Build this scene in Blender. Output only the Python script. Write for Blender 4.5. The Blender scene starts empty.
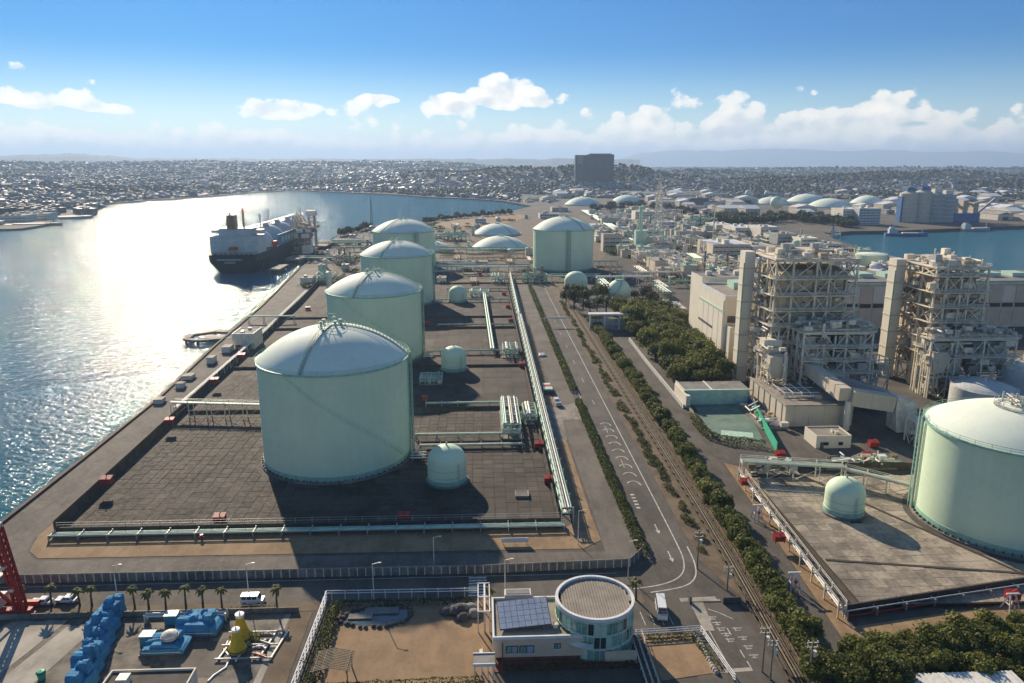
import bpy, math, random
import numpy as np
from mathutils import Vector, Matrix, Quaternion, noise as mnoise
from mathutils.geometry import tessellate_polygon
random.seed(7); RNG = np.random.default_rng(11)
R = math.radians
scene = bpy.context.scene
col = scene.collection
# ------------------------------------------------------------------ camera
F = 740.0; YAW = math.atan(32 / 740.0); PITCH = math.atan((341.5 - 163.0) / F); CAMH = 90.0
cam_d = bpy.data.cameras.new('camera'); cam = bpy.data.objects.new('camera', cam_d); col.objects.link(cam)
cam_d.sensor_width = 36.0; cam_d.lens = 36.0 * F / 1024.0; cam_d.clip_start = 1.0; cam_d.clip_end = 120000.0
cam.location = (0, 0, CAMH); cam.rotation_euler = (math.pi / 2 - PITCH, 0, -YAW)
scene.camera = cam
FW = np.array([math.sin(YAW) * math.cos(PITCH), math.cos(YAW) * math.cos(PITCH), -math.sin(PITCH)])
RT = np.array([math.cos(YAW), -math.sin(YAW), 0.0]); UP = np.cross(RT, FW)
def ray(px, py): return FW + (px - 512) / F * RT - (py - 341.5) / F * UP
def gp(px, py, z=0.0):
    d = ray(px, py); t = (z - CAMH) / d[2]
    return (float(d[0] * t), float(d[1] * t))
def azel(px, py):
    d = ray(px, py); return math.atan2(d[0], d[1]), math.atan2(d[2], math.hypot(d[0], d[1]))
# ------------------------------------------------------------------ light
SUN_AZ = R(-22.0); SUN_EL = R(25.0)
sun_d = bpy.data.lights.new('sun', 'SUN'); sun = bpy.data.objects.new('sun', sun_d); col.objects.link(sun)
sun_d.energy = 4.3; sun_d.angle = R(0.53); sun_d.color = (1.0, 0.94, 0.85)
SUNV = Vector((math.sin(SUN_AZ) * math.cos(SUN_EL), math.cos(SUN_AZ) * math.cos(SUN_EL), math.sin(SUN_EL)))
sun.rotation_euler = SUNV.to_track_quat('Z', 'Y').to_euler()
scene.view_settings.view_transform = 'Standard'; scene.view_settings.look = 'None'
scene.view_settings.exposure = 0.66
scene.view_settings.use_white_balance = True; scene.view_settings.white_balance_temperature = 7900.0; scene.view_settings.white_balance_tint = 10.0; scene.view_settings.gamma = 1.0; scene.view_settings.use_curve_mapping = False
try:
    scene.cycles.max_bounces = 5; scene.cycles.diffuse_bounces = 2; scene.cycles.glossy_bounces = 3
    scene.cycles.transmission_bounces = 4; scene.cycles.volume_bounces = 0; scene.cycles.transparent_max_bounces = 6
    scene.cycles.caustics_reflective = False; scene.cycles.caustics_refractive = False
    scene.cycles.use_denoising = True
except Exception: pass
# ------------------------------------------------------------------ world: sky and clouds
world = bpy.data.worlds.new('World'); scene.world = world; world.use_nodes = True
wn = world.node_tree; wn.nodes.clear()
class NT:
    def __init__(s, t): s.t = t
    def n(s, ty, **kw):
        o = s.t.nodes.new(ty)
        for k, v in kw.items(): setattr(o, k, v)
        return o
    def put(s, sock, v):
        if hasattr(v, 'is_output') or isinstance(v, bpy.types.NodeSocket): s.t.links.new(v, sock)
        else: sock.default_value = v
    def m(s, op, *a, clamp=False):
        o = s.n('ShaderNodeMath', operation=op); o.use_clamp = clamp
        for i, v in enumerate(a): s.put(o.inputs[i], v)
        return o.outputs[0]
    def ramp(s, v, a, b, c=0.0, d=1.0, smooth=True):
        o = s.n('ShaderNodeMapRange'); o.interpolation_type = 'SMOOTHSTEP' if smooth else 'LINEAR'
        for i, x in enumerate((v, a, b, c, d)): s.put(o.inputs[i], x)
        return o.outputs[0]
    def mix(s, f, a, b, blend='MIX'):
        o = s.n('ShaderNodeMix', data_type='RGBA', blend_type=blend)
        s.put(o.inputs[0], f); s.put(o.inputs[6], a); s.put(o.inputs[7], b)
        return o.outputs[2]
    def noise(s, vec, scale, detail=3.0, rough=0.55, lac=2.0):
        o = s.n('ShaderNodeTexNoise'); s.put(o.inputs['Vector'], vec)
        o.inputs['Scale'].default_value = scale; o.inputs['Detail'].default_value = detail
        o.inputs['Roughness'].default_value = rough; o.inputs['Lacunarity'].default_value = lac
        return o.outputs['Fac']
W = NT(wn)
sky = W.n('ShaderNodeTexSky', sky_type='NISHITA'); sky.sun_disc = False
sky.sun_elevation = SUN_EL; sky.sun_rotation = SUN_AZ; sky.altitude = 90.0
sky.air_density = 1.0; sky.dust_density = 0.12; sky.ozone_density = 3.0
tc = W.n('ShaderNodeTexCoord'); sep = W.n('ShaderNodeSeparateXYZ'); W.put(sep.inputs[0], tc.outputs['Generated'])
az = W.m('ARCTAN2', sep.outputs[0], sep.outputs[1]); el = W.m('ARCSINE', sep.outputs[2])
def cloud_noise(dz, dx, fine=True):
    a = W.m('ADD', az, dx); e = W.m('ADD', el, dz)
    cv = W.n('ShaderNodeCombineXYZ'); W.put(cv.inputs[0], a); W.put(cv.inputs[1], W.m('MULTIPLY', e, 1.25)); cv.inputs[2].default_value = 3.7
    d = W.m('MULTIPLY', W.noise(cv.outputs[0], 17.0, 7.0 if fine else 4.0, 0.60), 0.72)
    vo = W.n('ShaderNodeTexVoronoi'); vo.feature = 'F1'; vo.inputs['Scale'].default_value = 42.0; W.put(vo.inputs['Vector'], cv.outputs[0])
    return W.m('ADD', d, W.m('MULTIPLY', W.m('SUBTRACT', 0.80, vo.outputs['Distance']), .22))
def cloud_density(nz):
    cv = W.n('ShaderNodeCombineXYZ'); W.put(cv.inputs[0], az); W.put(cv.inputs[1], W.m('MULTIPLY', el, 1.25)); cv.inputs[2].default_value = 1.1
    d = W.m('ADD', nz, W.m('MULTIPLY', W.noise(cv.outputs[0], 5.0, 1.0, 0.5), 0.45))
    # a bank of cloud low over the horizon, thinning with height
    bias = W.m('ADD', W.ramp(el, R(0.6), R(3.0), 0.23, -0.075), W.ramp(el, R(3.2), R(8.5), 0.0, -0.26))
    d = W.m('ADD', d, bias)
    for (px, py, sx, sy, amp) in CLOUDS:                             # the larger cumulus heads, flat below and domed above
        ca, ce = azel(px, py); v0 = W.m('MULTIPLY', W.m('SUBTRACT', el, ce), F / sy)
        v = W.m('MAXIMUM', v0, W.m('MULTIPLY', v0, -2.3)); u = W.m('MULTIPLY', W.m('SUBTRACT', az, ca), F / sx)
        g = W.m('MAXIMUM', W.m('SUBTRACT', 1.0, W.m('MULTIPLY', W.m('ADD', W.m('MULTIPLY', u, u), W.m('MULTIPLY', v, v)), .45)), 0.0)
        d = W.m('ADD', d, W.m('MULTIPLY', g, amp * .95))
    return d
CLOUDS = [(508, 96, 27, 22, .36), (447, 108, 20, 11, .28), (552, 102, 17, 12, .26), (380, 101, 17, 5, .25), (66, 104, 28, 11, .30), (280, 113, 34, 11, .29), (120, 112, 14, 5, .2),
          (22, 68, 10, 5, .22), (4, 98, 10, 8, .24), (640, 124, 26, 13, .25), (590, 116, 9, 8, .22), (735, 130, 24, 13, .23), (875, 116, 20, 17, .28), (812, 128, 26, 13, .23), (918, 118, 14, 6, .2)]
n0 = cloud_noise(0.0, 0.0); n1 = cloud_noise(0.010, -0.011, False); d0 = cloud_density(n0)
mask = W.ramp(d0, 0.60, 0.665)
thick = W.ramp(d0, 0.62, 0.95)
lit = W.ramp(W.m('ADD', W.m('SUBTRACT', n0, n1), W.ramp(d0, .62, 1.0, .06, -.10)), -0.14, 0.08)
ccol = W.mix(lit, (5.8, 6.4, 7.3, 1), (9.4, 9.3, 9.1, 1))
glow = W.ramp(el, R(0.0), R(3.0), 1.0, 0.0)
# the pale veil of the horizon
hsky = W.mix(W.m('MULTIPLY', W.ramp(el, R(-0.5), R(6.5), 1.0, 0.0, smooth=False), 0.45), sky.outputs[0], (4.4, 5.5, 6.8, 1))
tint = W.mix(W.ramp(el, R(-.5), R(8.5), 0.0, 1.0), (.82, .94, 1, 1), (0.008, 0.31, .68, 1))
tint = W.mix(W.ramp(el, R(12.0), R(50.0), 0.0, 1.0), tint, (.62, .84, 1, 1))
hsky = W.mix(1.0, hsky, tint, 'MULTIPLY')
full = W.mix(W.m('MULTIPLY', mask, W.ramp(thick, 0.0, 1.0, 0.72, 1.0)), hsky, ccol)
bg = W.n('ShaderNodeBackground'); W.put(bg.inputs[0], full); bg.inputs[1].default_value = 0.095
wo = W.n('ShaderNodeOutputWorld'); wn.links.new(bg.outputs[0], wo.inputs[0])
world.cycles.sampling_method = 'MANUAL'; world.cycles.sample_map_resolution = 512
# ------------------------------------------------------------------ materials
MATS = {}
def mat(name, c, rough=.75, metal=0.0, var=.18, sc=.25, bump=0.0, bsc=1.5, c2=None, spec=.35, island=0.0, fine=2.2, coat=0.0):
    m = bpy.data.materials.new(name); m.use_nodes = True; t = m.node_tree; t.nodes.clear(); N = NT(t)
    o = N.n('ShaderNodeOutputMaterial'); p = N.n('ShaderNodeBsdfPrincipled'); t.links.new(p.outputs[0], o.inputs[0])
    g = N.n('ShaderNodeNewGeometry'); pos = g.outputs['Position']
    a = N.noise(pos, sc, 4, .6); b = N.noise(pos, fine, 3, .6)
    f = N.m('ADD', N.m('MULTIPLY', a, .65), N.m('MULTIPLY', b, .35))
    cc = c2 if c2 else tuple(x * (1 - var) for x in c)
    if name in ('tank_green','tank_dome','cream_wall','beige_wall','boiler_tan'):                 # rain streaks
        st = N.n('ShaderNodeMapping'); N.put(st.inputs[0], pos); st.inputs['Scale'].default_value = (1.0,1.0,.06); f = N.m('ADD', N.m('MULTIPLY', f, .7), N.m('MULTIPLY', N.noise(st.outputs[0], .5, 6, .7), .3))
    if name in ('asphalt','old_asphalt','concrete','pale_concrete','dark_concrete','ground','soil','dry_lawn'):
        st = N.n('ShaderNodeMapping'); N.put(st.inputs[0], pos); st.inputs['Scale'].default_value = (1.0,.22,1.0); f = N.m('ADD', N.m('MULTIPLY', f, .7), N.m('MULTIPLY', N.noise(st.outputs[0], .45, 6, .7), .3))
    base = N.mix(N.ramp(f, .38, .62), (*cc, 1), (*(tuple(x * (1 + var * .6) for x in c) if not c2 else c), 1))
    if island:
        k = N.ramp(g.outputs['Random Per Island'], 0, 1, 1 - island, 1 + island, smooth=False)
        base = N.mix(1.0, base, N_comb(N, k), 'MULTIPLY')
    N.put(p.inputs['Base Color'], base)
    N.put(p.inputs['Roughness'], N.ramp(b, .3, .7, max(0, rough - .08), min(1, rough + .08)))
    p.inputs['Metallic'].default_value = metal
    p.inputs['Specular IOR Level'].default_value = spec
    if bump:
        bp = N.n('ShaderNodeBump'); bp.inputs['Strength'].default_value = min(1, bump); bp.inputs['Distance'].default_value = bump
        N.put(bp.inputs['Height'], N.noise(pos, bsc, 5, .65)); t.links.new(bp.outputs[0], p.inputs['Normal'])
    MATS[name] = m
    return m
def N_comb(N, k):
    o = N.n('ShaderNodeCombineXYZ')
    for i in range(3): N.put(o.inputs[i], k)
    return o.outputs[0]
# ------------------------------------------------------------------ object helpers
WL = {}; CH = {}
def link(o, parent=None, wl=(0, 0, 0)):
    col.objects.link(o); WL[o.name] = Vector(wl)
    if parent is not None:
        o.parent = parent; CH.setdefault(parent.name, []).append(o); mb_ = parent.matrix_basis.to_3x3()
        if any(abs(mb_[i][j]-(1 if i==j else 0)) > 1e-6 for i in range(3) for j in range(3)):
            o.matrix_parent_inverse = parent.matrix_basis.inverted()
    return o
def tag(o, label=None, cat=None, group=None, kind=None):
    if label: o['label'] = label
    if cat: o['category'] = cat
    if group: o['group'] = group
    if kind: o['kind'] = kind
    return o
def thing(name, label, cat, loc=(0, 0, 0), group=None):
    o = bpy.data.objects.new(name, None); o.location = loc; o.empty_display_size = 1.0
    link(o, None, loc); return tag(o, label, cat, group)
def tess(poly):
    # ear clipping in double precision
    P = [(float(p[0]), float(p[1])) for p in poly]; n = len(P)
    ar = sum(P[i][0]*P[(i+1)%n][1]-P[(i+1)%n][0]*P[i][1] for i in range(n))
    idx = list(range(n)) if ar > 0 else list(range(n))[::-1]; out = []
    def cr(a, b, c): return (b[0]-a[0])*(c[1]-a[1])-(b[1]-a[1])*(c[0]-a[0])
    guard = 0
    while len(idx) > 3 and guard < 20000:
        guard += 1; ok = False
        for k in range(len(idx)):
            i, j, l = idx[k-1], idx[k], idx[(k+1) % len(idx)]; a, b, c = P[i], P[j], P[l]
            if cr(a, b, c) <= 0: continue
            if any(cr(a,b,P[m]) >= 0 and cr(b,c,P[m]) >= 0 and cr(c,a,P[m]) >= 0 for m in idx if m not in (i,j,l)): continue
            out.append((i,j,l)); idx.pop(k); ok = True; break
        if not ok: break
    if len(idx) == 3: out.append(tuple(idx))
    return out
class MB:
    def __init__(s): s.v = []; s.f = []
    def add(s, vs, fs):
        k = len(s.v); s.v += [tuple(map(float, v)) for v in vs]; s.f += [tuple(k + i for i in f) for f in fs]; return s
    def box(s, x0, x1, y0, y1, z0, z1):
        return s.add([(x0,y0,z0),(x1,y0,z0),(x1,y1,z0),(x0,y1,z0),(x0,y0,z1),(x1,y0,z1),(x1,y1,z1),(x0,y1,z1)],
                     [(0,3,2,1),(4,5,6,7),(0,1,5,4),(1,2,6,5),(2,3,7,6),(3,0,4,7)])
    def obox(s, c, size, rz=0.0):
        cs, sn = math.cos(rz), math.sin(rz); hx, hy = size[0] / 2, size[1] / 2; vs = []
        for z in (c[2], c[2] + size[2]):
            for x, y in ((-hx,-hy),(hx,-hy),(hx,hy),(-hx,hy)): vs.append((c[0]+x*cs-y*sn, c[1]+x*sn+y*cs, z))
        return s.add(vs, [(0,3,2,1),(4,5,6,7),(0,1,5,4),(1,2,6,5),(2,3,7,6),(3,0,4,7)])
    def beam(s, p, q, w, h=None):
        h = h or w; p = Vector(p); q = Vector(q); d = (q - p).normalized()
        u = d.cross(Vector((0,0,1)));  u = u.normalized() if u.length > 1e-4 else Vector((1,0,0)); v = u.cross(d)
        vs = [b + u*a*w/2 + v*c*h/2 for b in (p, q) for a, c in ((-1,-1),(1,-1),(1,1),(-1,1))]
        return s.add(vs, [(0,1,2,3),(7,6,5,4),(0,4,5,1),(1,5,6,2),(2,6,7,3),(3,7,4,0)])
    def tube(s, pts, r, n=8, caps=True):
        pts = [Vector(p) for p in pts]; k = len(s.v); rr = r if isinstance(r, (list, tuple)) else [r]*len(pts)
        for i, p in enumerate(pts):
            d = (pts[min(i+1,len(pts)-1)] - pts[max(i-1,0)]).normalized()
            u = d.cross(Vector((0,0,1))); u = u.normalized() if u.length > 1e-3 else Vector((1,0,0)); v = u.cross(d)
            for j in range(n):
                a = 2*math.pi*j/n; s.v.append(tuple(p + (u*math.cos(a) + v*math.sin(a))*rr[i]))
        for i in range(len(pts)-1):
            for j in range(n): s.f.append((k+i*n+j, k+i*n+(j+1)%n, k+(i+1)*n+(j+1)%n, k+(i+1)*n+j))
        if caps: s.f.append(tuple(k+j for j in range(n))[::-1]); s.f.append(tuple(k+(len(pts)-1)*n+j for j in range(n)))
        return s
    def lathe(s, prof, n=32, c=(0,0,0), a0=0.0, a1=2*math.pi, sx=1.0, sy=1.0):
        k = len(s.v); full = abs(a1-a0-2*math.pi) < 1e-6; m = n if full else n+1
        for r, z in prof:
            for j in range(m):
                a = a0+(a1-a0)*j/n; s.v.append((c[0]+r*sx*math.cos(a), c[1]+r*sy*math.sin(a), c[2]+z))
        for i in range(len(prof)-1):
            for j in range(n):
                j2 = (j+1) % m; s.f.append((k+i*m+j, k+i*m+j2, k+(i+1)*m+j2, k+(i+1)*m+j))
        return s
    def prism(s, poly, z0, z1):
        k = len(s.v); n = len(poly)
        s.v += [(p[0],p[1],z0) for p in poly] + [(p[0],p[1],z1) for p in poly]
        for t in tess(poly): s.f.append(tuple(k+n+i for i in t))
        for i in range(n): s.f.append((k+i, k+(i+1)%n, k+n+(i+1)%n, k+n+i))
        return s
    def sheet(s, poly, z):
        k = len(s.v); s.v += [(p[0],p[1],z) for p in poly]
        for t in tess(poly): s.f.append(tuple(k+i for i in t))
        return s
    def build(s, name, m, parent=None, smooth=0.0):
        me = bpy.data.meshes.new(name); off = WL[parent.name] if parent else Vector()
        me.from_pydata([(x-off.x, y-off.y, z-off.z) for x, y, z in s.v], [], s.f)
        me.materials.append(MATS[m] if isinstance(m, str) else m)
        if smooth:
            me.polygons.foreach_set('use_smooth', [True]*len(me.polygons)); me.set_sharp_from_angle(angle=R(smooth))
        me.update(); o = bpy.data.objects.new(name, me); return link(o, parent, off)
UNIT = {}
def unit(kind, m):
    k = (kind, m)
    if k not in UNIT:
        b = MB()
        if kind == 'box': b.box(-.5,.5,-.5,.5,-.5,.5)
        elif kind == 'pipe':
            b.tube([(0,0,-.5),(0,0,.5)], 1.0, 10)
        me = bpy.data.meshes.new(kind + '_' + m); me.from_pydata(b.v, [], b.f); me.materials.append(MATS[m])
        if kind == 'pipe': me.polygons.foreach_set('use_smooth', [len(p.vertices) == 4 for p in me.polygons])
        UNIT[k] = me
    return UNIT[k]
def put(o, parent, loc):
    off = WL[parent.name] if parent else Vector()
    o.location = Vector(loc) - off; return link(o, parent, off)
def bx(name, m, parent, c, size, rz=0.0, rx=0.0, ry=0.0):          # c = centre
    o = bpy.data.objects.new(name, unit('box', m)); o.scale = size; o.rotation_euler = (rx, ry, rz); return put(o, parent, c)
def b2(name, m, parent, x0, x1, y0, y1, z0, z1):
    return bx(name, m, parent, ((x0+x1)/2, (y0+y1)/2, (z0+z1)/2), (x1-x0, y1-y0, z1-z0))
def bar(name, m, parent, p, q, w, h=None):
    p = Vector(p); q = Vector(q); d = q - p; o = bpy.data.objects.new(name, unit('box', m)); o.scale = (w, h or w, d.length)
    o.rotation_mode = 'QUATERNION'; o.rotation_quaternion = d.to_track_quat('Z', 'Y'); return put(o, parent, (p+q)/2)
def pp(name, m, parent, p, q, r):
    p = Vector(p); q = Vector(q); d = q - p; o = bpy.data.objects.new(name, unit('pipe', m)); o.scale = (r, r, d.length)
    o.rotation_mode = 'QUATERNION'; o.rotation_quaternion = d.to_track_quat('Z', 'Y'); return put(o, parent, (p+q)/2)
def dup(root, loc, rz=0.0, label=None, group=None, scale=None):
    def cp(o, par):
        c = o.copy(); col.objects.link(c); WL[c.name] = Vector(loc)
        if par is not None: c.parent = par; CH.setdefault(par.name, []).append(c)
        for ch in list(CH.get(o.name, ())): cp(ch, c)
        return c
    r = cp(root, None); r.location = loc; r.rotation_euler[2] = rz
    if scale: r.scale = scale if isinstance(scale, (tuple, list)) else (scale,)*3
    if label: r['label'] = label
    if group: r['group'] = group
    return r
def structure(name, mb, m, label=None):
    o = mb.build(name, m); o['kind'] = 'structure'
    if label: o['label'] = label
    return o
def rect(x0, x1, y0, y1): return [(x0,y0),(x1,y0),(x1,y1),(x0,y1)]
# palette
mat('tank_green', (.66,.80,.57), .62, spec=.2, var=.055, sc=.09, fine=.6)
mat('tank_dome', (.79,.845,.70), .68, spec=.15, var=.06, sc=.12)
mat('green_steel', (.30,.54,.41), .55, var=.2, sc=.5)
mat('pale_green', (.46,.66,.52), .55, var=.15, sc=.5)
mat('grey_steel', (.40,.40,.37), .5, var=.2, sc=.4)
mat('light_steel', (.75,.69,.57), .5, var=.2, sc=.5)
mat('dark_steel', (.10,.10,.10), .6, var=.3, sc=.6)
mat('white_paint', (.74,.73,.70), .5, var=.1, sc=.4)
mat('red_paint', (.40,.03,.024), .5, var=.25, sc=.8)
mat('orange_paint', (.46,.10,.04), .5, var=.25, sc=.8)
mat('yellow_paint', (.62,.40,.02), .5, var=.15, sc=.8)
mat('asphalt', (.11,.096,.08), .9, var=.4, sc=.08, fine=1.2, bump=.02)
mat('old_asphalt', (.145,.125,.105), .9, var=.38, sc=.07, fine=.9, bump=.02)
mat('concrete', (.25,.22,.185), .85, var=.45, sc=.12, fine=1.0, bump=.02)
mat('pale_concrete', (.38,.34,.28), .85, var=.35, sc=.12, fine=1.0)
mat('dark_concrete', (.10,.084,.068), .9, var=.3, sc=.2, fine=1.3)
mat('slab_left', (.072,.055,.043), .9, var=.5, sc=.06, fine=.8, bump=.02)
mat('slab_left_pale', (.094,.075,.06), .9, var=.3, sc=.1, fine=.8, bump=.02)
mat('slab_left_dark', (.062,.049,.04), .9, var=.3, sc=.1, fine=.8, bump=.02)
mat('tan_render', (.64,.49,.35), .8, var=.1, sc=.3)
mat('joint', (.06,.05,.041), .95, var=.2)
mat('slab_right', (.36,.30,.23), .9, var=.4, sc=.13, fine=1.0, bump=.02)
mat('slab_right_dark', (.25,.21,.165), .9, var=.4, sc=.13, fine=1.0, bump=.02)
mat('soil', (.30,.195,.11), .95, var=.3, sc=.15, fine=1.0, bump=.05)
mat('dry_lawn', (.31,.20,.115), .95, var=.25, sc=.12, fine=.9, bump=.05)
mat('dark_soil', (.16,.115,.075), .95, var=.3, sc=.15, fine=1.0, bump=.05)
mat('beige_wall', (.62,.53,.41), .8, var=.1, sc=.2)
mat('cream_wall', (.76,.69,.56), .75, var=.08, sc=.15)
mat('boiler_tan', (.60,.46,.31), .7, var=.25, sc=.25)
mat('boiler_steel', (.80,.70,.54), .6, var=.3, sc=.35)
mat('boiler_dark', (.26,.21,.16), .7, var=.35, sc=.4)
mat('roof_grey', (.24,.225,.21), .85, var=.25, sc=.2)
mat('roof_brown', (.30,.255,.205), .85, var=.2, sc=.3)
mat('glass_dark', (.03,.045,.05), .12, var=.2, spec=.6)
mat('glass_green', (.20,.38,.32), .12, var=.35, sc=.5, spec=.6)
mat('solar', (.36,.41,.50), .22, var=.15, spec=.6)  # reflected sky is put into this pale grey-blue base colour
mat('blue_tarp', (.032,.20,.37), .75, var=.3, sc=.6, bump=.2, bsc=2.2, c2=(.05,.28,.46), spec=.1)
mat('brick_red', (.20,.075,.05), .85, var=.25, sc=.8)
mat('ship_hull', (.022,.024,.028), .45, var=.3)
mat('ship_white', (.55,.56,.55), .5, var=.12)
mat('ship_blue', (.03,.28,.38), .4, var=.2, sc=.1)
mat('ship_funnel', (.30,.16,.07), .5, var=.2)
mat('blue_paint', (.05,.16,.34), .45, var=.2)
mat('green_wall', (.02,.42,.25), .6, var=.12, sc=.4)
mat('court_green', (.18,.26,.20), .9, var=.35, sc=.15, c2=(.10,.17,.14))
mat('timber', (.30,.24,.17), .85, var=.3, sc=1.5)
mat('bark', (.10,.075,.05), .95, var=.35, sc=1.5)
mat('rock', (.10,.09,.08), .95, var=.4, sc=.3, bump=.2)
mat('rubber', (.02,.02,.02), .8, var=.2)
mat('car_white', (.75,.75,.74), .25, var=.04, spec=.5)
mat('marking', (.55,.54,.50), .8, var=.3, sc=.8)
mat('pond_water', (.06,.09,.10), .1, var=.2, spec=.6)
def leafmat(name, a, b):
    m = bpy.data.materials.new(name); m.use_nodes = True; t = m.node_tree; t.nodes.clear(); N = NT(t)
    o = N.n('ShaderNodeOutputMaterial'); p = N.n('ShaderNodeBsdfPrincipled')
    g = N.n('ShaderNodeNewGeometry'); oi = N.n('ShaderNodeObjectInfo')
    k = N.m('ADD', N.m('MULTIPLY', g.outputs['Random Per Island'], .5), N.m('MULTIPLY', oi.outputs['Random'], .5))
    N.put(p.inputs['Base Color'], N.mix(k, (*a, 1), (*b, 1))); p.inputs['Roughness'].default_value = .6; p.inputs['Specular IOR Level'].default_value = .3
    tr = N.n('ShaderNodeBsdfTranslucent'); N.put(tr.inputs[0], N.mix(k, (*a, 1), (*b, 1)))
    ms = N.n('ShaderNodeMixShader'); ms.inputs[0].default_value = .4
    t.links.new(p.outputs[0], ms.inputs[1]); t.links.new(tr.outputs[0], ms.inputs[2]); t.links.new(ms.outputs[0], o.inputs[0])
    MATS[name] = m
leafmat('leaf', (.06,.078,.015), (.23,.24,.06)); leafmat('leaf_dark', (.028,.036,.013), (.085,.09,.03))
leafmat('leaf_palm', (.10,.11,.03), (.24,.23,.08)); leafmat('leaf_hedge', (.05,.07,.016), (.15,.17,.05))
# ================================================================== sea, land, hills, haze
def water_mat():
    m = bpy.data.materials.new('water'); m.use_nodes = True; t = m.node_tree; t.nodes.clear(); N = NT(t)
    o = N.n('ShaderNodeOutputMaterial'); p = N.n('ShaderNodeBsdfPrincipled'); df = N.n('ShaderNodeBsdfDiffuse'); df.inputs[0].default_value = (.035,.15,.205,1); mx = N.n('ShaderNodeMixShader'); mx.inputs[0].default_value = .38
    t.links.new(p.outputs[0], mx.inputs[1]); t.links.new(df.outputs[0], mx.inputs[2]); t.links.new(mx.outputs[0], o.inputs[0])   # diffuse colour mixed in to weaken sun glare and lighten the harbour water
    pos = N.n('ShaderNodeNewGeometry').outputs['Position']
    big = N.noise(pos, .006, 4, .6)
    N.put(p.inputs['Base Color'], N.mix(big, (.010,.10,.135,1), (.014,.15,.20,1)))
    N.put(p.inputs['Roughness'], N.ramp(N.noise(pos, .012, 4, .6),   .35, .65, .06, .08))
    p.inputs['IOR'].default_value = 1.333; p.inputs['Specular IOR Level'].default_value = .3
    mp = N.n('ShaderNodeMapping'); N.put(mp.inputs[0], pos); mp.inputs['Rotation'].default_value = (0,0,R(25)); mp.inputs['Scale'].default_value = (1,1.9,1)
    h = N.m('ADD', N.m('MULTIPLY', N.noise(mp.outputs[0], .20, 2.5, .6), 1.5), N.m('MULTIPLY', N.noise(mp.outputs[0], .9, 2, .6), .42))
    bp = N.n('ShaderNodeBump'); bp.inputs['Strength'].default_value = .74; bp.inputs['Distance'].default_value = 1.0
    N.put(bp.inputs['Height'], h); t.links.new(bp.outputs[0], p.inputs['Normal'])
    MATS['water'] = m
water_mat()
SEA_Z = -3.0
structure('sea', MB().sheet(rect(-42000, 42000, -600, 42000), SEA_Z), 'water')
mat('ground', (.125,.105,.082), .95, var=.35, sc=.02, fine=.3)
shoreA = [(-121,-60),(-123,120),(-124,180),(-125,221),(-127,281),(-135,372),(-142,481),(-159,657)] + [gp(*p) for p in
          [(316,256),(322,246),(338,236),(352,229),(380,225),(420,222),(450,217),(480,214.5),(508,212),(532,206),(505,201),(470,198.5),(430,197),(390,194),(330,191.5),(290,190),(250,192.5),(200,197),
           (150,200),(110,203),(70,205.5),(60,209),(94,212),(88,216),(55,217),(50,224),(20,228.5),(-30,230),(-400,232)]]
shoreB = [gp(*p) for p in [(1500,220),(1100,225),(1024,226.5),(960,229),(900,231.5),(850,232),(829,234),(834,239),(853,245),(888,255),(920,262),(1000,272),(1300,274)]]
outline = shoreA + [(-30000,1500),(-41000,41000),(41000,41000),(30000,1500)] + shoreB + [(3000,430),(3000,-60)]
structure('ground', MB().prism(outline, -8, 0), 'ground')
# quay cope along the sea
cope = MB()
for a, b in zip(shoreA[:7], shoreA[1:8]): cope.beam((a[0]+.6,a[1],.25), (b[0]+.6,b[1],.25), 1.2, .9)
tag(cope.build('seawall_parapet', 'dark_concrete'), 'dark concrete parapet running along the edge of the sea', 'wall')
# ---- far land with hills
SHORE = sorted([(math.atan2(*p), math.hypot(*p)) for p in shoreA[17:36]], key=lambda t: t[0])
S_AZ = [s[0] for s in SHORE]; S_D = [s[1] for s in SHORE]
def shore_d(a):
    if a < S_AZ[0]: return 1400.0
    if a > R(4.0): return float(np.interp(a, [R(4),R(12),R(25),R(40)], [1900,1900,1650,1500]))
    return float(np.interp(a, S_AZ, S_D))
HILLS = []
def hill(px, dist, amp, rx, ry):
    d = ray(px, 163); a = math.atan2(d[0], d[1]); HILLS.append((math.sin(a)*dist, math.cos(a)*dist, amp, rx, ry))
for px, dist, amp, rx, ry in [(598,2750,44,230,200),(650,2900,36,260,180),(530,2900,50,300,180),(450,3100,44,330,170),(700,3900,40,420,180),(870,3300,34,420,110),(790,2900,28,360,100),
        (960,3600,34,520,120),(1040,3000,28,300,100),(60,5600,46,1500,600),(200,6600,56,1700,700),(330,5200,30,900,500),(420,6000,44,900,500),(-60,5000,36,900,500),(820,5600,22,1400,300),(980,6200,24,1400,400)]:
    hill(px, dist, amp, rx, ry)
def terrain(x, y):
    a = math.atan2(x, y); d = math.hypot(x, y); s = d - shore_d(a) - 30
    if s <= 0: return -7.0
    k = min(1, s / 1500.0); k = k*k*(3-2*k)
    left = min(1, max(0, (R(8) - a) / R(12))); right = 1 - left
    h = k * (left * (16 + min(1, s/4500)*34) + right * (9 + min(1, s/6000)*24))
    h *= .7 + .5 * (mnoise.noise(Vector((x/900, y/700, .3))) * .5 + .5)
    for hx, hy, amp, rx, ry in HILLS:
        g = ((x-hx)/rx)**2 + ((y-hy)/ry)**2
        if g < 6: h += amp * math.exp(-g) * (.85 + .3*mnoise.noise(Vector((x/160, y/160, 1.2))))
    return h + .02
NA, ND = 150, 110
tv = []; tf = []
azs = [R(-46) + R(96)*i/(NA-1) for i in range(NA)]
ds = [1450 * (11500/1450.0)**(j/(ND-1)) for j in range(ND)]
for a in azs:
    for d in ds: x, y = math.sin(a)*d, math.cos(a)*d; tv.append((x, y, terrain(x, y)))
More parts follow.
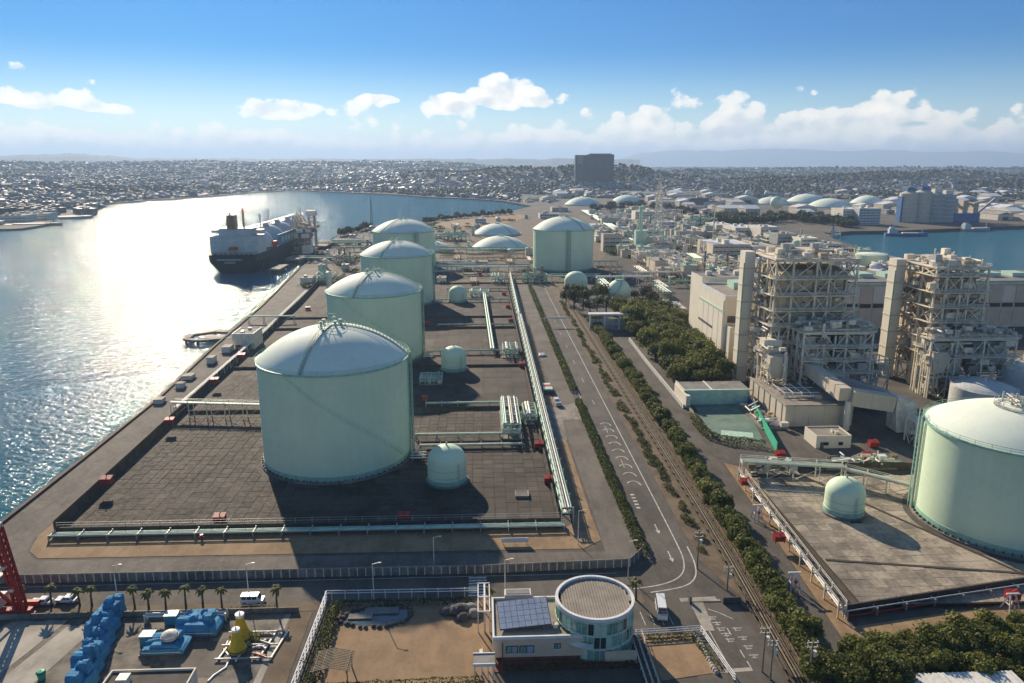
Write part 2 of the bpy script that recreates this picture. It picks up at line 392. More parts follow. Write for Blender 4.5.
for i in range(NA-1):
    for j in range(ND-1): tf.append((i*ND+j, (i+1)*ND+j, (i+1)*ND+j+1, i*ND+j+1))
mat('far_land', (.085,.08,.066), .95, var=.4, sc=.004, fine=.03)
t_ = MB(); t_.add(tv, tf); structure('hills', t_, 'far_land').data.polygons.foreach_set('use_smooth', [True]*len(tf))
# ---- mountains
mat('mountain', (.05,.075,.07), .95, var=.25, sc=.0006)
mv = []; mf = []; prof = [(-100,0),(560,0),(600,60),(640,430),(675,520),(720,500),(760,560),(800,540),(840,470),(880,500),(930,420),(985,450),(1030,340),(1100,300),(1250,420),(1500,200)]
DM = 27000; n = 260
for i in range(n):
    px = -100 + 1600*i/(n-1); d_ = ray(px, 163); a = math.atan2(d_[0], d_[1])
    hgt = float(np.interp(px, [p[0] for p in prof], [p[1] for p in prof]))
    hgt = hgt * 1.0 + (40*mnoise.fractal(Vector((px/14.0, 0, 0)), .8, 2.0, 5) if hgt > 30 else 0)
    for r_, k in ((-3500,-.02),(-1800,.45),(-900,.72),(0,1.0),(2500,-.02)):
        rr = DM + r_ + 300*mnoise.noise(Vector((px/20.0, r_/900.0, 4)))
        mv.append((math.sin(a)*rr, math.cos(a)*rr, max(-30, hgt*k*(1+.25*mnoise.noise(Vector((px/11.0, r_/500.0, 2))) if 0 < k < 1 else 1))))
for i in range(n-1):
    for j in range(4): mf.append((i*5+j, (i+1)*5+j, (i+1)*5+j+1, i*5+j+1))
mm = MB(); mm.add(mv, mf); structure('mountains', mm, 'mountain').data.polygons.foreach_set('use_smooth', [True]*len(mf))
# low blue ridge along the far left horizon
rv = []; rf = []
for i in range(160):
    px = -120 + 760*i/159; d_ = ray(px, 163); a = math.atan2(d_[0], d_[1])
    hh = 150 + 60*math.exp(-((px-60)/60)**2) + 26*mnoise.fractal(Vector((px/25.0, 3, 0)), .8, 2.0, 4)
    for rr, k in ((10000,0),(11000,.8),(11600,1),(14000,0)): rv.append((math.sin(a)*rr, math.cos(a)*rr, max(0, hh*k)))
for i in range(159):
    for j in range(3): rf.append((i*4+j, (i+1)*4+j, (i+1)*4+j+1, i*4+j+1))
mat('far_ridge', (.07,.09,.075), .95, var=.4, sc=.003)
rb = MB(); rb.add(rv, rf); structure('ridge', rb, 'far_ridge')
# ---- haze
def haze_mat():
    m = bpy.data.materials.new('haze_air'); m.use_nodes = True; t = m.node_tree; t.nodes.clear()
    o = t.nodes.new('ShaderNodeOutputMaterial'); v = t.nodes.new('ShaderNodeVolumePrincipled')
    v.inputs['Color'].default_value = (.48,.70,1.0,1); v.inputs['Density'].default_value = 8.6e-5; v.inputs['Anisotropy'].default_value = .25
    t.links.new(v.outputs[0], o.inputs['Volume']); MATS['haze_air'] = m
haze_mat()
hz = MB().box(-43000, 43000, -700, 43000, -9, 640).build('haze', 'haze_air'); hz['kind'] = 'stuff'; hz['label'] = 'thin blue haze hanging over the bay and city'; hz['category'] = 'haze'
# ================================================================== the city
def citymat(name, stops):
    m = bpy.data.materials.new(name); m.use_nodes = True; t = m.node_tree; t.nodes.clear(); N = NT(t)
    o = N.n('ShaderNodeOutputMaterial'); p = N.n('ShaderNodeBsdfPrincipled'); t.links.new(p.outputs[0], o.inputs[0]); p.inputs['Roughness'].default_value = .6
    g = N.n('ShaderNodeNewGeometry'); oi = N.n('ShaderNodeObjectInfo'); r = N.n('ShaderNodeValToRGB'); r.color_ramp.interpolation = 'CONSTANT'
    fr = N.m('FRACT', N.m('ADD', g.outputs['Random Per Island'], oi.outputs['Random'])); N.put(r.inputs[0], fr)
    while len(r.color_ramp.elements) < len(stops): r.color_ramp.elements.new(.5)
    for e, (q, c) in zip(r.color_ramp.elements, stops): e.position = q; e.color = (*c, 1)
    N.put(p.inputs['Base Color'], r.outputs[0]); MATS[name] = m
citymat('city', [(0,(.12,.11,.105)),(.2,(.17,.16,.15)),(.42,(.25,.245,.24)),(.6,(.34,.335,.33)),(.7,(.15,.12,.095)),(.8,(.08,.088,.10)),(.9,(.22,.19,.16)),(.95,(.6,.6,.59))])
citymat('city_roof', [(0,(.06,.062,.068)),(.25,(.10,.09,.08)),(.45,(.16,.155,.15)),(.6,(.11,.07,.05)),(.75,(.26,.26,.26)),(.9,(.05,.06,.09))])
def inwood(x, y):
    for i, (hx, hy, amp, rx, ry) in enumerate(HILLS[:9]):
        if ((x-hx)/rx)**2 + ((y-hy)/ry)**2 < .62: return True
    return mnoise.noise(Vector((x/420, y/420, 5.1))) > .16
houses = []; woods = []
while len(houses) < 24000 or len(woods) < 19000:
    a = R(-42) + R(84)*random.random(); d = 1500 * (9000/1500.0)**random.random()
    s = d - shore_d(a)
    if s < 10: continue
    x, y = math.sin(a)*d, math.cos(a)*d
    if a > R(3) and d < 2100 + 200*mnoise.noise(Vector((x/300, y/300, 0))): continue
    if inwood(x, y) or random.random() < .10:
        if len(woods) < 19000: woods.append((d, x, y))
    elif len(houses) < 24000: houses.append((d, x, y))
houses.sort(); woods.sort()
def house_mesh(mb, x, y, z, w, l, h, rz, gable):
    cs, sn = math.cos(rz), math.sin(rz); hx, hy = w/2, l/2
    def T(u, v, k): return (x+u*cs-v*sn, y+u*sn+v*cs, z+k)
    if gable:
        g = h + w*.28
        mb.add([T(-hx,-hy,-4),T(hx,-hy,-4),T(hx,hy,-4),T(-hx,hy,-4),T(-hx,-hy,h),T(hx,-hy,h),T(hx,hy,h),T(-hx,hy,h),T(0,-hy,g),T(0,hy,g)],
               [(0,1,5,4),(1,2,6,5),(2,3,7,6),(3,0,4,7),(4,5,8),(6,7,9),(5,6,9,8),(7,4,8,9)])
    else:
        mb.add([T(-hx,-hy,-4),T(hx,-hy,-4),T(hx,hy,-4),T(-hx,hy,-4),T(-hx,-hy,h),T(hx,-hy,h),T(hx,hy,h),T(-hx,hy,h)], [(0,1,5,4),(1,2,6,5),(2,3,7,6),(3,0,4,7),(4,5,6,7)])
# the nearest 300 houses: each a thing with walls and roof
HV = []
for k in range(6):
    w, l, h = [(9,11,6),(10,14,7),(12,18,10),(8,9,6),(14,26,14),(18,30,9)][k]
    wb = MB().box(-w/2,w/2,-l/2,l/2,-3,h); r_ = MB()
    if k in (0,1,3): r_.add([(-w/2-.5,-l/2-.5,h),(w/2+.5,-l/2-.5,h),(w/2+.5,l/2+.5,h),(-w/2-.5,l/2+.5,h),(0,-l/2-.5,h+w*.3),(0,l/2+.5,h+w*.3)], [(0,1,4),(2,3,5),(1,2,5,4),(3,0,4,5),(0,3,2,1)])
    else: r_.box(-w/2-.3,w/2+.3,-l/2-.3,l/2+.3,h,h+.8).box(-w/5,w/6,-l/5,l/6,h+.8,h+3)
    HV.append((wb, r_, ['white house with a pitched roof on the far shore of the bay','pale two storey house with a pitched roof on the far shore','flat roofed low block by the far shore of the bay',
               'small house with a pitched roof near the far shore','slab apartment block standing near the far shore','broad flat roofed warehouse near the far shore'][k]))
protos = {}
near = houses[:300]
for i, (d, x, y) in enumerate(near):
    k = random.choices(range(6), [5,5,3,5,1,1.6])[0]; z = max(0, terrain(x, y)); rz = random.uniform(-.5,.5) + (0 if random.random() < .5 else 1.57)
    if k not in protos:
        o = thing('house', HV[k][2], 'house', (0,0,0), 'houses near the far shore'); HV[k][0].build('wall', 'city', o); HV[k][1].build('roof', 'city_roof', o)
        protos[k] = o; o.location = (x, y, z); o.rotation_euler[2] = rz
    else: dup(protos[k], (x, y, z), rz)
cm = MB(); 
for d, x, y in houses[300:]:
    sc_ = .62 + d/7500.0; w = random.uniform(6,12)*sc_; l = w*random.uniform(1,1.9); h = random.uniform(3.5,6)*(.7+d/14000)
    if random.random() < .06: h *= random.uniform(1.5,2.4); l *= 1.3
    house_mesh(cm, x, y, terrain(x, y), w, l, h, random.uniform(0,3.14), random.random() < .55)
tag(cm.build('city_houses', 'city'), 'dense grey and white city spreading over the far hills', 'city', kind='stuff')
wm = MB(); ico = [(0,0,1),(.89,0,.45),(.28,.85,.45),(-.72,.53,.45),(-.72,-.53,.45),(.28,-.85,.45),(.72,.53,-.3),(-.28,.85,-.3),(-.89,0,-.3),(-.28,-.85,-.3),(.72,-.53,-.3)]
icf = [(0,1,2),(0,2,3),(0,3,4),(0,4,5),(0,5,1),(1,6,2),(2,7,3),(3,8,4),(4,9,5),(5,10,1),(6,7,2),(7,8,3),(8,9,4),(9,10,5),(10,6,1)]
for d, x, y in woods:
    r = random.uniform(4,8)*(.6 + d/6500.0); z = terrain(x, y) + r*.5
    wm.add([(x+vx*r*random.uniform(.7,1.3), y+vy*r*random.uniform(.7,1.3), z+vz*r*random.uniform(.6,1.1)) for vx,vy,vz in ico], icf)
tag(wm.build('far_woods', 'leaf_dark'), 'dark woodland patches on the hills behind the city', 'woods', kind='stuff')
# the big block on the wooded hill
tb_x, tb_y = [ray(592,163)[i]*2560/ray(592,163)[1] for i in (0,1)]
tz = 52.0
tb = thing('hilltop_block', 'large dark grey block of flats on the wooded hill', 'building', (tb_x, tb_y, tz))
mat('block_grey', (.06,.06,.062), .7, var=.15, sc=.05); mat('block_pale', (.22,.19,.15), .7, var=.12, sc=.05)
b2('wall', 'block_grey', tb, tb_x-18, tb_x+72, tb_y-16, tb_y+16, tz-30, tz+66); b2('stair_tower', 'block_grey', tb, tb_x-58, tb_x-18, tb_y-13, tb_y+13, tz-30, tz+64)
b2('end_wall', 'block_pale', tb, tb_x-52, tb_x-32, tb_y-14, tb_y-13.2, tz+34, tz+60); b2('roof', 'roof_grey', tb, tb_x-10, tb_x+64, tb_y-11, tb_y+11, tz+66, tz+69)
for i in range(6):
    b2('balcony', 'block_grey', tb, tb_x-16, tb_x+70, tb_y-17, tb_y-16, tz+6+i*10, tz+7+i*10)
# ================================================================== ground sheets of the plant
def sheet(name, poly, z, m): return structure(name, MB().sheet(poly, z), m)
sheet('plant_apron', [(-123,60),(-124,180),(-126,281),(-134,372),(-141,481),(-150,600),(20,760),(330,700),(300,60)], .03, 'dark_concrete')
sheet('quay_road', [(-123.5,151),(-123.6,200),(-124.6,250),(-126,281),(-133,372),(-140,481),(-157,657),(-130,657),(-120,481),(-114,372),(-112.5,281),(-110.2,170),(-108,164),(-104,160),(30,158.5),(30,151.5)], .07, 'old_asphalt')
sheet('verge_soil', [(-110.2,172),(-108,164.5),(-104,161),(24,160),(29,164),(28.5,176),(28,260),(27.5,300),(27,533),(23.4,533),(23.4,173),(21,171),(-105.5,172.5),(-108.8,180),(-110.5,260),(-111.5,281),(-112.4,281),(-111.6,260)], .10, 'soil')
sheet('service_road', [(29,151.5),(37,152),(36.3,260),(36,560),(28,560),(28.2,300),(28.6,260),(29.3,176)], .085, 'old_asphalt')
sheet('service_pad', [(23.6,268),(31,268),(36,270),(36.1,252),(29,251),(28.6,232),(24,232)], .11, 'concrete')
sheet('main_road', [(38.4,60),(38.4,600),(50,600),(50,152),(52,144),(53.5,136),(53.5,60)], .05, 'asphalt')
sheet('cross_road', rect(-123,45,140.6,149.6), .06, 'asphalt')
sheet('road_verge', rect(-122,34,137.2,140.6), .07, 'dark_soil')
sheet('median_soil', [(50.3,154),(60.5,118),(61,200),(62,560),(51,560)], .09, 'dark_soil')
sheet('back_road', [(62,112),(68.5,112),(73,185),(74,260),(75.5,420),(66,420),(65,260),(64.5,190)], .08, 'asphalt')
sheet('tree_soil', [(56,108),(63,112),(64.5,190),(65,260),(66,420),(62.2,420),(61.4,200)], .1, 'dark_soil')
sheet('verge_soil_right', [(69,112),(73.4,185),(74.5,210),(80,206),(79,190),(73.2,127),(125,136),(125,122),(90,116)], .1, 'soil')
sheet('power_yard', [(76,206),(76.5,420),(110,450),(320,450),(320,205)], .06, 'asphalt')
# ---- paved tank yards: slabs with open joints
def slabs(name, label, x0, x1, y0, y1, sx, sy, mats, wts, z, holes, pick):
    base = MB().sheet(rect(x0-.3,x1+.3,y0-.3,y1+.3), z-.09); root = base.build(name, 'joint'); root['kind'] = 'structure'; root['label'] = label
    nx = int((x1-x0)/sx); ny = int((y1-y0)/sy); sx = (x1-x0)/nx; sy = (y1-y0)/ny; cells = []
    for j in range(ny):
        for i in range(nx):
            cx, cy = x0+(i+.5)*sx, y0+(j+.5)*sy
            if any(math.hypot(cx-hx, cy-hy) < hr for hx, hy, hr in holes): continue
            cells.append((cx, cy))
    cells.sort(key=pick); rest = [MB() for _ in mats]
    for k, (cx, cy) in enumerate(cells):
        nz = mnoise.noise(Vector((cx/16, cy/20, z+x0))) ; mi = random.choices(range(len(mats)), [w*(1+(3.0*nz if q else -1.0*nz)) if w*(1+(3.0*nz if q else -1.0*nz)) > 0 else .01 for q, w in enumerate(wts)])[0]
        dz = random.uniform(-.03,.03)
        if k < 300: bx('paving_slab', mats[mi], root, (cx, cy, z-.06+dz), (sx-.09, sy-.09, .14))
        else: rest[mi].box(cx-sx/2+.08, cx+sx/2-.08, cy-sy/2+.08, cy+sy/2-.08, z-.1, z+.01+dz)
    for q, r in enumerate(rest):
        if r.v: o = r.build('paving_slabs', mats[q], root); o['kind'] = 'stuff'
    return root
T1 = (-45.3,222.1,22.6,32.3,9.7); T2 = (-50.0,346,22.0,32,8.4); T3 = (-54.6,488,23.6,32,8.7); T4 = (-67,660,27.3,32,10.2); T5 = (72.4,644,26.1,34.5,10.5)
TR = (133.0,168,20.3,25.0,6.0)
pk = lambda c: c[1] + abs(c[0]+45)*.05
slabs('tank_yard_paving', 'dark brown concrete slabs paving the yard of the nearest tank', -106, 19, 175.5, 262, 3.1, 3.3, ['slab_left','slab_left_pale','slab_left_dark'], [6,1.2,2], .16, [(T1[0],T1[1],23.5)], pk)
for k, (y0, y1, x0, hx) in enumerate([(268,322,-107,None),(327,402,-109,T2),(408,432,-109,None),(437,560,-113,T3)]):
    slabs('tank_yard_paving', ['brown slab paving between the nearest tank and the second tank','brown slab paving round the second tank','narrow strip of brown slab paving behind the second tank','brown slab paving round the third tank'][k],
          x0, 19, y0, y1, 6.0, 7.0, ['slab_left','slab_left_pale','slab_left_dark'], [6,1.0,2], .16, [(hx[0],hx[1],hx[2]+1)] if hx else [], pk)
slabs('tank_yard_paving', 'pale weathered concrete slabs paving the yard of the right hand tank', 78.5, 172, 133, 197, 3.0, 3.2, ['slab_right','slab_right_dark'], [3,2], .9, [(TR[0],TR[1],21),(94.6,173.5,4)], lambda c: c[1]+abs(c[0]-95)*.3)
slabs('tank_yard_paving', 'brown slab paving round the tank that stands alone behind the trees', 28, 118, 600, 700, 9, 10, ['slab_left','slab_left_pale'], [3,1.6], .16, [(T5[0],T5[1],27)], pk)
slabs('tank_yard_paving', 'brown slab paving round the fourth tank by the shore', -125, 16, 585, 720, 9, 11, ['slab_left','slab_left_pale'], [3,1.4], .16, [(T4[0],T4[1],28)], pk)
# shallow gutters crossing the right yard
for p, q, lab in [((79,151,.95),(131,141.5,.95),'long'),((94,197,.95),(125,133.5,.95),'cross')]:
    tag(bar('drain_channel', 'joint', None, p, q, .8, .14), 'dark drain channel running %s the pale slabs beside the right hand tank' % ('along' if lab == 'long' else 'across'), 'drain')
# ================================================================== storage tanks
def ring(mb, cx, cy, r, z, w, h, n=72): mb.lathe([(r-w/2,z),(r+w/2,z),(r+w/2,z+h),(r-w/2,z+h),(r-w/2,z)], n, (cx,cy,0))
def railing(name, m, parent, cx, cy, r, z, h=1.1, n=60, a0=0, a1=2*math.pi):
    b = MB()
    pts = [(cx+r*math.cos(a0+(a1-a0)*i/n), cy+r*math.sin(a0+(a1-a0)*i/n), z) for i in range(n+1)]
    b.tube([(x,y,zz+h) for x,y,zz in pts], .06, 4); b.tube([(x,y,zz+h*.5) for x,y,zz in pts], .05, 4)
    for i in range(0, n, 2): b.beam(pts[i], (pts[i][0],pts[i][1],z+h), .08)
    return b.build(name, m, parent)
def dome_prof(r, rise, z, n=14, rr=0.0):
    S = (r*r+rise*rise)/(2*rise); e = math.asin(min(1, r/S))
    return [(S*math.sin(e*(1-i/n)), z+S*math.cos(e*(1-i/n))-(S-rise)) for i in range(n+1)]
def lng_tank(T, label, stair=(-2.2,-.75), ladder=None, z0=.16, top=True, seams=True):
    cx, cy, r, h, rise = T; t = thing('storage_tank', label, 'storage tank', (cx,cy,z0), 'flat bottomed domed storage tanks')
    b = MB(); b.lathe([(r+.9,z0),(r+.9,z0+.5),(r+.15,z0+.7)], 96, (cx,cy,0)); b.build('base_slab', 'concrete', t, 30)
    b = MB(); b.lathe([(r,z0+.6),(r,z0+h)], 128, (cx,cy,0)); sh = b.build('shell', 'tank_green', t, 30)
    b = MB(); b.lathe([(r+.06,z0+.7),(r+.12,z0+.7),(r+.12,z0+2.0),(r,z0+2.05)], 128, (cx,cy,0)); b.build('skirt', 'green_steel', t, 30)
    b = MB()
    for i in range(72):
        a = 2*math.pi*i/72; b.obox((cx+(r+.45)*math.cos(a), cy+(r+.45)*math.sin(a), z0+.5), (.5,.22,.6), a)
    b.build('anchor_chairs', 'dark_steel', t)['kind'] = 'stuff'
    b = MB(); b.lathe([(r+.9,z0+.02),(r+2.6,z0+.02)], 72, (cx,cy,0)); b.build('base_apron', 'dark_concrete', t)
    if seams:                                                        # plate rings of the shell
        for k in range(1, 9):
            b = MB(); zz = z0+h*k/9; b.lathe([(r,zz-.05),(r+.025,zz-.05),(r+.025,zz+.05),(r,zz+.05)], 96, (cx,cy,0)); b.build('plate_seam', 'tank_green', sh)
    b = MB(); b.lathe(dome_prof(r+.15, rise, z0+h), 128, (cx,cy,0)); dm = b.build('dome', 'tank_dome', t, 40)
    b = MB(); ring(b, cx, cy, r+.2, z0+h-.35, .6, .5, 96); b.build('rim_ring', 'green_steel', t, 30)
    railing('rim_rail', 'green_steel', t, cx, cy, r+.45, z0+h+.1, n=72)
    S = (r*r+rise*rise)/(2*rise)
    def dz(q): return z0+h+math.sqrt(max(0,S*S-q*q))-(S-rise)
    # stair over the dome: treads, side rails and posts
    for aa in ((stair[1]-1.55) if stair else -2.3, ) + ((.05,) if top else ()):
        ca, sa = math.cos(aa), math.sin(aa); b = MB(); ee = [MB(), MB()]; n = 22
        for i in range(n):
            q0 = r*(1-i/n); q1 = r*(1-(i+1)/n); p0 = (cx+ca*q0, cy+sa*q0, dz(q0)+.25); p1 = (cx+ca*q1, cy+sa*q1, dz(q1)+.25)
            b.beam(p0, p1, 1.0, .12)
            for e, sd in zip(ee, (-.5,.5)):
                ox, oy = -sa*sd, ca*sd; e.beam((p0[0]+ox,p0[1]+oy,p0[2]+.9), (p1[0]+ox,p1[1]+oy,p1[2]+.9), .09); e.beam((p0[0]+ox,p0[1]+oy,p0[2]), (p0[0]+ox,p0[1]+oy,p0[2]+.9), .08)
        st = b.build('dome_stair', 'grey_steel', t); [e.build('handrail', 'green_steel', st) for e in ee]
    if stair:                                                        # spiral stair down the shell
        a0, a1 = stair; b = MB(); e = MB(); n = 46
        P = lambda i, dr, up: (cx+(r+dr)*math.cos(a0+(a1-a0)*i/n), cy+(r+dr)*math.sin(a0+(a1-a0)*i/n), z0+h-.4-(h-1.5)*i/n+up)
        for i in range(n):
            b.beam(P(i,.1,0), P(i+1,.1,0), .2, .1); e.beam(P(i,.28,1.0), P(i+1,.28,1.0), .045)
            if i % 3 == 0: e.beam(P(i,.28,0), P(i,.28,1.0), .06)
        st = b.build('spiral_stair', 'tank_green', t); e.build('handrail', 'green_steel', st)
    if top:                                                          # platform with nozzles, davits and mast on the crown
        zc = z0+h+rise; pl = MB(); ring(pl, cx, cy, 3.0, zc-.4, 2.4, .2, 24); pf = pl.build('crown_platform', 'green_steel', t); railing('handrail', 'green_steel', pf, cx, cy, 4.2, zc-.2, 1.1, 20)
        for i in range(5):
            a = i*1.26+.3; q = 2.6 + (i % 2)*1.6; zz = dz(q); nz = pp('nozzle', ['pale_green','green_steel','grey_steel'][i % 3], t, (cx+q*math.cos(a), cy+q*math.sin(a), zz-.3), (cx+q*math.cos(a), cy+q*math.sin(a), zz+1.7+.4*(i % 2)), .38)
            pp('flange', 'grey_steel', nz, (cx+q*math.cos(a), cy+q*math.sin(a), zz+1.5), (cx+q*math.cos(a), cy+q*math.sin(a), zz+1.75), .6)
        bar('mast', 'green_steel', t, (cx-1,cy-.5,zc-.3), (cx-1,cy-.5,zc+4.2), .16); bar('davit', 'green_steel', t, (cx-1,cy-.5,zc+3.6), (cx+1.6,cy-.5,zc+3.6), .14)
    if ladder is not None:                                           # pipe risers and caged ladder tower
        for k, da in enumerate((0,.035,.075)):
            a = ladder+da; x, y = cx+(r+.7)*math.cos(a), cy+(r+.7)*math.sin(a); pp('riser_pipe', ['green_steel','pale_green','grey_steel'][k], t, (x,y,z0+.2), (x,y,z0+h+.8), .22)
        a = ladder-.05; b = MB()
        for w in (-.5,.5):
            for q in (.3,1.3):
                x, y = cx+(r+q)*math.cos(a)-math.sin(a)*w, cy+(r+q)*math.sin(a)+math.cos(a)*w; b.beam((x,y,z0), (x,y,z0+h+2), .14)
        for i in range(int(h/1.5)):
            z = z0+1.5*i; A = [(cx+(r+q)*math.cos(a)-math.sin(a)*w, cy+(r+q)*math.sin(a)+math.cos(a)*w, z) for q, w in ((.3,-.5),(1.3,-.5),(1.3,.5),(.3,.5))]
            for k in range(4): b.beam(A[k], A[(k+1)%4], .1)
            b.beam(A[1], (A[2][0],A[2][1],z+1.5), .08)
        b.build('ladder_tower', 'green_steel', t)
    return t
lng_tank(T1, 'nearest pale green storage tank with white dome on the dark slabs', (-2.05,-.25), 0.03)
lng_tank(T2, 'second pale green domed tank, directly behind the nearest one', (-2.2,-.3), 0.0)
lng_tank(T3, 'third pale green domed tank in the row along the quay', (-2.1,-.35), -.1)
lng_tank(T4, 'fourth and farthest domed tank in the row, by the shore', None, -1.1)
lng_tank(T5, 'pale green domed tank standing alone behind the dark trees', (-.45,.6), -1.52)
lng_tank(TR, 'pale green domed tank on raised slabs near the boilers', (1.2,2.4), 2.72, z0=.95, top=False)
# cluster on the crown of the right hand tank
t = thing('crown_equipment', 'tangle of pipes and pump heads on top of the right hand tank', 'pipework', (TR[0],TR[1],TR[3]+TR[4]+.9))
zc = TR[3]+TR[4]+.85; b = MB(); ring(b, TR[0], TR[1], 3.4, zc-.4, 5.0, .25, 28); p_ = b.build('platform', 'grey_steel', t); railing('handrail', 'light_steel', p_, TR[0], TR[1], 5.8, zc-.2, 1.2, 26)
for i in range(14):
    a = random.uniform(0,6.28); q = random.uniform(.8,5.2); x, y = TR[0]+q*math.cos(a), TR[1]+q*math.sin(a)
    pp('nozzle', random.choice(['grey_steel','light_steel','pale_green']), t, (x,y,zc-.3), (x,y,zc+random.uniform(1,3)), random.uniform(.2,.5))
for i in range(7):
    a = random.uniform(0,6.28); x, y = TR[0]+4*math.cos(a), TR[1]+4*math.sin(a); pp('pipe', 'light_steel', t, (x,y,zc+1+.2*i), (TR[0]+4*math.cos(a+2), TR[1]+4*math.sin(a+2), zc+1+.2*i), .16)
# ---- small domed vessels
def vessel(x, y, r, h, label, z0=.16):
    t = thing('domed_vessel', label, 'tank', (x,y,z0), 'small dome topped vessels')
    b = MB(); b.lathe([(r+.7,z0),(r+.7,z0+.45),(r+.1,z0+.5)], 40, (x,y,0)); b.build('base_ring', 'concrete', t, 30)
    b = MB(); b.lathe([(r,z0+.45),(r,z0+h-r*.8)], 48, (x,y,0)); b.build('shell', 'tank_green', t, 30)
    b = MB(); b.lathe([(r*math.cos(a), z0+h-r*.8+r*.8*math.sin(a)) for a in [i*math.pi/2/12 for i in range(13)]], 48, (x,y,0)); b.build('dome', 'tank_green', t, 40)
    b = MB(); b.lathe([(r+.05,z0+.5),(r+.12,z0+.5),(r+.12,z0+1.6),(r+.02,z0+1.7)], 48, (x,y,0)); b.build('skirt', 'green_steel', t, 30)
    for k in (.32,.64):
        b = MB(); zz = z0+.5+(h-r*.8)*k; b.lathe([(r,zz-.05),(r+.03,zz-.05),(r+.03,zz+.05),(r,zz+.05)], 48, (x,y,0)); b.build('plate_seam', 'green_steel', t)
    pp('vent', 'grey_steel', t, (x,y,z0+h-.2), (x,y,z0+h+.9), .25)
    b = MB(); a = math.atan2(-y,-x)+.6; 
    for w in (-.25,.25):
        b.tube([(x+(r+.2)*math.cos(a)-w*math.sin(a), y+(r+.2)*math.sin(a)+w*math.cos(a), z) for z in (z0, z0+h-r*.7)], .05, 4)
    for i in range(int(h/.8)): 
        z = z0+.5+i*.7
        if z < z0+h-r*.75: b.beam((x+(r+.2)*math.cos(a)-.25*math.sin(a), y+(r+.2)*math.sin(a)+.25*math.cos(a), z), (x+(r+.2)*math.cos(a)+.25*math.sin(a), y+(r+.2)*math.sin(a)-.25*math.cos(a), z), .05)
    b.build('ladder', 'green_steel', t)
vessel(-10.2, 200.6, 5.6, 11.0, 'small green dome topped vessel beside the nearest storage tank')
vessel(-12.2, 320, 5.6, 10.8, 'small green dome topped vessel beside the second storage tank')
vessel(-15, 487, 6.0, 10.8, 'small green dome topped vessel beside the third storage tank')
vessel(94.6, 174.5, 4.9, 9.6, 'small green dome topped vessel on the pale slabs beside the right hand tank', .95)
vessel(70, 535, 8.4, 13.0, 'green rounded vessel half hidden by the dark trees below the lone tank')
# ---- in-ground tanks: low domes
def low_dome(px, py, r, rise, label, wall=2.2, m='tank_dome', z=0.0, grp='low domes of sunken tanks'):
    x, y = gp(px, py); t = thing('sunken_tank', label, 'storage tank', (x,y,z), grp)
    b = MB(); b.lathe([(r+1.2,0),(r+1.2,wall*.7),(r,wall*.7),(r,wall)], 64, (x,y,z)); b.build('ring_wall', 'pale_green', t, 30)
    b = MB(); b.lathe(dome_prof(r, rise, wall), 64, (x,y,z)); b.build('dome', m, t, 40)
    b = MB(); b.lathe([(3.0,wall+rise-.3),(3.0,wall+rise+.9),(0.1,wall+rise+.9)], 16, (x,y,z)); b.build('crown_hatch', 'green_steel', t)
    S = (r*r+rise*rise)/(2*rise); b = MB(); aa = -.9
    for i in range(12):
        q0, q1 = r*(1-i/12), r*(1-(i+1)/12); b.beam((x+q0*math.cos(aa), y+q0*math.sin(aa), z+wall+math.sqrt(S*S-q0*q0)-S+rise+.2), (x+q1*math.cos(aa), y+q1*math.sin(aa), z+wall+math.sqrt(max(0,S*S-q1*q1))-S+rise+.2), 1.2, .3)
    b.build('dome_stair', 'green_steel', t)
    return t
low_dome(500.5, 248, 30, 11, 'low white dome of a sunken tank in front of its twin')
low_dome(497, 234.5, 30, 12, 'low white dome of a sunken tank beyond the nearer dome, by the brown grass')
low_dome(433, 250.5, 20, 8, 'low white dome showing beside the fourth tank')
low_dome(583, 205, 40, 16, 'low white dome of a sunken tank at the end of the long pale pipeway')
low_dome(627, 204, 40, 18, 'low white dome of a sunken tank next to the lattice mast')
low_dome(772, 204, 39, 14, 'pale green low dome beyond the basin, with a round green ball tank before it')
low_dome(807, 202, 46, 17, 'pale low dome behind the middle one of the far domes')
low_dome(830, 207, 45, 16, 'pale low dome beside the white office by the basin')
low_dome(868, 203.5, 38, 16, 'pale low dome behind the white office by the basin')
def sphere_tank(px, py, r, label):
    x, y = gp(px, py); t = thing('ball_tank', label, 'tank', (x,y,0), 'round ball tanks on legs'); zc = r*1.35
    b = MB(); b.lathe([(max(.02,r*math.cos(a)), zc+r*math.sin(a)) for a in [-math.pi/2+math.pi*i/18 for i in range(19)]], 36, (x,y,0)); b.build('ball', 'tank_green', t, 40)
    for i in range(10):
        a = 2*math.pi*i/10+.2; pp('leg', 'light_steel', t, (x+r*.98*math.cos(a), y+r*.98*math.sin(a), 0), (x+r*.98*math.cos(a), y+r*.98*math.sin(a), zc), max(.3,r*.04))
    b = MB(); ring(b, x, y, 2.2, zc+r-.2, 1.2, .2, 16); b.build('top_platform', 'green_steel', t); railing('handrail', 'green_steel', t, x, y, 2.7, zc+r, 1.1, 14)
    b = MB(); a = -2.0
    for i in range(14):
        e0 = -.3+1.8*i/14; e1 = -.3+1.8*(i+1)/14; f = lambda e: (x+(r+.3)*math.cos(e)*math.cos(a+e*.6), y+(r+.3)*math.cos(e)*math.sin(a+e*.6), zc+(r+.3)*math.sin(e)); b.beam(f(e0), f(e1), .8, .2)
    b.build('curved_stair', 'green_steel', t)
sphere_tank(618.5, 306, 7.4, 'round green ball tank on legs behind the white gate frame')
sphere_tank(776, 211, 12, 'pale green ball tank in front of the far low domes')
sphere_tank(748, 198, 9, 'cream ball tank behind the far pale domes')
sphere_tank(767, 197.5, 8, 'small white ball tank beside a cream ball tank, beyond the far domes')
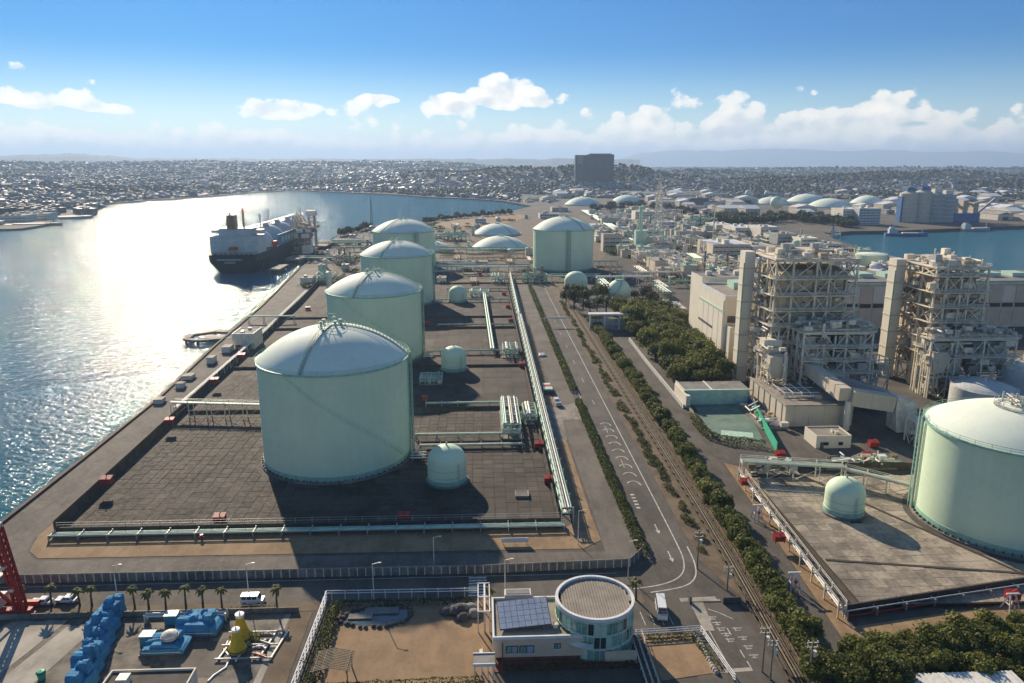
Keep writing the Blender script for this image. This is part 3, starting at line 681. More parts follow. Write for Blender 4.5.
# ================================================================== walls, fences, pipe racks of the left plant
def pipe_rack(label, p0, p1, pipes, step=8.0, width=2.4, name='pipe_rack', post='grey_steel', rail=False, z0=.16, cat='pipe rack', deck=None):
    """pipes: (side offset, z, radius, material)"""
    p0 = Vector((*p0, 0)); p1 = Vector((*p1, 0)); d = (p1-p0); L = d.length; d.normalize(); s = Vector((d.y, -d.x, 0))
    t = thing(name, label, cat, (p0.x,p0.y,z0)); zt = min(p[1] for p in pipes)
    for off, z, r, m in pipes:
        a = p0+s*off; b = p1+s*off; pp('pipe', m, t, (a.x,a.y,z), (b.x,b.y,z), r)
    n = max(1, int(L/step)); fl = MB()
    for i in range(n+1):
        c = p0+d*(L*i/n); hw = width/2
        for sd in (-hw, hw):
            q = c+s*sd; bar('post', post, t, (q.x,q.y,z0-.1), (q.x,q.y,max(p[1] for p in pipes)+(.9 if rail else .1)), .26)
        for zz in sorted({round(p[1]-p[2]-.12,2) for p in pipes}):
            a = c-s*(hw+.1); b = c+s*(hw+.1); bar('cross_beam', post, t, (a.x,a.y,zz), (b.x,b.y,zz), .24)
        if zt > 2.5 and i < n:
            e = p0+d*(L*(i+1)/n); q = c+s*hw; q2 = e+s*hw; bar('brace', post, t, (q.x,q.y,z0), (q2.x,q2.y,zt-.3), .14)
    if rail:
        for sd in (-width/2, width/2):
            for zz in (.5,.95):
                a = p0+s*sd; b = p1+s*sd; top = max(p[1] for p in pipes); bar('handrail', post, t, (a.x,a.y,top+zz), (b.x,b.y,top+zz), .09)
    if deck:
        a = p0+s*(width*.33); b = p1+s*(width*.33); bar('walkway', deck, t, (a.x,a.y,zt+.6), (b.x,b.y,zt+.6), .8, .1)
    return t
G, PG, LS, GS, WP = 'green_steel', 'pale_green', 'light_steel', 'grey_steel', 'white_paint'
pipe_rack('bundle of pale green pipes running along the front of the dark slab yard', (-106,170.6), (20.5,170.6), [(-1.3,.9,.16,PG),(-.8,1.0,.2,G),(-.3,1.0,.14,LS),(.15,1.0,.22,PG),(.65,.9,.16,GS),(1.1,1.3,.16,LS),(1.4,1.5,.12,PG)], 7, 3.0)
pipe_rack('long rack of green and pale pipes along the brown verge beside the slab yards', (21.6,172), (22.6,420), [(-1.3,3.4,.2,PG),(-.9,3.4,.14,G),(-.5,3.5,.24,LS),(0,3.4,.16,PG),(.4,3.4,.22,'ship_white'),(.85,3.4,.14,G),(1.2,3.4,.2,GS),(-1.0,5.0,.2,PG),(-.4,5.0,.14,GS),(.3,5.0,.22,LS),(.9,5.0,.14,G)], 8, 3.0, deck=GS)
pipe_rack('far stretch of pipe rack reaching on towards the lone tank', (22.6,424), (24,590), [(-1.2,3.4,.3,PG),(-.3,3.5,.34,LS),(.55,3.4,.28,G),(1.1,3.4,.2,G),(0,5.0,.3,PG)], 11, 3.0)
pipe_rack('thick pale green double pipe beside the second vessel, inside the slab yards', (5.5,345), (2.5,505), [(-.5,3.2,.5,PG),(.7,3.2,.45,PG)], 11, 2.6)
pipe_rack('raised pipe bridge with handrails from the quay wall to the nearest tank', (-112,261), (-72,256), [(-1.2,5.6,.3,PG),(-.5,5.6,.26,LS),(.3,5.6,.34,PG),(1.0,5.6,.22,LS)], 6.5, 3.4, rail=True, post=LS, deck=GS)
pipe_rack('sloping end of the pipe bridge at the foot of the nearest tank', (-72,255), (-66,237), [(-.9,4.2,.3,PG),(-.2,4.2,.26,LS),(.5,4.2,.34,PG)], 6, 2.6, rail=True, post=LS)
rows = [(439,-22,13,1.9,'pale green pipes on low stands between the nearest tank and the small vessel'),(448,-20,13,1.2,'low grey pipes behind the small vessel of the nearest tank'),(407,-21,9,1.8,'green pipes on low stands behind the nearest tank'),
        (354,-26,19,1.8,'green pipes on low stands beside the second vessel'),(327,-24,19,1.6,'low pipes on stands behind the second tank'),(302,-26,19,1.8,'green pipes on stands in front of the third vessel'),(291,-24,20,1.8,'pipes on stands by the far end of the slab yards')]
for k, (py, xa, xb, z, lab) in enumerate(rows):
    y = gp(480, py)[1]; pipe_rack(lab, (xa,y), (xb,y), [(-.8,z,.24,PG),(-.2,z+.1,.3,[PG,LS,G][k % 3]),(.5,z,.26,G),(1.0,z+.5,.2,LS)], 6, 2.6)
pipe_rack('pale pipes laid along the top of the quay side wall', (-111.6,262), (-114.5,372), [(-.5,3.3,.2,WP),(0,3.3,.2,LS),(.5,3.3,.16,WP)], 9, 1.4, post=LS)
pipe_rack('pipes along the quay side wall beyond the shed', (-115,380), (-122,520), [(-.5,3.0,.25,LS),(.2,3.0,.25,PG),(.8,3.0,.2,LS)], 12, 2.0)
pipe_rack('green pipe trestle crossing the quay near the second tank', (-134,425), (-108,425), [(-.6,4.0,.35,G),(.2,4.0,.3,PG),(.9,4.0,.3,G)], 8, 2.4)
# ---- containment walls with fence on top
def panel_wall(label, pts, h, step, m='dark_concrete', th=.45, fence=0.0, z0=0.0, name='yard_wall', fm='grey_steel', cap=None, cat='wall'):
    t = thing(name, label, cat, (pts[0][0],pts[0][1],z0)); k = 0
    for a, b in zip(pts, pts[1:]):
        a = Vector((*a,0)); b = Vector((*b,0)); L = (b-a).length; n = max(1, round(L/step)); d = (b-a)/n; ang = math.atan2(d.y, d.x)
        for i in range(n):
            c = a+d*(i+.5); bx('wall_panel', m, t, (c.x,c.y,z0+h/2), (d.length-.06, th, h), ang); q = a+d*i
            if fence: bar('fence_post', fm, t, (q.x,q.y,z0+h), (q.x,q.y,z0+h+fence), .1)
            elif k % 1 == 0: bx('pilaster', 'light_steel' if name == 'boundary_wall' else m, t, (q.x,q.y,z0+h/2+.03), (.22,th+.16,h+.06), ang)
            k += 1
        if fence:
            for zz in (.5,1.0): bar('fence_rail', fm, t, (a.x,a.y,z0+h+fence*zz), (b.x,b.y,z0+h+fence*zz), .06)
        if cap: bar('coping', cap, t, (a.x,a.y,z0+h+.05), (b.x,b.y,z0+h+.05), .1, th+.2)
    return t
panel_wall('low dark wall with fence posts along the front of the slab yard', [(-106.3,173.6),(20,173.6)], 1.5, 4.2, fence=1.3)
panel_wall('tall dark wall along the quay side of the slab yards', [(-107,174),(-110.4,258),(-112,300),(-114.6,372),(-118,480),(-124,575)], 2.9, 6.0, cap='soil')
panel_wall('low wall below the long pipe rack beside the brown verge', [(19.6,174),(19.8,300),(20,560)], 1.3, 6.0)
for y_, lab in ((264.5,'low wall dividing the yard of the nearest tank from the one behind'),(324.5,'low wall between the slab strips in front of the second tank'),(405,'low wall behind the second tank'),(434.5,'low wall in front of the third tank'),(562,'low wall behind the third tank')):
    panel_wall(lab, [(-108-(y_-264)*.04,y_),(-70,y_)] if y_ in (264.5,) else [(-108-(y_-264)*.04,y_),(19,y_)], 1.2, 9.0)
panel_wall('low wall behind the nearest tank, towards the long pipe rack', [(-22,264.5),(18,264.5)], 1.2, 9.0)
panel_wall('grey panel boundary wall with posts along the road before the tank yard', [(-121,150.6),(-60,150.4),(0,150.2),(33.5,151.5),(37.5,156.5)], 1.9, 1.85, 'concrete', .18, name='boundary_wall', cap='pale_concrete')
panel_wall('weathered retaining wall with pipes on the road side of the raised pale slabs', [(76.8,198),(75.0,165),(73.8,131.5)], .95, 5.0, 'pale_concrete', .4, fence=1.0, fm='light_steel')
panel_wall('dark panel wall along the front of the raised pale slabs', [(73.8,131.2),(110,138.2),(135,143)], 2.3, 4.0, 'dark_concrete', .4)
# red hose cabinets
def red_cabinet(x, y, z, label, big=1.0, rz=0.0):
    t = thing('hose_cabinet', label, 'cabinet', (x,y,z), 'red fire hose cabinets')
    w, d, h = 2.3*big, 1.5*big, 1.7*big
    b = MB(); b.add([(x-w/2,y-d/2,z+.35),(x+w/2,y-d/2,z+.35),(x+w/2,y+d/2,z+.35),(x-w/2,y+d/2,z+.35),(x-w/2,y-d/2,z+h*.8),(x+w/2,y-d/2,z+h*.8),(x+w/2,y+d/2,z+h),(x-w/2,y+d/2,z+h)],
        [(0,3,2,1),(4,5,6,7),(0,1,5,4),(1,2,6,5),(2,3,7,6),(3,0,4,7)]); b.build('body', 'red_paint', t)
    b = MB(); b.add([(x-w/2-.08,y-d/2-.08,z+h*.8+.02),(x+w/2+.08,y-d/2-.08,z+h*.8+.02),(x+w/2+.08,y+d/2+.08,z+h+.04),(x-w/2-.08,y+d/2+.08,z+h+.04),(x-w/2-.08,y-d/2-.08,z+h*.8+.14),(x+w/2+.08,y-d/2-.08,z+h*.8+.14),(x+w/2+.08,y+d/2+.08,z+h+.16),(x-w/2-.08,y+d/2+.08,z+h+.16)],
        [(0,3,2,1),(4,5,6,7),(0,1,5,4),(1,2,6,5),(2,3,7,6),(3,0,4,7)]); b.build('lid', 'red_paint', t)
    for sx in (-1,1): b2('door', 'red_paint', t, x+sx*w*.25-w*.21, x+sx*w*.25+w*.21, y-d/2-.05, y-d/2, z+.45, z+h*.72)
    for sx in (-1,1):
        for sy in (-1,1): bar('leg', 'dark_steel', t, (x+sx*w*.42,y+sy*d*.38,z-.1), (x+sx*w*.42,y+sy*d*.38,z+.36), .14)
    pp('hose_nozzle', 'red_paint', t, (x,y,z+h), (x+.5,y-.4,z+h+.8), .13)
for px, py, z, lab in [(107,484,2.9,'red cabinet alone on the quay wall beside the nearest yard'),(170,424,2.9,'red cabinet on the quay wall at the foot of the pipe bridge'),(215,383,2.9,'red cabinet on the quay wall by the pale pipes'),(242,358,2.9,'red cabinet on the quay wall near the grey shed'),
        (220,522,.2,'red cabinet at the front fence of the slab yard, out in the sun'),(404,521,.2,'red cabinet at the front fence, in the shadow of the nearest tank'),(549,483,.2,'red cabinet by the pipe rack near the front corner of the yard'),(539,448,.2,'red cabinet by the pipe rack beside the pump skid'),
        (522,367,.2,'red cabinet by the pipe rack behind the white sacks'),(516,351,.2,'red cabinet by the pipe rack opposite the second vessel'),(511,322,.2,'red cabinet by the pipe rack, behind the pair near the second vessel'),(508,308,.2,'red cabinet by the pipe rack, in front of the third vessel'),(504,295,.2,'red cabinet by the far stretch of the pipe rack'),
        (480,275,.2,'red cabinet in the far slab yard'),(478,268,.2,'red cabinet in the far slab yard behind another'),(476,262,.2,'red cabinet near the low white domes'),(463,264,.2,'small red cabinet near the fourth tank'),(308,310,.2,'red cabinet beside the quay pipes left of the second tank'),
        (427,325,.2,'orange red cabinet beside the third tank'),(780,458,1,'red cabinet at the end of the elevated pipes by the green wall'),(867,459,.1,'red cabinet with stair beside the elevated pipes'),(873,447,.1,'red cabinet beyond the elevated pipes, near the small hut')]:
    x, y = gp(px, py, z); red_cabinet(x, y, z, lab, 1.25)
for px, py, z, lab in [(745,484,2.3,'red cabinet on the retaining wall at the far corner of the pale slabs'),(779,540,2.3,'red cabinet on the retaining wall beside the pale slabs'),(1012,598,2.6,'red cabinet with white pipes on the front wall of the pale slabs')]:
    x, y = gp(px, py, z); red_cabinet(x, y, z-.4 if z > 2.5 else 1.9, lab, 1.1)
x, y = gp(202, 540); t = thing('hydrant', 'small red hydrant on the soil in front of the pipe bundle', 'hydrant', (x,y,.1)); pp('barrel', 'red_paint', t, (x,y,.1), (x,y,1.2), .3); pp('cap', 'red_paint', t, (x,y,1.2), (x,y,1.5), .4); pp('outlet', 'red_paint', t, (x-.7,y,.8), (x+.7,y,.8), .16)
for px, py, lab in [(425,401,'rusty orange crate beside the nearest tank'),(37+512-3,525,'')][:1]:
    x, y = gp(px, py); t = thing('steel_crate', lab, 'crate', (x,y,.16)); b2('box', 'orange_paint', t, x-1,x+1,y-.8,y+.8,.3,2.0); b2('lid', 'boiler_dark', t, x-1.1,x+1.1,y-.9,y+.9,2.0,2.15)
x, y = gp(522, 496); t = thing('valve_pit', 'square dark valve pit with raised kerb on the slabs', 'pit', (x,y,.16)); b2('cover', 'dark_steel', t, x-1.5,x+1.5,y-1.5,y+1.5,.2,.8)
for a in (-1.7,1.7): b2('kerb', 'concrete', t, x+a-.2,x+a+.2,y-1.9,y+1.9,.2,.9); b2('kerb', 'concrete', t, x-1.5,x+1.5,y+a-.2,y+a+.2,.2,.9)
for px, py, lab in [(855/2+42.5,275,'dark open pit in the far slab yard')][:1]:
    x, y = gp(470, 274); t = thing('valve_pit', lab, 'pit', (x,y,.16)); b2('cover', 'dark_steel', t, x-5,x+5,y-4,y+4,.2,.7)
    for a in (-5.3,5.3): b2('kerb', 'concrete', t, x+a-.3,x+a+.3,y-4.4,y+4.4,.2,1.0)
# ---- pump skid where the racks meet
def skid(x0, x1, y0, y1, label, n=16, h=5.5):
    t = thing('process_skid', label, 'skid', ((x0+x1)/2,(y0+y1)/2,.16))
    b2('base_frame', 'concrete', t, x0,x1,y0,y1,.16,.55)
    for i in range(3):
        for j in range(4):
            x, y = x0+.5+(x1-x0-1)*i/2, y0+.5+(y1-y0-1)*j/3; bar('column', G, t, (x,y,.5), (x,y,h), .25)
    for z in (h*.55, h):
        for j in range(4): y = y0+.5+(y1-y0-1)*j/3; bar('beam', PG, t, (x0+.4,y,z), (x1-.4,y,z), .28)
        for i in range(3): x = x0+.5+(x1-x0-1)*i/2; bar('beam', PG, t, (x,y0+.4,z), (x,y1-.4,z), .28)
    for i in range(n):
        x, y = random.uniform(x0+1,x1-1), random.uniform(y0+1,y1-1); k = i % 4; m = random.choice([PG,G,LS,GS,WP])
        if k == 0: pp('drum', m, t, (x,y,.5), (x,y,random.uniform(1.5,h*.8)), random.uniform(.4,.9))
        elif k == 1: pp('pipe', m, t, (x0+.3,y,h*.55+.4), (x1-.3,y,h*.55+.4), random.uniform(.15,.3))
        elif k == 2: pp('pipe', m, t, (x,y0+.3,h+.4), (x,y1-.3,h+.4), random.uniform(.15,.35))
        else: pp('riser', m, t, (x,y,.5), (x,y,h+random.uniform(0,1.5)), .2)
    z = h*.55
    for yy in (y0+.3, y1-.3): bar('handrail', WP, t, (x0,yy,z+1), (x1,yy,z+1), .1)
    for xx in (x0+.3, x1-.3): bar('handrail', WP, t, (xx,y0,z+1), (xx,y1,z+1), .1)
skid(6.5,13.5,232,262,'pale green pump skid of pipes and drums beside the nearest tank yard', 26)
skid(14.5,20,246,260,'smaller green pipe skid against the long pipe rack', 16, 4.0)
skid(10,18,338,352,'pale green pipe skid opposite the second vessel', 14, 4.5)
skid(-8,6,500,512,'green pipe skid beside the third vessel', 14, 4.5)
skid(8,19,560,578,'green pipe skid at the far end of the pipe rack', 16, 6)
skid(-26,-16,296,304,'small pipe skid between the first two tanks', 10, 3.5)
for k, (tx, ty, lab) in enumerate([(-20.5,219,'cluster of grey valves at the foot of the nearest tank'),(-25.5,343,'cluster of grey valves at the foot of the second tank'),(-28.5,486,'cluster of grey valves at the foot of the third tank')]):
    t = thing('valve_cluster', lab, 'valves', (tx,ty,.16))
    for i in range(6): y = ty-3+i*1.2; pp('pipe', [LS,PG,GS][i % 3], t, (tx-2,y,1+.3*(i%2)), (tx+3,y,1+.3*(i%2)), .2); pp('valve_stem', GS, t, (tx+.5,y,1), (tx+.5,y,2.4), .12)
    bar('support', GS, t, (tx-1,ty-3.5,.7), (tx-1,ty+3.5,.7), .2); bar('support', GS, t, (tx+2,ty-3.5,.7), (tx+2,ty+3.5,.7), .2); pp('riser', LS, t, (tx-1.5,ty,.3), (tx-1.5,ty,6), .25)
    for s_ in (-1,2):
        for e_ in (-3.4,3.4): bar('leg', GS, t, (tx+s_,ty+e_,.1), (tx+s_,ty+e_,.7), .2)
# ---- things on the verge and service road
x, y = gp(543,356); t = thing('sack_pile', 'pile of white sacks on the service road', 'sacks', (x,y,.1))
for i in range(7):
    b = MB(); cx, cy = x+random.uniform(-1.4,1.4), y+random.uniform(-2.2,2.2); b.lathe([(.05,0),(.75,.1),(.85,.45),(.5,.85),(.05,.9)], 10, (cx,cy,.1), sx=1.2); b.build('sack', 'white_paint', t, 60)
x, y = gp(548,392); t = thing('container_stack', 'red, white and green containers stacked on the pale pad', 'container', (x,y,.11))
b2('white_box', WP, t, x-1.8,x+1.4,y+4.5,y+7.5,.12,1.6); b2('red_box', 'red_paint', t, x-1.8,x+1.6,y+1.2,y+4.3,.12,1.9); b2('green_box', PG, t, x-1.9,x+1.7,y-2.5,y+1.0,.12,2.0); b2('dark_skirt', 'dark_steel', t, x-2,x+1.8,y-3.4,y-2.6,.12,1.6)
def vehicle(x, y, rz, label, kind='car', m='car_white', z=.1, group=None):
    L, Wd, H = dict(car=(4.4,1.75,1.45), van=(4.8,1.9,2.0), bus=(6.3,2.05,2.6), truck=(5.5,2.0,2.3))[kind]
    t = thing('parked_'+kind, label, kind if kind != 'car' else 'car', (0,0,0), group)
    hood = dict(car=.30, van=.16, bus=.10, truck=.28)[kind]; hb = .5 if kind == 'car' else .55
    def prof(u0, u1, z0, z1, u2, u3, w0, w1): # lower and upper outline
        return MB().add([(-w0/2,u0,z0),(w0/2,u0,z0),(w0/2,u1,z0),(-w0/2,u1,z0),(-w1/2,u2,z1),(w1/2,u2,z1),(w1/2,u3,z1),(-w1/2,u3,z1)], [(0,3,2,1),(4,5,6,7),(0,1,5,4),(1,2,6,5),(2,3,7,6),(3,0,4,7)])
    prof(-L/2,L/2,.32,.32+H*.34,-L/2+.06,L/2-.1,Wd,Wd*.97).build('body', m, t)
    f = L/2-L*hood; r_ = -L/2+(.45 if kind == 'car' else .06); zc = .32+H*.34
    if kind == 'truck': f = L*.18; r0 = f; prof(-.0*L, L/2-.1, zc, H, .1, L/2-.5, Wd*.97, Wd*.88).build('cabin', m, t); prof(-L/2,-.1,zc,zc+.5,-L/2,-.1,Wd,Wd).build('load_bed', 'grey_steel', t)
    else: prof(r_, f, zc, H, r_+(.5 if kind=='car' else .12), f-(.75 if kind=='car' else .35), Wd*.97, Wd*.82).build('cabin', m, t)
    fz0, fz1 = zc+.08, H-.16
    if kind != 'truck':
        k0, k1 = r_+(.5 if kind=='car' else .25), f-.5
        for sx in (-1,1):
            nW = 2 if kind == 'car' else 3
            for i in range(nW):
                a = k0+(k1-k0)*i/nW+.06; b = k0+(k1-k0)*(i+1)/nW-.06; MB().box(sx*Wd*.45-.035, sx*Wd*.45+.035, a, b, fz0, fz1-.04).build('side_window', 'glass_dark', t)
    yf = f if kind != 'truck' else L/2-.1
    MB().add([(-Wd*.44,yf+.02,fz0),(Wd*.44,yf+.02,fz0),(Wd*.38,yf-(.62 if kind=='car' else .28),fz1),(-Wd*.38,yf-(.62 if kind=='car' else .28),fz1)], [(0,1,2,3)]).build('windscreen', 'glass_dark', t)
    if kind != 'truck': MB().add([(-Wd*.44,r_-.02,fz0),(-Wd*.38,r_+(.4 if kind=='car' else .07),fz1),(Wd*.38,r_+(.4 if kind=='car' else .07),fz1),(Wd*.44,r_-.02,fz0)], [(0,1,2,3)]).build('rear_window', 'glass_dark', t)
    for sx in (-1,1):
        for sy in (-.31,.31):
            wh = MB().tube([(sx*(Wd/2-.2),sy*L,.33),(sx*(Wd/2+.01),sy*L,.33)], .33, 14).build('wheel', 'rubber', t); MB().tube([(sx*(Wd/2),sy*L,.33),(sx*(Wd/2+.03),sy*L,.33)], .19, 10).build('hub', 'grey_steel', wh)
        MB().box(sx*Wd*.36-.17, sx*Wd*.36+.17, L/2-.1, L/2+.01, .6, .76).build('headlight', 'light_steel', t); MB().box(sx*Wd*.38-.13, sx*Wd*.38+.13, -L/2-.01, -L/2+.1, .62, .82).build('tail_light', 'red_paint', t)
    MB().box(-Wd/2,Wd/2,L/2-.12,L/2+.05,.3,.5).build('bumper', 'grey_steel', t); MB().box(-Wd/2,Wd/2,-L/2-.05,-L/2+.12,.3,.5).build('bumper', 'grey_steel', t)
    t.location = (x,y,z); t.rotation_euler[2] = rz; return t
x, y = gp(557,405); vehicle(x, y, .15, 'white pickup parked on the pale pad by the pipe rack', 'truck', z=.13)
x, y = gp(515,545); t = thing('notice_board', 'long white notice board on the soil before the pipe bundle', 'sign', (x,y,.1)); b2('board', WP, t, x-3.3,x+3.3,y-.06,y+.06,.7,1.9)
for q in (-2.8,0,2.8): bar('post', GS, t, (x+q,y+.12,.05), (x+q,y+.12,1.9), .12)
# ---- quay furniture
def shed(x0, x1, y0, y1, h, label, wall, roof, name='shed', door=True, pitch=0.0, cat='building', par=.5, units=3):
    t = thing(name, label, cat, ((x0+x1)/2,(y0+y1)/2,.05)); b2('wall', wall, t, x0,x1,y0,y1,.0,h)
    if pitch:
        xm = (x0+x1)/2; MB().add([(x0-.4,y0-.4,h),(x1+.4,y0-.4,h),(x1+.4,y1+.4,h),(x0-.4,y1+.4,h),(xm,y0-.4,h+pitch),(xm,y1+.4,h+pitch)], [(0,1,4),(2,3,5),(1,2,5,4),(3,0,4,5),(0,3,2,1)]).build('roof', roof, t)
    else:
        b2('roof', roof, t, x0+.25,x1-.25,y0+.25,y1-.25,h,h+.1)
        for (a,b_,c,d) in ((x0,x1,y0,y0+.25),(x0,x1,y1-.25,y1),(x0,x0+.25,y0+.25,y1-.25),(x1-.25,x1,y0+.25,y1-.25)): b2('parapet', wall, t, a,b_,c,d,h,h+par)
        for i in range(units):
            u, v = random.uniform(x0+(x1-x0)*.15,x0+(x1-x0)*.8), random.uniform(y0+(y1-y0)*.15,y0+(y1-y0)*.8); s_ = min(x1-x0,y1-y0)*.07; b2('roof_unit', 'light_steel', t, u-s_,u+s_,v-s_,v+s_,h+.1,h+.1+s_*1.5)
    if door:
        b2('door', 'dark_steel', t, x0+(x1-x0)*.12, x0+(x1-x0)*.12+1.2, y0-.06, y0, .05, 2.2)
        n = max(1, min(8, int((x1-x0)/5)))
        fl = max(1, int(h/4.0))
        for f in range(fl):
            for i in range(n):
                u = x0+(x1-x0)*(i+.7)/(n+.4); hw_ = .8 if x1-x0 < 14 else (x1-x0)/(n+.4)*.44; w_ = b2('window', 'glass_dark', t, u-hw_,u+hw_,y0-.04,y0+.02,1.1+f*4,2.2+f*4 if h > 2.8 else 1.9); b2('sill', 'light_steel', w_, u-hw_-.1,u+hw_+.1,y0-.14,y0-.02,.95+f*4,1.09+f*4)
    return t
shed(-123,-112.5,362,377,7.5,'pale grey shed at the landward end of the small round jetty','light_steel','roof_grey')
for px, py, w, l, h, lab in [(160,403,3.2,4,1.8,'grey steel box on the quay edge opposite the pipe bridge'),(181,388,3,3,2.2,'pale box on the quay edge beyond the grey one'),(189,379,4,5,1.8,'low flat box on the quay edge behind the pale box'),(212,363,3,5,3.0,'white rounded quay tank near the grey shed'),(228,352,4,6,3.0,'small cluster of quay machinery beside the grey shed')]:
    x, y = gp(px, py); t = thing('quay_box', lab, 'box', (x,y,.07)); b2('body', 'light_steel', t, x-w/2,x+w/2,y-l/2,y+l/2,.1,h); b2('lid', 'pale_concrete', t, x-w/2-.1,x+w/2+.1,y-l/2-.1,y+l/2+.1,h,h+.2); b2('plinth', 'concrete', t, x-w/2-.5,x+w/2+.5,y-l/2-.5,y+l/2+.5,.05,.35); pp('pipe', 'grey_steel', t, (x-w/2-1,y,.6), (x+w/2+1,y,.6), .15)
t = thing('round_jetty', 'small ring shaped landing jetty on piles beside the quay', 'jetty', (-146,392,-3)); 
b = MB(); pts = [(-132,388),(-148,383),(-155,386),(-156,396),(-146,404),(-134,402)]
for a, c in zip(pts, pts[1:]): b.beam((a[0],a[1],-.4), (c[0],c[1],-.4), 3.2, 1.2)
b.build('deck', 'concrete', t); b2('inner_deck', 'pale_concrete', t, -148,-136,389,397,-1.0,-.4)
for a in pts: pp('pile', 'dark_concrete', t, (a[0],a[1],-9), (a[0],a[1],-.5), .8)
# ================================================================== vegetation
def leaf_cloud(mb, pts, size, rnd, ctr=None):
    for p in pts:
        s = size*rnd.uniform(.6,1.4); n = Vector((rnd.gauss(0,1),rnd.gauss(0,1),rnd.gauss(0,1)+.5)).normalized() if ctr is None else (Vector((rnd.gauss(0,.55),rnd.gauss(0,.55),rnd.gauss(0,.55)))+(Vector(p)-ctr).normalized()).normalized()
        u = n.orthogonal().normalized(); u = Quaternion(n, rnd.uniform(0,6.28)) @ u; v = n.cross(u); p = Vector(p)
        mb.add([p-u*s, p-v*s*.6, p+u*s, p+v*s*.6], [(0,1,2,3)])
def tree_variant(seed, r, h, leaf='leaf', nb=20, per=110, trunk=.16, size=.25, flat=.8):
    rnd = random.Random(seed); L = MB(); zc = h-r*flat; cl = []
    for i in range(nb):
        a = rnd.uniform(0,6.28); e = rnd.uniform(-.5,1.0); q = r*rnd.uniform(.35,.72); c = Vector((q*math.cos(a)*math.cos(e*.9), q*math.sin(a)*math.cos(e*.9), zc+q*flat*math.sin(e))); cr = r*rnd.uniform(.32,.5); cl.append((c, cr)); pts = []
        for k in range(per):
            d = Vector((rnd.gauss(0,1),rnd.gauss(0,1),rnd.gauss(0,1))).normalized()*cr*rnd.uniform(.75,1.05); pts.append(c+d)
        leaf_cloud(L, pts, size*r/2.6, rnd, c)
    T = MB(); bend = rnd.uniform(-.15,.15); T.tube([(0,0,-.3),(bend,0,h*.3),(bend*2,bend,h*.62)], [trunk*1.3,trunk,trunk*.6], 7)
    for c, cr in cl[:5]: T.tube([(bend,0,h*.32), tuple(Vector((bend,0,h*.32)).lerp(c,.55)+Vector((0,0,.2))), tuple(c)], [trunk*.6,trunk*.4,trunk*.15], 5)
    return T, L, leaf
def tree_protos(name, label, group, cat, specs):
    out = []
    for s in specs:
        T, L, lf = tree_variant(**s); o = thing(name, label, cat, (0,0,0), group); T.build('trunk', 'bark', o); L.build('crown', lf, o); out.append(o)
    return out
def scatter(protos, spots, used=set(), rng=random, smin=.8, smax=1.2):
    for x, y, z in spots:
        p = rng.choice(protos); s = rng.uniform(smin, smax)
        if p.name not in used: used.add(p.name); p.location = (x,y,z); p.scale = (s,s,s); p.rotation_euler[2] = rng.uniform(0,6.28)
        else: dup(p, (x,y,z), rng.uniform(0,6.28), scale=(s*rng.uniform(.9,1.1),s,s*rng.uniform(.85,1.15)))
row_t = tree_protos('roadside_tree', 'bushy green tree in the dense row between pipeway and back road', 'trees between the pipeway and the back road', 'tree', [dict(seed=1,r=2.9,h=6.0),dict(seed=2,r=2.6,h=5.4),dict(seed=3,r=3.1,h=6.4)])
spots = []
y = 110.0
while y < 415:
    gap = 231 < y < 240 or 300 < y < 303
    if not gap: spots.append((float(np.interp(y,[110,150,190,260,420],[59.0,60.6,62.0,62.6,63.2])) + random.uniform(-.5,.5), y, .05))
    if not gap: spots.append((float(np.interp(y,[110,150,190,260,420],[60.6,62.2,63.4,64.0,64.4])) + random.uniform(-.4,.4) - .4, y+1.6, .05))
    y += random.uniform(2.9,3.9)
scatter(row_t, spots, smin=.72, smax=1.02)
grove_t = tree_protos('grove_tree', 'rounded dark green tree in the thick grove before the white plant building', 'trees of the grove beside the back road', 'tree', [dict(seed=11,r=4.6,h=9.5,nb=22,per=90,trunk=.3,size=.22),dict(seed=12,r=4.2,h=8.6,nb=22,per=90,trunk=.3,size=.22),dict(seed=13,r=5.0,h=10.2,nb=24,per=90,trunk=.3,size=.22)])
spots = []
for _ in range(4000):
    if len(spots) >= 80: break
    x, y = random.uniform(78,112), random.uniform(282,438); xr = np.interp(y,[282,300,340,380,438],[98,103,106,109,114]); xl = np.interp(y,[282,340,438],[79,80.5,81])
    if xl < x < xr and all((x-a)**2+(y-b)**2 > 5.2**2 for a,b,_ in spots): spots.append((x,y,.05))
scatter(grove_t, spots, smin=.95, smax=1.25)
wood_t = tree_protos('dark_tree', 'dark evergreen tree in the clump below the lone tank and ball tank', 'dark trees below the lone tank', 'tree', [dict(seed=21,r=5.2,h=12,leaf='leaf_dark',nb=18,per=52,trunk=.35,size=.22),dict(seed=22,r=4.6,h=10.5,leaf='leaf_dark',nb=18,per=52,trunk=.35,size=.22)])
spots = [(*gp(px,py),.05) for px,py in [(566,305),(574,311),(583,309),(590,314),(597,311),(603,306),(575,302),(588,303),(597,302),(569,298),(582,297),(606,312),(640,309),(646,306),(652,312),(634,303)]]
scatter(wood_t, spots)
low_t = tree_protos('belt_tree', 'bushy green tree in the belt below the raised pale slabs', 'trees in the belt before the raised slabs', 'tree', [dict(seed=31,r=3.0,h=5.6),dict(seed=32,r=2.7,h=5.0),dict(seed=33,r=3.2,h=6.2)])
spots = []
for _ in range(3000):
    if len(spots) >= 110: break
    x, y = random.uniform(62,124), random.uniform(107,124.5); top = np.interp(x,[62,70,95,124],[113,118.5,121,124.5])
    if y < top and not (71 < x < 94 and y < 110) and all((x-a)**2+(y-b)**2 > 2.15**2 for a,b,_ in spots): spots.append((x,y,.05))
scatter(low_t, spots, smin=.78, smax=1.08)
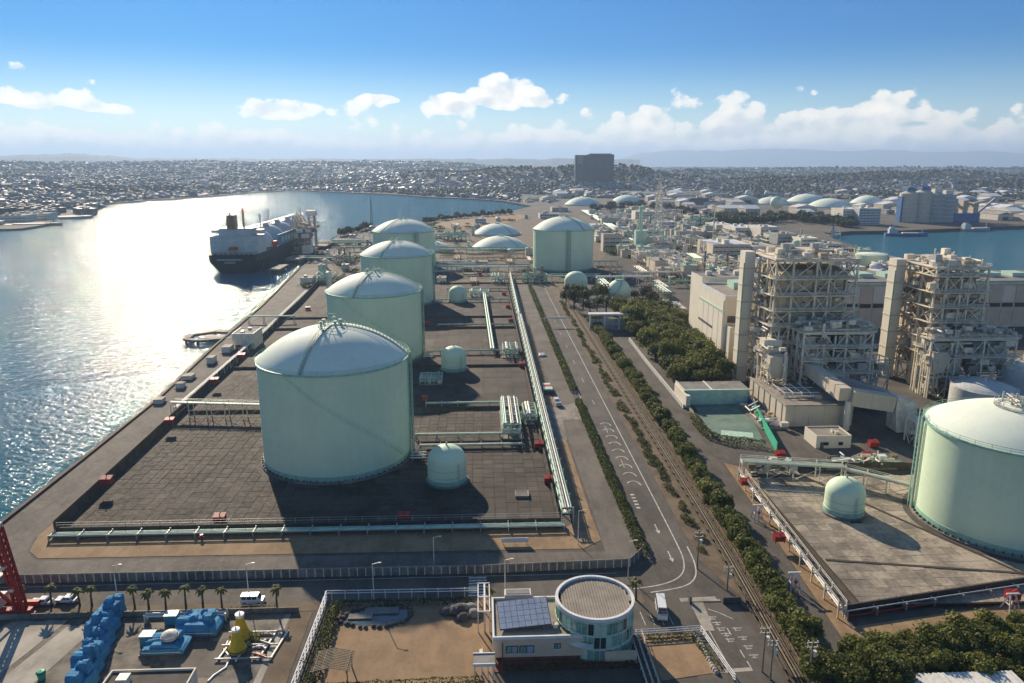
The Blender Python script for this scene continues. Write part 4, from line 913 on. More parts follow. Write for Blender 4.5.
# hedges
def hedge(label, pts, w, h, dens=9.0, m='leaf_hedge', z=.08, size=.26):
    t = thing('hedge', label, 'hedge', (pts[0][0],pts[0][1],z)); L = MB(); S = MB(); rnd = random.Random(len(pts)+int(pts[0][1]))
    for a, b in zip(pts, pts[1:]):
        a = Vector((*a,0)); b = Vector((*b,0)); ln = (b-a).length; d = (b-a)/ln; s = Vector((-d.y,d.x,0)); P = []
        for i in range(int(ln*dens*w)):
            u = rnd.uniform(0,ln); k = 1+.28*mnoise.noise(Vector(((a+d*u).x/1.7,(a+d*u).y/1.7,w))); ang = rnd.uniform(-.25,math.pi+.25); q = rnd.uniform(.75,1.05); p = a+d*u+s*(math.cos(ang)*w/2*q*k); P.append((p.x,p.y,z+max(.1,h*.35+math.sin(ang)*h*.65*q*k)))
        leaf_cloud(L, P, size, rnd)
        for i in range(int(ln/1.5)): p = a+d*(i*1.5+.4); S.tube([(p.x,p.y,z-.05),(p.x+.1,p.y,z+h*.55)], .06, 5)
    L.build('foliage', m, t); S.build('stems', 'bark', t)['kind'] = 'stuff'
hedge('long clipped green hedge between the service road and the main road', [(37.8,156),(37.4,200),(37.2,270)], 2.7, 2.2, 30)
hedge('far part of the clipped hedge beside the main road', [(37.2,284),(37,400),(36.8,545)], 2.7, 2.1, 14, size=.36)
hedge('clipped hedge in front of the walled green court', [(76.5,252),(75.8,240),(76.5,231),(80,227),(92,222)], 3.2, 2.4, 12, size=.3)
hedge('garden hedge behind the white pipe fence of the lawn', [(-30.6,112),(-30.6,138)], 2.4, 1.8, 20)
hedge('low hedge across the lower end of the dry lawn', [(-29,113.5),(-14,114),(0,114.5)], 1.6, .9, 20, size=.2)
hedge('low planting along the foot of the visitor building', [(3.5,117.3),(28,117.3)], 1.4, .8, 22, 'leaf_dark', size=.2)
hedge('dark hedge along the top of the lawn beside the road', [(-31,138.6),(-2,138.6)], 1.5, 1.3, 20, 'leaf_dark', size=.22)
# median shrubs
shr = []
for k in range(3):
    rnd = random.Random(50+k); L = MB(); T = MB(); P = []
    for i in range(150): d = Vector((rnd.gauss(0,1),rnd.gauss(0,1),abs(rnd.gauss(0,1)))).normalized()*rnd.uniform(.6,1.1); P.append((d.x*1.3,d.y*1.5,.15+d.z*1.3))
    leaf_cloud(L, P, .24, rnd); T.tube([(0,0,-.1),(.1,0,.9)], .08, 5); o = thing('shrub', 'low green shrub on the planted strip beside the main road', 'shrub', (0,0,0), 'shrubs beside the main road'); T.build('stem', 'bark', o); L.build('foliage', 'leaf_hedge', o); shr.append(o)
spots = []
for i in range(120):
    y = 158+i*2.75
    if random.random() < .22: continue
    spots.append((np.interp(y,[158,190,480],[52.6,53.0,53.4])+random.uniform(-1.1,1.1), y, .05))
scatter(shr, spots, smin=.6, smax=1.15)
# palms
def palm_proto(seed, h):
    rnd = random.Random(seed); o = thing('palm_tree', 'palm', 'palm tree', (0,0,0), 'palms along the road verge'); T = MB(); lean = rnd.uniform(-.3,.3); T.tube([(0,0,-.2),(lean*.3,0,h*.5),(lean,0,h)], [.26,.19,.17], 8); T.build('trunk', 'bark', o, 60)
    for i in range(16):
        a = 6.28*i/16+rnd.uniform(-.15,.15); e = rnd.uniform(-.25,1.25); B = MB(); n = 6; ln = rnd.uniform(1.2,1.6); prev = None
        for k in range(n+1):
            u = k/n; rr = ln*u*math.cos(e*(1-u*.4)); zz = h+ln*(math.sin(e)*u-.75*u*u); w = .34*math.sin(math.pi*min(1,u*.9+.08)); c, s = math.cos(a), math.sin(a); A = (lean+c*rr-s*w, s*rr+c*w, zz-.1*u); C = (lean+c*rr+s*w, s*rr-c*w, zz-.1*u); M_ = (lean+c*rr, s*rr, zz+.08)
            if prev: B.add([prev[0],prev[1],M_,A], [(0,1,2,3)]); B.add([prev[1],prev[2],C,M_], [(0,1,2,3)])
            prev = (A,M_,C)
        B.build('frond', 'leaf_palm', o)
    return o
pal = [palm_proto(1,4.2), palm_proto(2,4.8), palm_proto(3,3.6)]
PS = [(23,605,'short palm behind the red crane legs'),(52,607,'palm between the two parked white cars'),(80,606,'stout palm beside the parked cars, at the end of the row'),(92,606,'palm just behind the long blue covered row'),(135,608,'palm behind the end of the long blue covered row'),(149,610,'slender palm beside a lamp post on the verge'),(166,609,'palm behind the blue covered machine'),(186,607,'tall palm behind the pair of blue covered machines'),
      (203,606,'palm on the verge behind the blue cover'),(222,607,'palm on the verge behind the yellow buoys'),(277,610,'slim palm near the white pipe fence corner'),(490,606,'small palm beside the zebra crossing'),(636,600,'short palm beside the round glass tower')]
for i, (px,py,lab) in enumerate(PS):
    x, y = gp(px,py); o = pal[i % 3]
    if i < 3: o.location = (x,y,.05); o['label'] = lab
    else: o = dup(o, (x,y,.05), random.uniform(0,6.28), lab, scale=random.uniform(.85,1.1))
# ================================================================== road markings and street furniture
def smooth(pts, n=3):
    for _ in range(n):
        q = [pts[0]]
        for a, b in zip(pts, pts[1:]): q += [(a[0]*.75+b[0]*.25,a[1]*.75+b[1]*.25),(a[0]*.25+b[0]*.75,a[1]*.25+b[1]*.75)]
        pts = q+[pts[-1]]
    return pts
def mark(name, pts, w, z=.075, m='marking'):
    b = MB(); v = []
    if len(pts) > 2: pts = smooth(pts)
    P = [Vector((*p,0)) for p in pts]
    for i, p in enumerate(P):
        d = (P[min(i+1,len(P)-1)]-P[max(i-1,0)]).normalized(); s = Vector((-d.y,d.x,0))*w/2; v += [(p.x+s.x,p.y+s.y,z),(p.x-s.x,p.y-s.y,z)]
    b.add(v, [(2*i,2*i+1,2*i+3,2*i+2) for i in range(len(P)-1)]); o = b.build(name, m); o['kind'] = 'structure'; return o
mark('edge_line', [(47.6,540),(47.3,300),(47.2,180),(47.1,162),(46.9,154),(45.0,147.5),(40,143.8),(32,142.3)], .28)
mark('edge_line', [(49.2,160),(49,152),(47.4,146),(44,142.6),(36,140.9)], .3)
mark('edge_line', [(39.0,160),(39.0,540)], .22)
mark('edge_line', [(-120,148.9),(30,148.9)], .15)
for i in range(9):
    y = 178+i*30
    if y > 205: mark('lane_dash', [(43.2,y),(43.2,y+6)], .2)
for i in range(9):                                                   # white chevrons that slow the traffic
    y = 196+i*6.2; mark('chevron', [(41.8,y+.6),(42.8,y+1.9),(44.2,y+2.2),(45.2,y+1.0),(45.5,y-.9)], .34)
for y in (168.5,155):
    mark('arrow', [(44.0,y+3),(44.0,y-.4)], .28); MB_ = MB().add([(43.4,y-.2,.075),(44.6,y-.2,.075),(44.0,y-2.0,.075)], [(0,2,1)]).build('arrow_head', 'marking'); MB_['kind'] = 'structure'
for i in range(7): mark('crossing_stripe', [(-3.2,141.4+i*1.15),(.7,141.4+i*1.15)], .6)
for i in range(5): mark('deceleration_mark', [(41.2,181+i*2.0),(42.3,181+i*2.0)], .8); 
# gate road lettering and lines
def ptm(px,py): return gp(px,py,.07)
mark('lane_line', [ptm(706,625),ptm(738,683)], .2); mark('lane_line', [ptm(708,609),ptm(720,613),ptm(733,619)], .2)
for px,py in [(727,628),(740,650),(747,661)]: a = ptm(px,py); mark('lane_dash', [a,(a[0]+.1,a[1]-2.2)], .2)
mark('stop_line', [ptm(680,600),ptm(716,598)], 1.3, m='pale_concrete'); mark('stop_line', [ptm(712,672),ptm(752,669)], 1.0, m='pale_concrete')
for base, n, ch in [((696,608),3,'T'),((712,617),5,'H'),((737,628),4,'K')]:
    for i in range(n):
        a = ptm(base[0]+i*(4.5 if ch!='K' else 5.5), base[1]+i*(5.5 if ch!='K' else 9)); w = .9
        mark('road_letter', [(a[0]-w,a[1]),(a[0]+w,a[1])], .22); mark('road_letter', [(a[0]-w*.6,a[1]-.7),(a[0]+w*.6,a[1]-.7)], .2); mark('road_letter', [(a[0]+(.0 if i%2 else -.5),a[1]+.3),(a[0]+(.0 if i%2 else -.5),a[1]-1.0)], .22)
for i in range(4): a = ptm(640+i*9,612); mark('bay_line', [a,(a[0]+.2,a[1]-4.5)], .14, z=.1)
# lamp posts and utility poles
def lamp_post(px, py, h, label, wood=False, arms=1):
    x, y = gp(px, py); t = thing('utility_pole' if wood else 'lamp_post', label, 'pole' if wood else 'lamp post', (x,y,.05))
    MB().tube([(x,y,0),(x,y,h)], [.2,.12] if wood else [.13,.08], 8).build('pole', 'timber' if wood else 'light_steel', t, 60)
    if wood:
        for z in (h-.5,h-1.4): bar('cross_arm', 'light_steel', t, (x-1.0,y,z), (x+1.0,y,z), .14); [pp('insulator', 'white_paint', t, (x+q,y,z+.05), (x+q,y,z+.4), .09) for q in (-.8,0,.8)]
        pp('transformer', 'light_steel', t, (x+.45,y-.1,h-3.1), (x+.45,y-.1,h-2.1), .34)
    else:
        for s in range(arms): e = -1 if s else 1; bar('arm', 'light_steel', t, (x,y,h-.1), (x+e*1.3,y,h+.25), .09); bx('lamp_head', 'light_steel', t, (x+e*1.5,y,h+.25), (.7,.25,.14))
for a in [(118,602,8.5,'lamp post among the palms behind the long blue row'),(374,600,8.5,'lamp post at the edge of the shaded road beside the lawn'),(505,598,9,'lamp post by the zebra crossing'),(578,545,9,'lamp post on the brown verge at the yard corner'),(628,578,9,'lamp post at the corner of the boundary wall'),(434,565,7,'lamp post on the soil in the shadow of the nearest tank'),(249,598,8,'lamp post behind the white van')]: lamp_post(*a)
for a in [(697,569,9.5,'wooden utility pole beside the bend of the main road'),(808,690,10,'thick wooden pole standing in front of the roadside trees'),(762,672,9.5,'wooden utility pole with transformer beside the gate road'),(770,680,8.5,'second wooden pole close beside the one with transformer'),(727,590,6,'short pole by the gate at the bend')]: lamp_post(*a, wood=True)
# vehicles
for px, py, lab in [(42,604,'white car parked beneath the palms, the one closer to the red crane'),(67,602,'white car parked beneath the palms, beside the stout palm')]: x, y = gp(px,py); vehicle(x, y, 1.5, lab, 'car')
x, y = gp(253,603); vehicle(x, y, -1.57, 'white van parked on the road behind the yellow buoys', 'van')
x, y = gp(661,613); vehicle(x, y, 3.0, 'white minibus parked beside the round glass tower', 'bus')
# pipeway in the median
mat('rusty', (.13,.10,.07), .85, var=.35, sc=.6); mat('rusty_pale', (.22,.175,.125), .85, var=.3, sc=.6)
def track(label, pts, name='pipeway'):
    t = thing(name, label, 'pipeway', (pts[0][0],pts[0][1],.05)); 
    for a, b in zip(pts, pts[1:]):
        a = Vector((*a,0)); b = Vector((*b,0)); d = (b-a).normalized(); s = Vector((d.y,-d.x,0)); L = (b-a).length
        for off, z, r, m in ((-1.0,.75,.22,'rusty'),(-.3,.7,.2,'rusty_pale'),(.35,.75,.22,'rusty'),(.9,.7,.16,'rusty')): p = a+s*off; q = b+s*off; pp('pipe', m, t, (p.x,p.y,z), (q.x,q.y,z), r)
        for off in (-1.7,1.6): p = a+s*off; q = b+s*off; bar('fence_rail', 'rusty_pale', t, (p.x,p.y,1.5), (q.x,q.y,1.5), .1); bar('kerb', 'rusty', t, (p.x,p.y,.2), (q.x,q.y,.2), .3, .3)
        n = int(L/5)
        for i in range(n):
            c = a+d*(L*(i+.5)/n); p = c-s*1.7; q = c+s*1.6; bar('sleeper', 'dark_concrete', t, (p.x,p.y,.22), (q.x,q.y,.22), .4, .5); bar('fence_post', 'rusty_pale', t, (p.x,p.y,.1), (p.x,p.y,1.5), .1); bar('fence_post', 'rusty_pale', t, (q.x,q.y,.1), (q.x,q.y,1.5), .1)
track('brown pipeway of parallel rusty pipes along the planted strip', [(56.0,112),(57.4,150),(58.0,180),(58.3,240),(58.8,350),(59.6,520)])
# gantry over the road, gate frame, white barrier of the back road
gx0, gy = gp(545,326); t = thing('height_gantry', 'thin white height gantry spanning the main road', 'gantry', (gx0,gy,.05)); gx1 = gx0+15
for x in (gx0,gx1): bar('post', WP, t, (x,gy,0), (x,gy,5), .25)
bar('beam', WP, t, (gx0,gy,5), (gx1,gy,5), .4); bar('sign_bar', LS, t, (gx0+3,gy-.2,4.4), (gx1-3,gy-.2,4.4), .1, .5)
ax, ay = gp(590,330); bx_, by_ = gp(634,330); t = thing('portal_gate', 'white portal gate frame with grey shutters across the back road', 'gate', ((ax+bx_)/2,ay,.05)); n = 3
for i in range(n+1): x = ax+(bx_-ax)*i/n; bar('post', WP, t, (x,ay,0), (x,ay,8.2), .7)
b2('lintel', WP, t, ax-.6,bx_+.6,ay-.4,ay+5,8.2,9.0)
for i in range(n): x0 = ax+(bx_-ax)*i/n; x1 = ax+(bx_-ax)*(i+1)/n; b2('shutter', 'grey_steel', t, x0+.4,x1-.4,ay-.1,ay+.1,.1,6.2); bar('mullion', LS, t, ((x0+x1)/2,ay-.2,.1), ((x0+x1)/2,ay-.2,6.2), .2); b2('transom', LS, t, x0+.4,x1-.4,ay-.25,ay-.12,3.0,3.4)
panel_wall('white slatted barrier wall along the back road below the grove', [(77.2,372),(76.4,330),(76.0,262)], 1.7, 2.2, 'white_paint', .5, name='barrier_wall')
# ================================================================== power station
BS, BT, BD = 'boiler_steel', 'boiler_tan', 'boiler_dark'
def frame(t, xs, ys, zs, w=.75, m=BS, brace='X', faces=('f','l','b','r'), inner=True):
    for i, x in enumerate(xs):
        for j, y in enumerate(ys):
            if not inner and 0 < i < len(xs)-1 and 0 < j < len(ys)-1: continue
            bar('column', m, t, (x,y,zs[0]), (x,y,zs[-1]), w)
    for z in zs[1:]:
        for y in ys: bar('girder', m, t, (xs[0],y,z), (xs[-1],y,z), w*.7, w*.9)
        for x in xs: bar('girder', m, t, (x,ys[0],z), (x,ys[-1],z), w*.7, w*.9)
    for fc in faces:
        P = [(x,ys[0]-.02) for x in xs] if fc == 'f' else [(x,ys[-1]+.02) for x in xs] if fc == 'b' else [(xs[0]-.02,y) for y in ys] if fc == 'l' else [(xs[-1]+.02,y) for y in ys]
        for k, (za, zb) in enumerate(zip(zs, zs[1:])):
            for i, (p, q) in enumerate(zip(P, P[1:])):
                s = (i+k) % 3
                if brace == 'V' or s == 0: m_ = ((p[0]+q[0])/2,(p[1]+q[1])/2); bar('brace', m, t, (*p,zb), (*m_,za), w*.5); bar('brace', m, t, (*q,zb), (*m_,za), w*.5)
                elif s == 1: bar('brace', m, t, (*p,za), (*q,zb), w*.5); bar('brace', m, t, (*p,zb), (*q,za), w*.5)
                elif (i*7+k*3) % 2 == 0: bar('brace', m, t, (*p,za), (*q,zb), w*.45)
def walkway(t, x0, x1, y0, y1, z, m=BS, rail=True):
    w = b2('walkway', m, t, x0,x1,y0,y1,z,z+.18)
    if rail:
        b = MB()
        for zz in (.55,1.1):
            for a, c in (((x0,y0),(x1,y0)),((x1,y0),(x1,y1)),((x1,y1),(x0,y1)),((x0,y1),(x0,y0))): b.beam((*a,z+.18+zz), (*c,z+.18+zz), .12)
        n = max(1,int((x1-x0)/2.2))
        for i in range(n+1): u = x0+(x1-x0)*i/n; b.beam((u,y0,z+.1), (u,y0,z+1.3), .12); b.beam((u,y1,z+.1), (u,y1,z+1.3), .12)
        b.build('handrail', 'light_steel', w)
def clutter(t, x0, x1, y0, y1, z0, z1, n, rnd, mats=(BS,BT,BD,'light_steel','grey_steel'), big=1.0):
    for i in range(n):
        m = rnd.choice(mats); x, y, z = rnd.uniform(x0,x1), rnd.uniform(y0,y1), rnd.uniform(z0,z1); k = rnd.random()
        if k < .28: s = rnd.uniform(.7,2.0)*big; b2('casing', m, t, x-s,x+s,y-s*.7,y+s*.7,z-s*.6,z+s*.6)
        elif k < .5: L = rnd.uniform(3,10)*big; pp('pipe', m, t, (max(x0,x-L/2),y,z), (min(x1,x+L/2),y,z), rnd.uniform(.18,.5))
        elif k < .68: L = rnd.uniform(3,9)*big; pp('pipe', m, t, (x,max(y0,y-L/2),z), (x,min(y1,y+L/2),z), rnd.uniform(.18,.5))
        elif k < .86: pp('riser', m, t, (x,y,max(z0-2,z-rnd.uniform(2,7))), (x,y,min(z1,z+3)), rnd.uniform(.18,.55))
        else: L = rnd.uniform(3,8); bar('cable_tray', m, t, (x,y,z), (min(x1,x+L),y,z+rnd.uniform(-2,2)), .6, .15)
def boiler(label, X0, X1, Y0, Y1, ZT, seed, low=None):
    rnd = random.Random(seed); t = thing('boiler_unit', label, 'boiler', ((X0+X1)/2,(Y0+Y1)/2,.06), 'steel framed boilers of the power station')
    nx = 5; xs = [X0+(X1-X0)*k for k in (0,.21,.5,.66,1)]; ys = [Y0+(Y1-Y0)*k for k in (0,.33,.66,1)]; zs = [0,8,15,21.5,28,34,40,46.5,ZT]
    frame(t, xs, ys, zs, .66, BS, faces=('f','l','r'))
    # furnace casing, hung inside the frame, with lagging panels
    cx0, cx1, cy0, cy1 = X0+3, X1-3, Y0+2.5, Y1-3
    b2('furnace_casing', BT, t, cx0,cx1,cy0,cy1,9,ZT-3.5); n = 6
    for i in range(n):
        for z in (ZT-11.5, ZT-19.5): a = cx0+(cx1-cx0)*i/n; b2('lagging_panel', BT, t, a+.25,a+(cx1-cx0)/n-.25,cy0-.35,cy0-.02,z,z+6.6)
    for i in range(5): a = cy0+(cy1-cy0)*i/5; b2('lagging_panel', BT, t, cx0-.35,cx0-.02,a+.3,a+(cy1-cy0)/5-.3,ZT-18,ZT-5)
    for z in (ZT-3.6, ZT-12, ZT-20): b2('buckstay', BD, t, cx0-.6,cx1+.6,cy0-.9,cy0-.4,z-.5,z)
    # roof deck, penthouse and vents
    b2('roof_deck', BS, t, X0-.8,X1+.8,Y0-.8,Y1+.8,ZT+.3,ZT+.6); walkway(t, X0-.6,X1+.6,Y0-.6,Y0+2.6,ZT+.7)
    b2('penthouse', 'beige_wall', t, X0+6,X1-5,Y0+10,Y1-6,ZT+.6,ZT+3.2)
    for i in range(7):
        x, y = X0+3+(X1-X0-7)*i/6, Y0+6+(i*37 % 11)*(Y1-Y0-12)/11; b = b2('silencer', rnd.choice(['light_steel','grey_steel',BS]), t, x-1.3,x+1.3,y-1.3,y+1.3,ZT+.6,ZT+rnd.uniform(3.4,6.2)); b2('cap', 'grey_steel', b, x-1.5,x+1.5,y-1.5,y+1.5,ZT+2.0,ZT+2.3)
        pp('vent_pipe', 'light_steel', t, (x+2.2,y+1,ZT+.5), (x+2.2,y+1,ZT+4+(i%3)), .3)
    clutter(t, X0+1,X1-1,Y0+1,Y1-1,ZT+.9,ZT+3.0,60,rnd,(BS,BT,'light_steel','grey_steel','cream_wall'))
    for z in zs[2:-1]:
        walkway(t, X0-2.0,X1+1.0,Y0-1.8,Y0-.5,z+.3); walkway(t, X0-2.0,X0-.5,Y0,Y1,z+.3, rail=False)
    clutter(t, X0+.6,X1-.6,Y0+.4,Y0+2.2,10,ZT-4,80,rnd); clutter(t, X0-1.5,X0+2.6,Y0+.5,Y1-2,8,ZT-5,70,rnd); clutter(t, X1-2.6,X1+1.2,Y0+.5,Y1-8,8,ZT-5,22,rnd)
    # tall flat duct beside the frame
    FY = Y0+19; b = b2('flue_riser', 'cream_wall', t, X0-5.6,X0-1.4,FY,FY+6,0,ZT+1.5)
    for z in range(6, int(ZT), 7): b2('stiffener', 'beige_wall', b, X0-5.8,X0-1.2,FY-.25,FY+6.2,z,z+.5)
    for i in range(6): z = 6+i*7; bar('tie', BS, t, (X0-1.4,FY+3,z), (X0,FY+3,z+.5), .5); bar('tie_brace', BS, t, (X0-3,FY-.2,z), (X0,FY-6,z+6), .3)
    pp('drain_pipe', 'green_steel', t, (X0-5.9,FY-.3,0), (X0-5.9,FY-.3,ZT-3), .25)
    # lower bays stepping out towards the road
    A0, A1, LY, lz = low; W_ = A1-A0; zt = lz[-1]
    frame(t, [A0,A0+W_*.3,A0+W_*.62,A1], [LY,(LY+Y0)/2,Y0-1.0], lz, .65, 'light_steel', 'V', faces=('f','l'))
    b2('deck', BS, t, A0-1,A1+1,LY-.6,Y0-2.4,zt+.3,zt+.6); walkway(t, A0-1,A1+1,LY-1,LY+2,zt+.7, m='light_steel')
    for z in lz[2:-1]: walkway(t, A0,A1+1,LY-2.2,LY-.6,z+.3, m='light_steel')
    b2('air_heater', 'beige_wall', t, A0+2,A0+W_*.42,LY+2,Y0-2,zt*.42,zt-1.5); b2('air_heater', 'grey_steel', t, A0+W_*.55,A1-1.5,LY+2.5,Y0-2,zt*.42,zt-1.5)
    clutter(t, A0,A1,LY,Y0-1,zt+.9,zt+4,80,rnd,(BS,'light_steel','grey_steel',BT)); clutter(t, A0+1,A1-1,LY+.3,LY+2,2,zt-1,70,rnd,('light_steel','grey_steel',BD,BS))
    clutter(t, A1,A1+8,LY+1,Y0,2,zt*.6,26,rnd,('light_steel','grey_steel',BD)); frame(t, [A1+2,A1+9], [LY+2,Y0-1], [0,zt*.35,zt*.6], .45, 'grey_steel', faces=('f','l'))
    # hopper ducts at the side
    for k in range(2):
        y = Y0+1-k*7; b = MB(); zt = 21-k*5; b.add([(X0-4,y-5,zt),(X0+3,y-5,zt),(X0+3,y,zt),(X0-4,y,zt),(X0-2.5,y-4,zt-6),(X0+1.5,y-4,zt-6),(X0+1.5,y-1,zt-6),(X0-2.5,y-1,zt-6),(X0-4,y-5,zt+2.6),(X0+3,y-5,zt+2.6),(X0+3,y,zt+2.6),(X0-4,y,zt+2.6)],
            [(4,7,6,5),(0,1,5,4),(1,2,6,5),(2,3,7,6),(3,0,4,7),(8,9,10,11),(0,8,11,3),(0,1,9,8),(1,2,10,9),(2,3,11,10)]); b.build('hopper', ['cream_wall','beige_wall',BT][k], t); walkway(t, X0-5.5,X0-4.1,y-5,y,zt-2); clutter(t, X0-5,X0+5,y-6,y+2,2,zt+6,24,rnd,(BS,'light_steel','grey_steel',BD))
        for sx in (X0-4.2,X0+2.8): 
            for sy in (y-4.6,y-.4): bar('leg', 'light_steel', t, (sx,sy,0), (sx,sy,zt), .4)
    return t
B1 = boiler('tall steel framed boiler with the low concrete box and big bent duct at its foot', 113.3, 145, 277, 303, 53.5, 5, (121.5,148,266,[0,6,12,17,22,27.5]))
B2 = boiler('steel framed boiler beside the blue white tank, farther from the grove', 179, 200, 281, 309, 49.5, 9, (175,209,272,[0,8,16,23]))
B3 = boiler('boiler showing only its pale flue riser, past the second boiler', 248, 274, 285, 306, 49, 14, (250,274,276,[0,8,16,23]))
# ducts and concrete box in front of the first boiler
t = thing('concrete_box', 'long low concrete box with ribs at the foot of the first boiler', 'building', (117,258,.06))
b2('wall', 'beige_wall', t, 106,130,241,276,0,7.6); b2('roof', 'roof_brown', t, 106.4,129.6,241.4,275.6,7.6,7.75)
for i in range(6): y = 244+i*5.6; b2('rib', 'beige_wall', t, 105.75,106,y,y+.35,.1,7.4)
for i in range(4): x = 109+i*5.4; b2('rib', 'beige_wall', t, x,x+.35,240.78,241,.1,7.4)
b2('coping', 'pale_concrete', t, 105.7,106.3,240.7,276.2,7.6,8.1); b2('coping', 'pale_concrete', t, 106.3,130.2,240.7,241.3,7.6,8.1)
for i in range(4): 
    for j in range(2): x, y = 109+i*3.2, 250+j*6; bar('roof_frame', WP, t, (x,y,7.7), (x,y,9.6), .22); bar('roof_frame', WP, t, (x,y,9.6), (x+3.2,y,9.6), .22); bar('roof_frame', WP, t, (x,y,9.6), (x,y+5.8,9.6), .22)
clutter(t, 108,121,245,272,7.9,8.8,16,random.Random(3),('light_steel','grey_steel',BT))
t = thing('flue_duct', 'big rectangular beige duct that bends over the hut on one round column', 'duct', (128,240,.06))
def duct(t, P, w, h, m):
    for a, b in zip(P, P[1:]):
        d = (Vector(b)-Vector(a)).normalized(); L = (Vector(b)-Vector(a)).length; o = bar('duct_section', m, t, a, b, w, h); 
        for i in range(1, int(L/6.5)+1): c = Vector(a)+d*(i*6.5-.3); bar('flange', 'beige_wall', t, c, c+d*.22, w+.2, h+.2)
duct(t, [(125,274,14.5),(125,238,12.6)], 4.2, 4.6, 'beige_wall'); duct(t, [(127.1,238,11.8),(141,236,10)], 4.6, 5.4, 'beige_wall')
b = MB(); b.add([(141,233.4,6.9),(141,238.8,6.9),(141,238.8,13.1),(141,233.4,13.1),(148.5,232.5,0.5),(148.5,239.5,.5),(147.5,239.5,11),(147.5,232.5,11),(141.5,232.5,.5),(141.5,239.5,.5)], [(0,1,2,3),(7,6,5,4),(3,2,6,7),(0,3,7,4),(0,4,8),(1,9,5),(1,5,6,2),(0,8,9,1),(8,4,5,9)]); b.build('duct_hood', 'light_steel', t)
pp('column', 'cream_wall', t, (126,237,0), (126,237,10.4), 1.1); duct(t, [(134,262,9),(150,256,5)], 5, 6, 'grey_steel'); duct(t, [(133,285,14),(134,262,9.5)], 5, 6, 'beige_wall')
for x in (139,150): bar('stand', 'grey_steel', t, (x,258,0), (x,258,6), .6)
t = thing('stair_tower', 'small open lattice stair tower below the bent duct', 'tower', (146,224,.06)); frame(t, [141,146,151], [221,227], [0,4,8], .4, 'light_steel', faces=('f','l','b','r')); walkway(t, 141,151,221,227,8.2,'light_steel'); clutter(t, 142,150,221,227,1,8,16,random.Random(4),('light_steel','grey_steel'))
b2('stair_flight', 'light_steel', t, 151.2,152.8,220,228,0,.3)
shed(108,119.5,220.5,229.5,3.9,'cream hut with a ribbed flat roof beside the bent duct','cream_wall','roof_brown',name='hut')
# blue-white tank and heap of fittings near boiler 2
x, y = 187,256; t = thing('water_tank', 'pale blue water tank with a shallow white roof below the second boiler', 'tank', (x,y,.06)); MB().lathe([(11,0),(11,9)],48,(x,y,0)).build('shell','ship_white',t,30); MB().lathe(dome_prof(11.1,2.4,9),48,(x,y,0)).build('roof','ship_white',t,40); railing('rim_rail','light_steel',t,x,y,11,9,1,36); pp('vent','light_steel',t,(x,y,11),(x,y,12.4),.4); b2('manway','grey_steel',t,x-1,x+1,y-11.4,y-10.9,.3,2.2)
t = thing('water_tank', 'squat pale tank between the two boilers and the pale blue one', 'tank', (214,272,.06)); MB().lathe([(9,0),(9,12)],40,(214,272,0)).build('shell','ship_white',t,30); MB().lathe(dome_prof(9.1,2,12),40,(214,272,0)).build('roof','light_steel',t,40); railing('rim_rail','light_steel',t,214,272,9,12,1,30)
# turbine hall
t = thing('turbine_hall', 'long beige turbine hall with a green roof edge behind the boilers', 'building', (235,412,.06))
b2('wall', 'beige_wall', t, 150,345,396,436,0,24.5); b2('roof', 'roof_grey', t, 149.4,345.6,395.4,436.6,25.9,26.3); b2('roof_edge', 'pale_green', t, 149,346,395,437,24.5,25.9)
for i in range(26): a = 151+i*7.4; b2('wall_panel', 'cream_wall' if i % 2 else 'beige_wall', t, a,a+7.1,395.7,395.98,14.5,23.6); w = b2('window', 'glass_dark', t, a+.4,a+6.7,395.75,395.97,11.6,13.8); b2('wall_panel', 'beige_wall', t, a,a+7.1,395.7,395.98,3,11)
for i in range(12): a = 156+i*15; b2('roof_vent', 'pale_green', t, a,a+8,410,420,26.3,28.6)
# white building left of the boilers
t = thing('control_building', 'white windowless block with a notched corner beside the first boiler', 'building', (118,342,.06))
b2('wall', 'cream_wall', t, 109.5,136,322,361,0,31); b2('roof', 'roof_brown', t, 110.1,135.4,322.6,360.4,31,31.15)
for a,b_,c,d in ((109.5,136,322,322.6),(109.5,136,360.4,361),(109.5,110.1,322.6,360.4),(135.4,136,322.6,360.4)): b2('parapet', 'white_paint', t, a,b_,c,d,31,32.2)
b2('lower_block', 'cream_wall', t, 110.5,136,316,322,0,19); b2('string_course', 'pale_green', t, 109.2,109.5,322,361,24.5,25.3); b2('louvre', 'dark_steel', t, 109.25,109.5,338,360,14,15); b2('louvre', 'dark_steel', t, 111,135,321.7,322,20,23)
b2('roof_house', 'pale_green', t, 121,130,345,355,31.15,34.5)
for i, y in enumerate((326,333,352)): b2('door', 'grey_steel', t, 109.3,109.5,y,y+2.6,0,3.2+.6*(i==1))
for i in range(5): a = 322+i*7.8; b2('joint', 'beige_wall', t, 109.42,109.5,a+.05,a+.2,.2,24.3)
pp('downpipe', 'grey_steel', t, (109.3,323,0), (109.3,323,30), .15)
shed(112,150,366,386,33.5,'pale tall block just behind the white windowless block','cream_wall','roof_grey',name='plant_block',door=False,units=5)
shed(96,112,404,424,7,'low white flat roofed building behind the grove','cream_wall','roof_grey',name='plant_building')
t = thing('scrap_heap', 'heap of silvery fittings on a low concrete platform behind the grove', 'scrap', (110,440,.06)); b2('platform', 'beige_wall', t, 99,124,432,450,0,5); clutter(t, 100,123,433,449,5.4,7.0,40,random.Random(8),('light_steel','white_paint','grey_steel'))
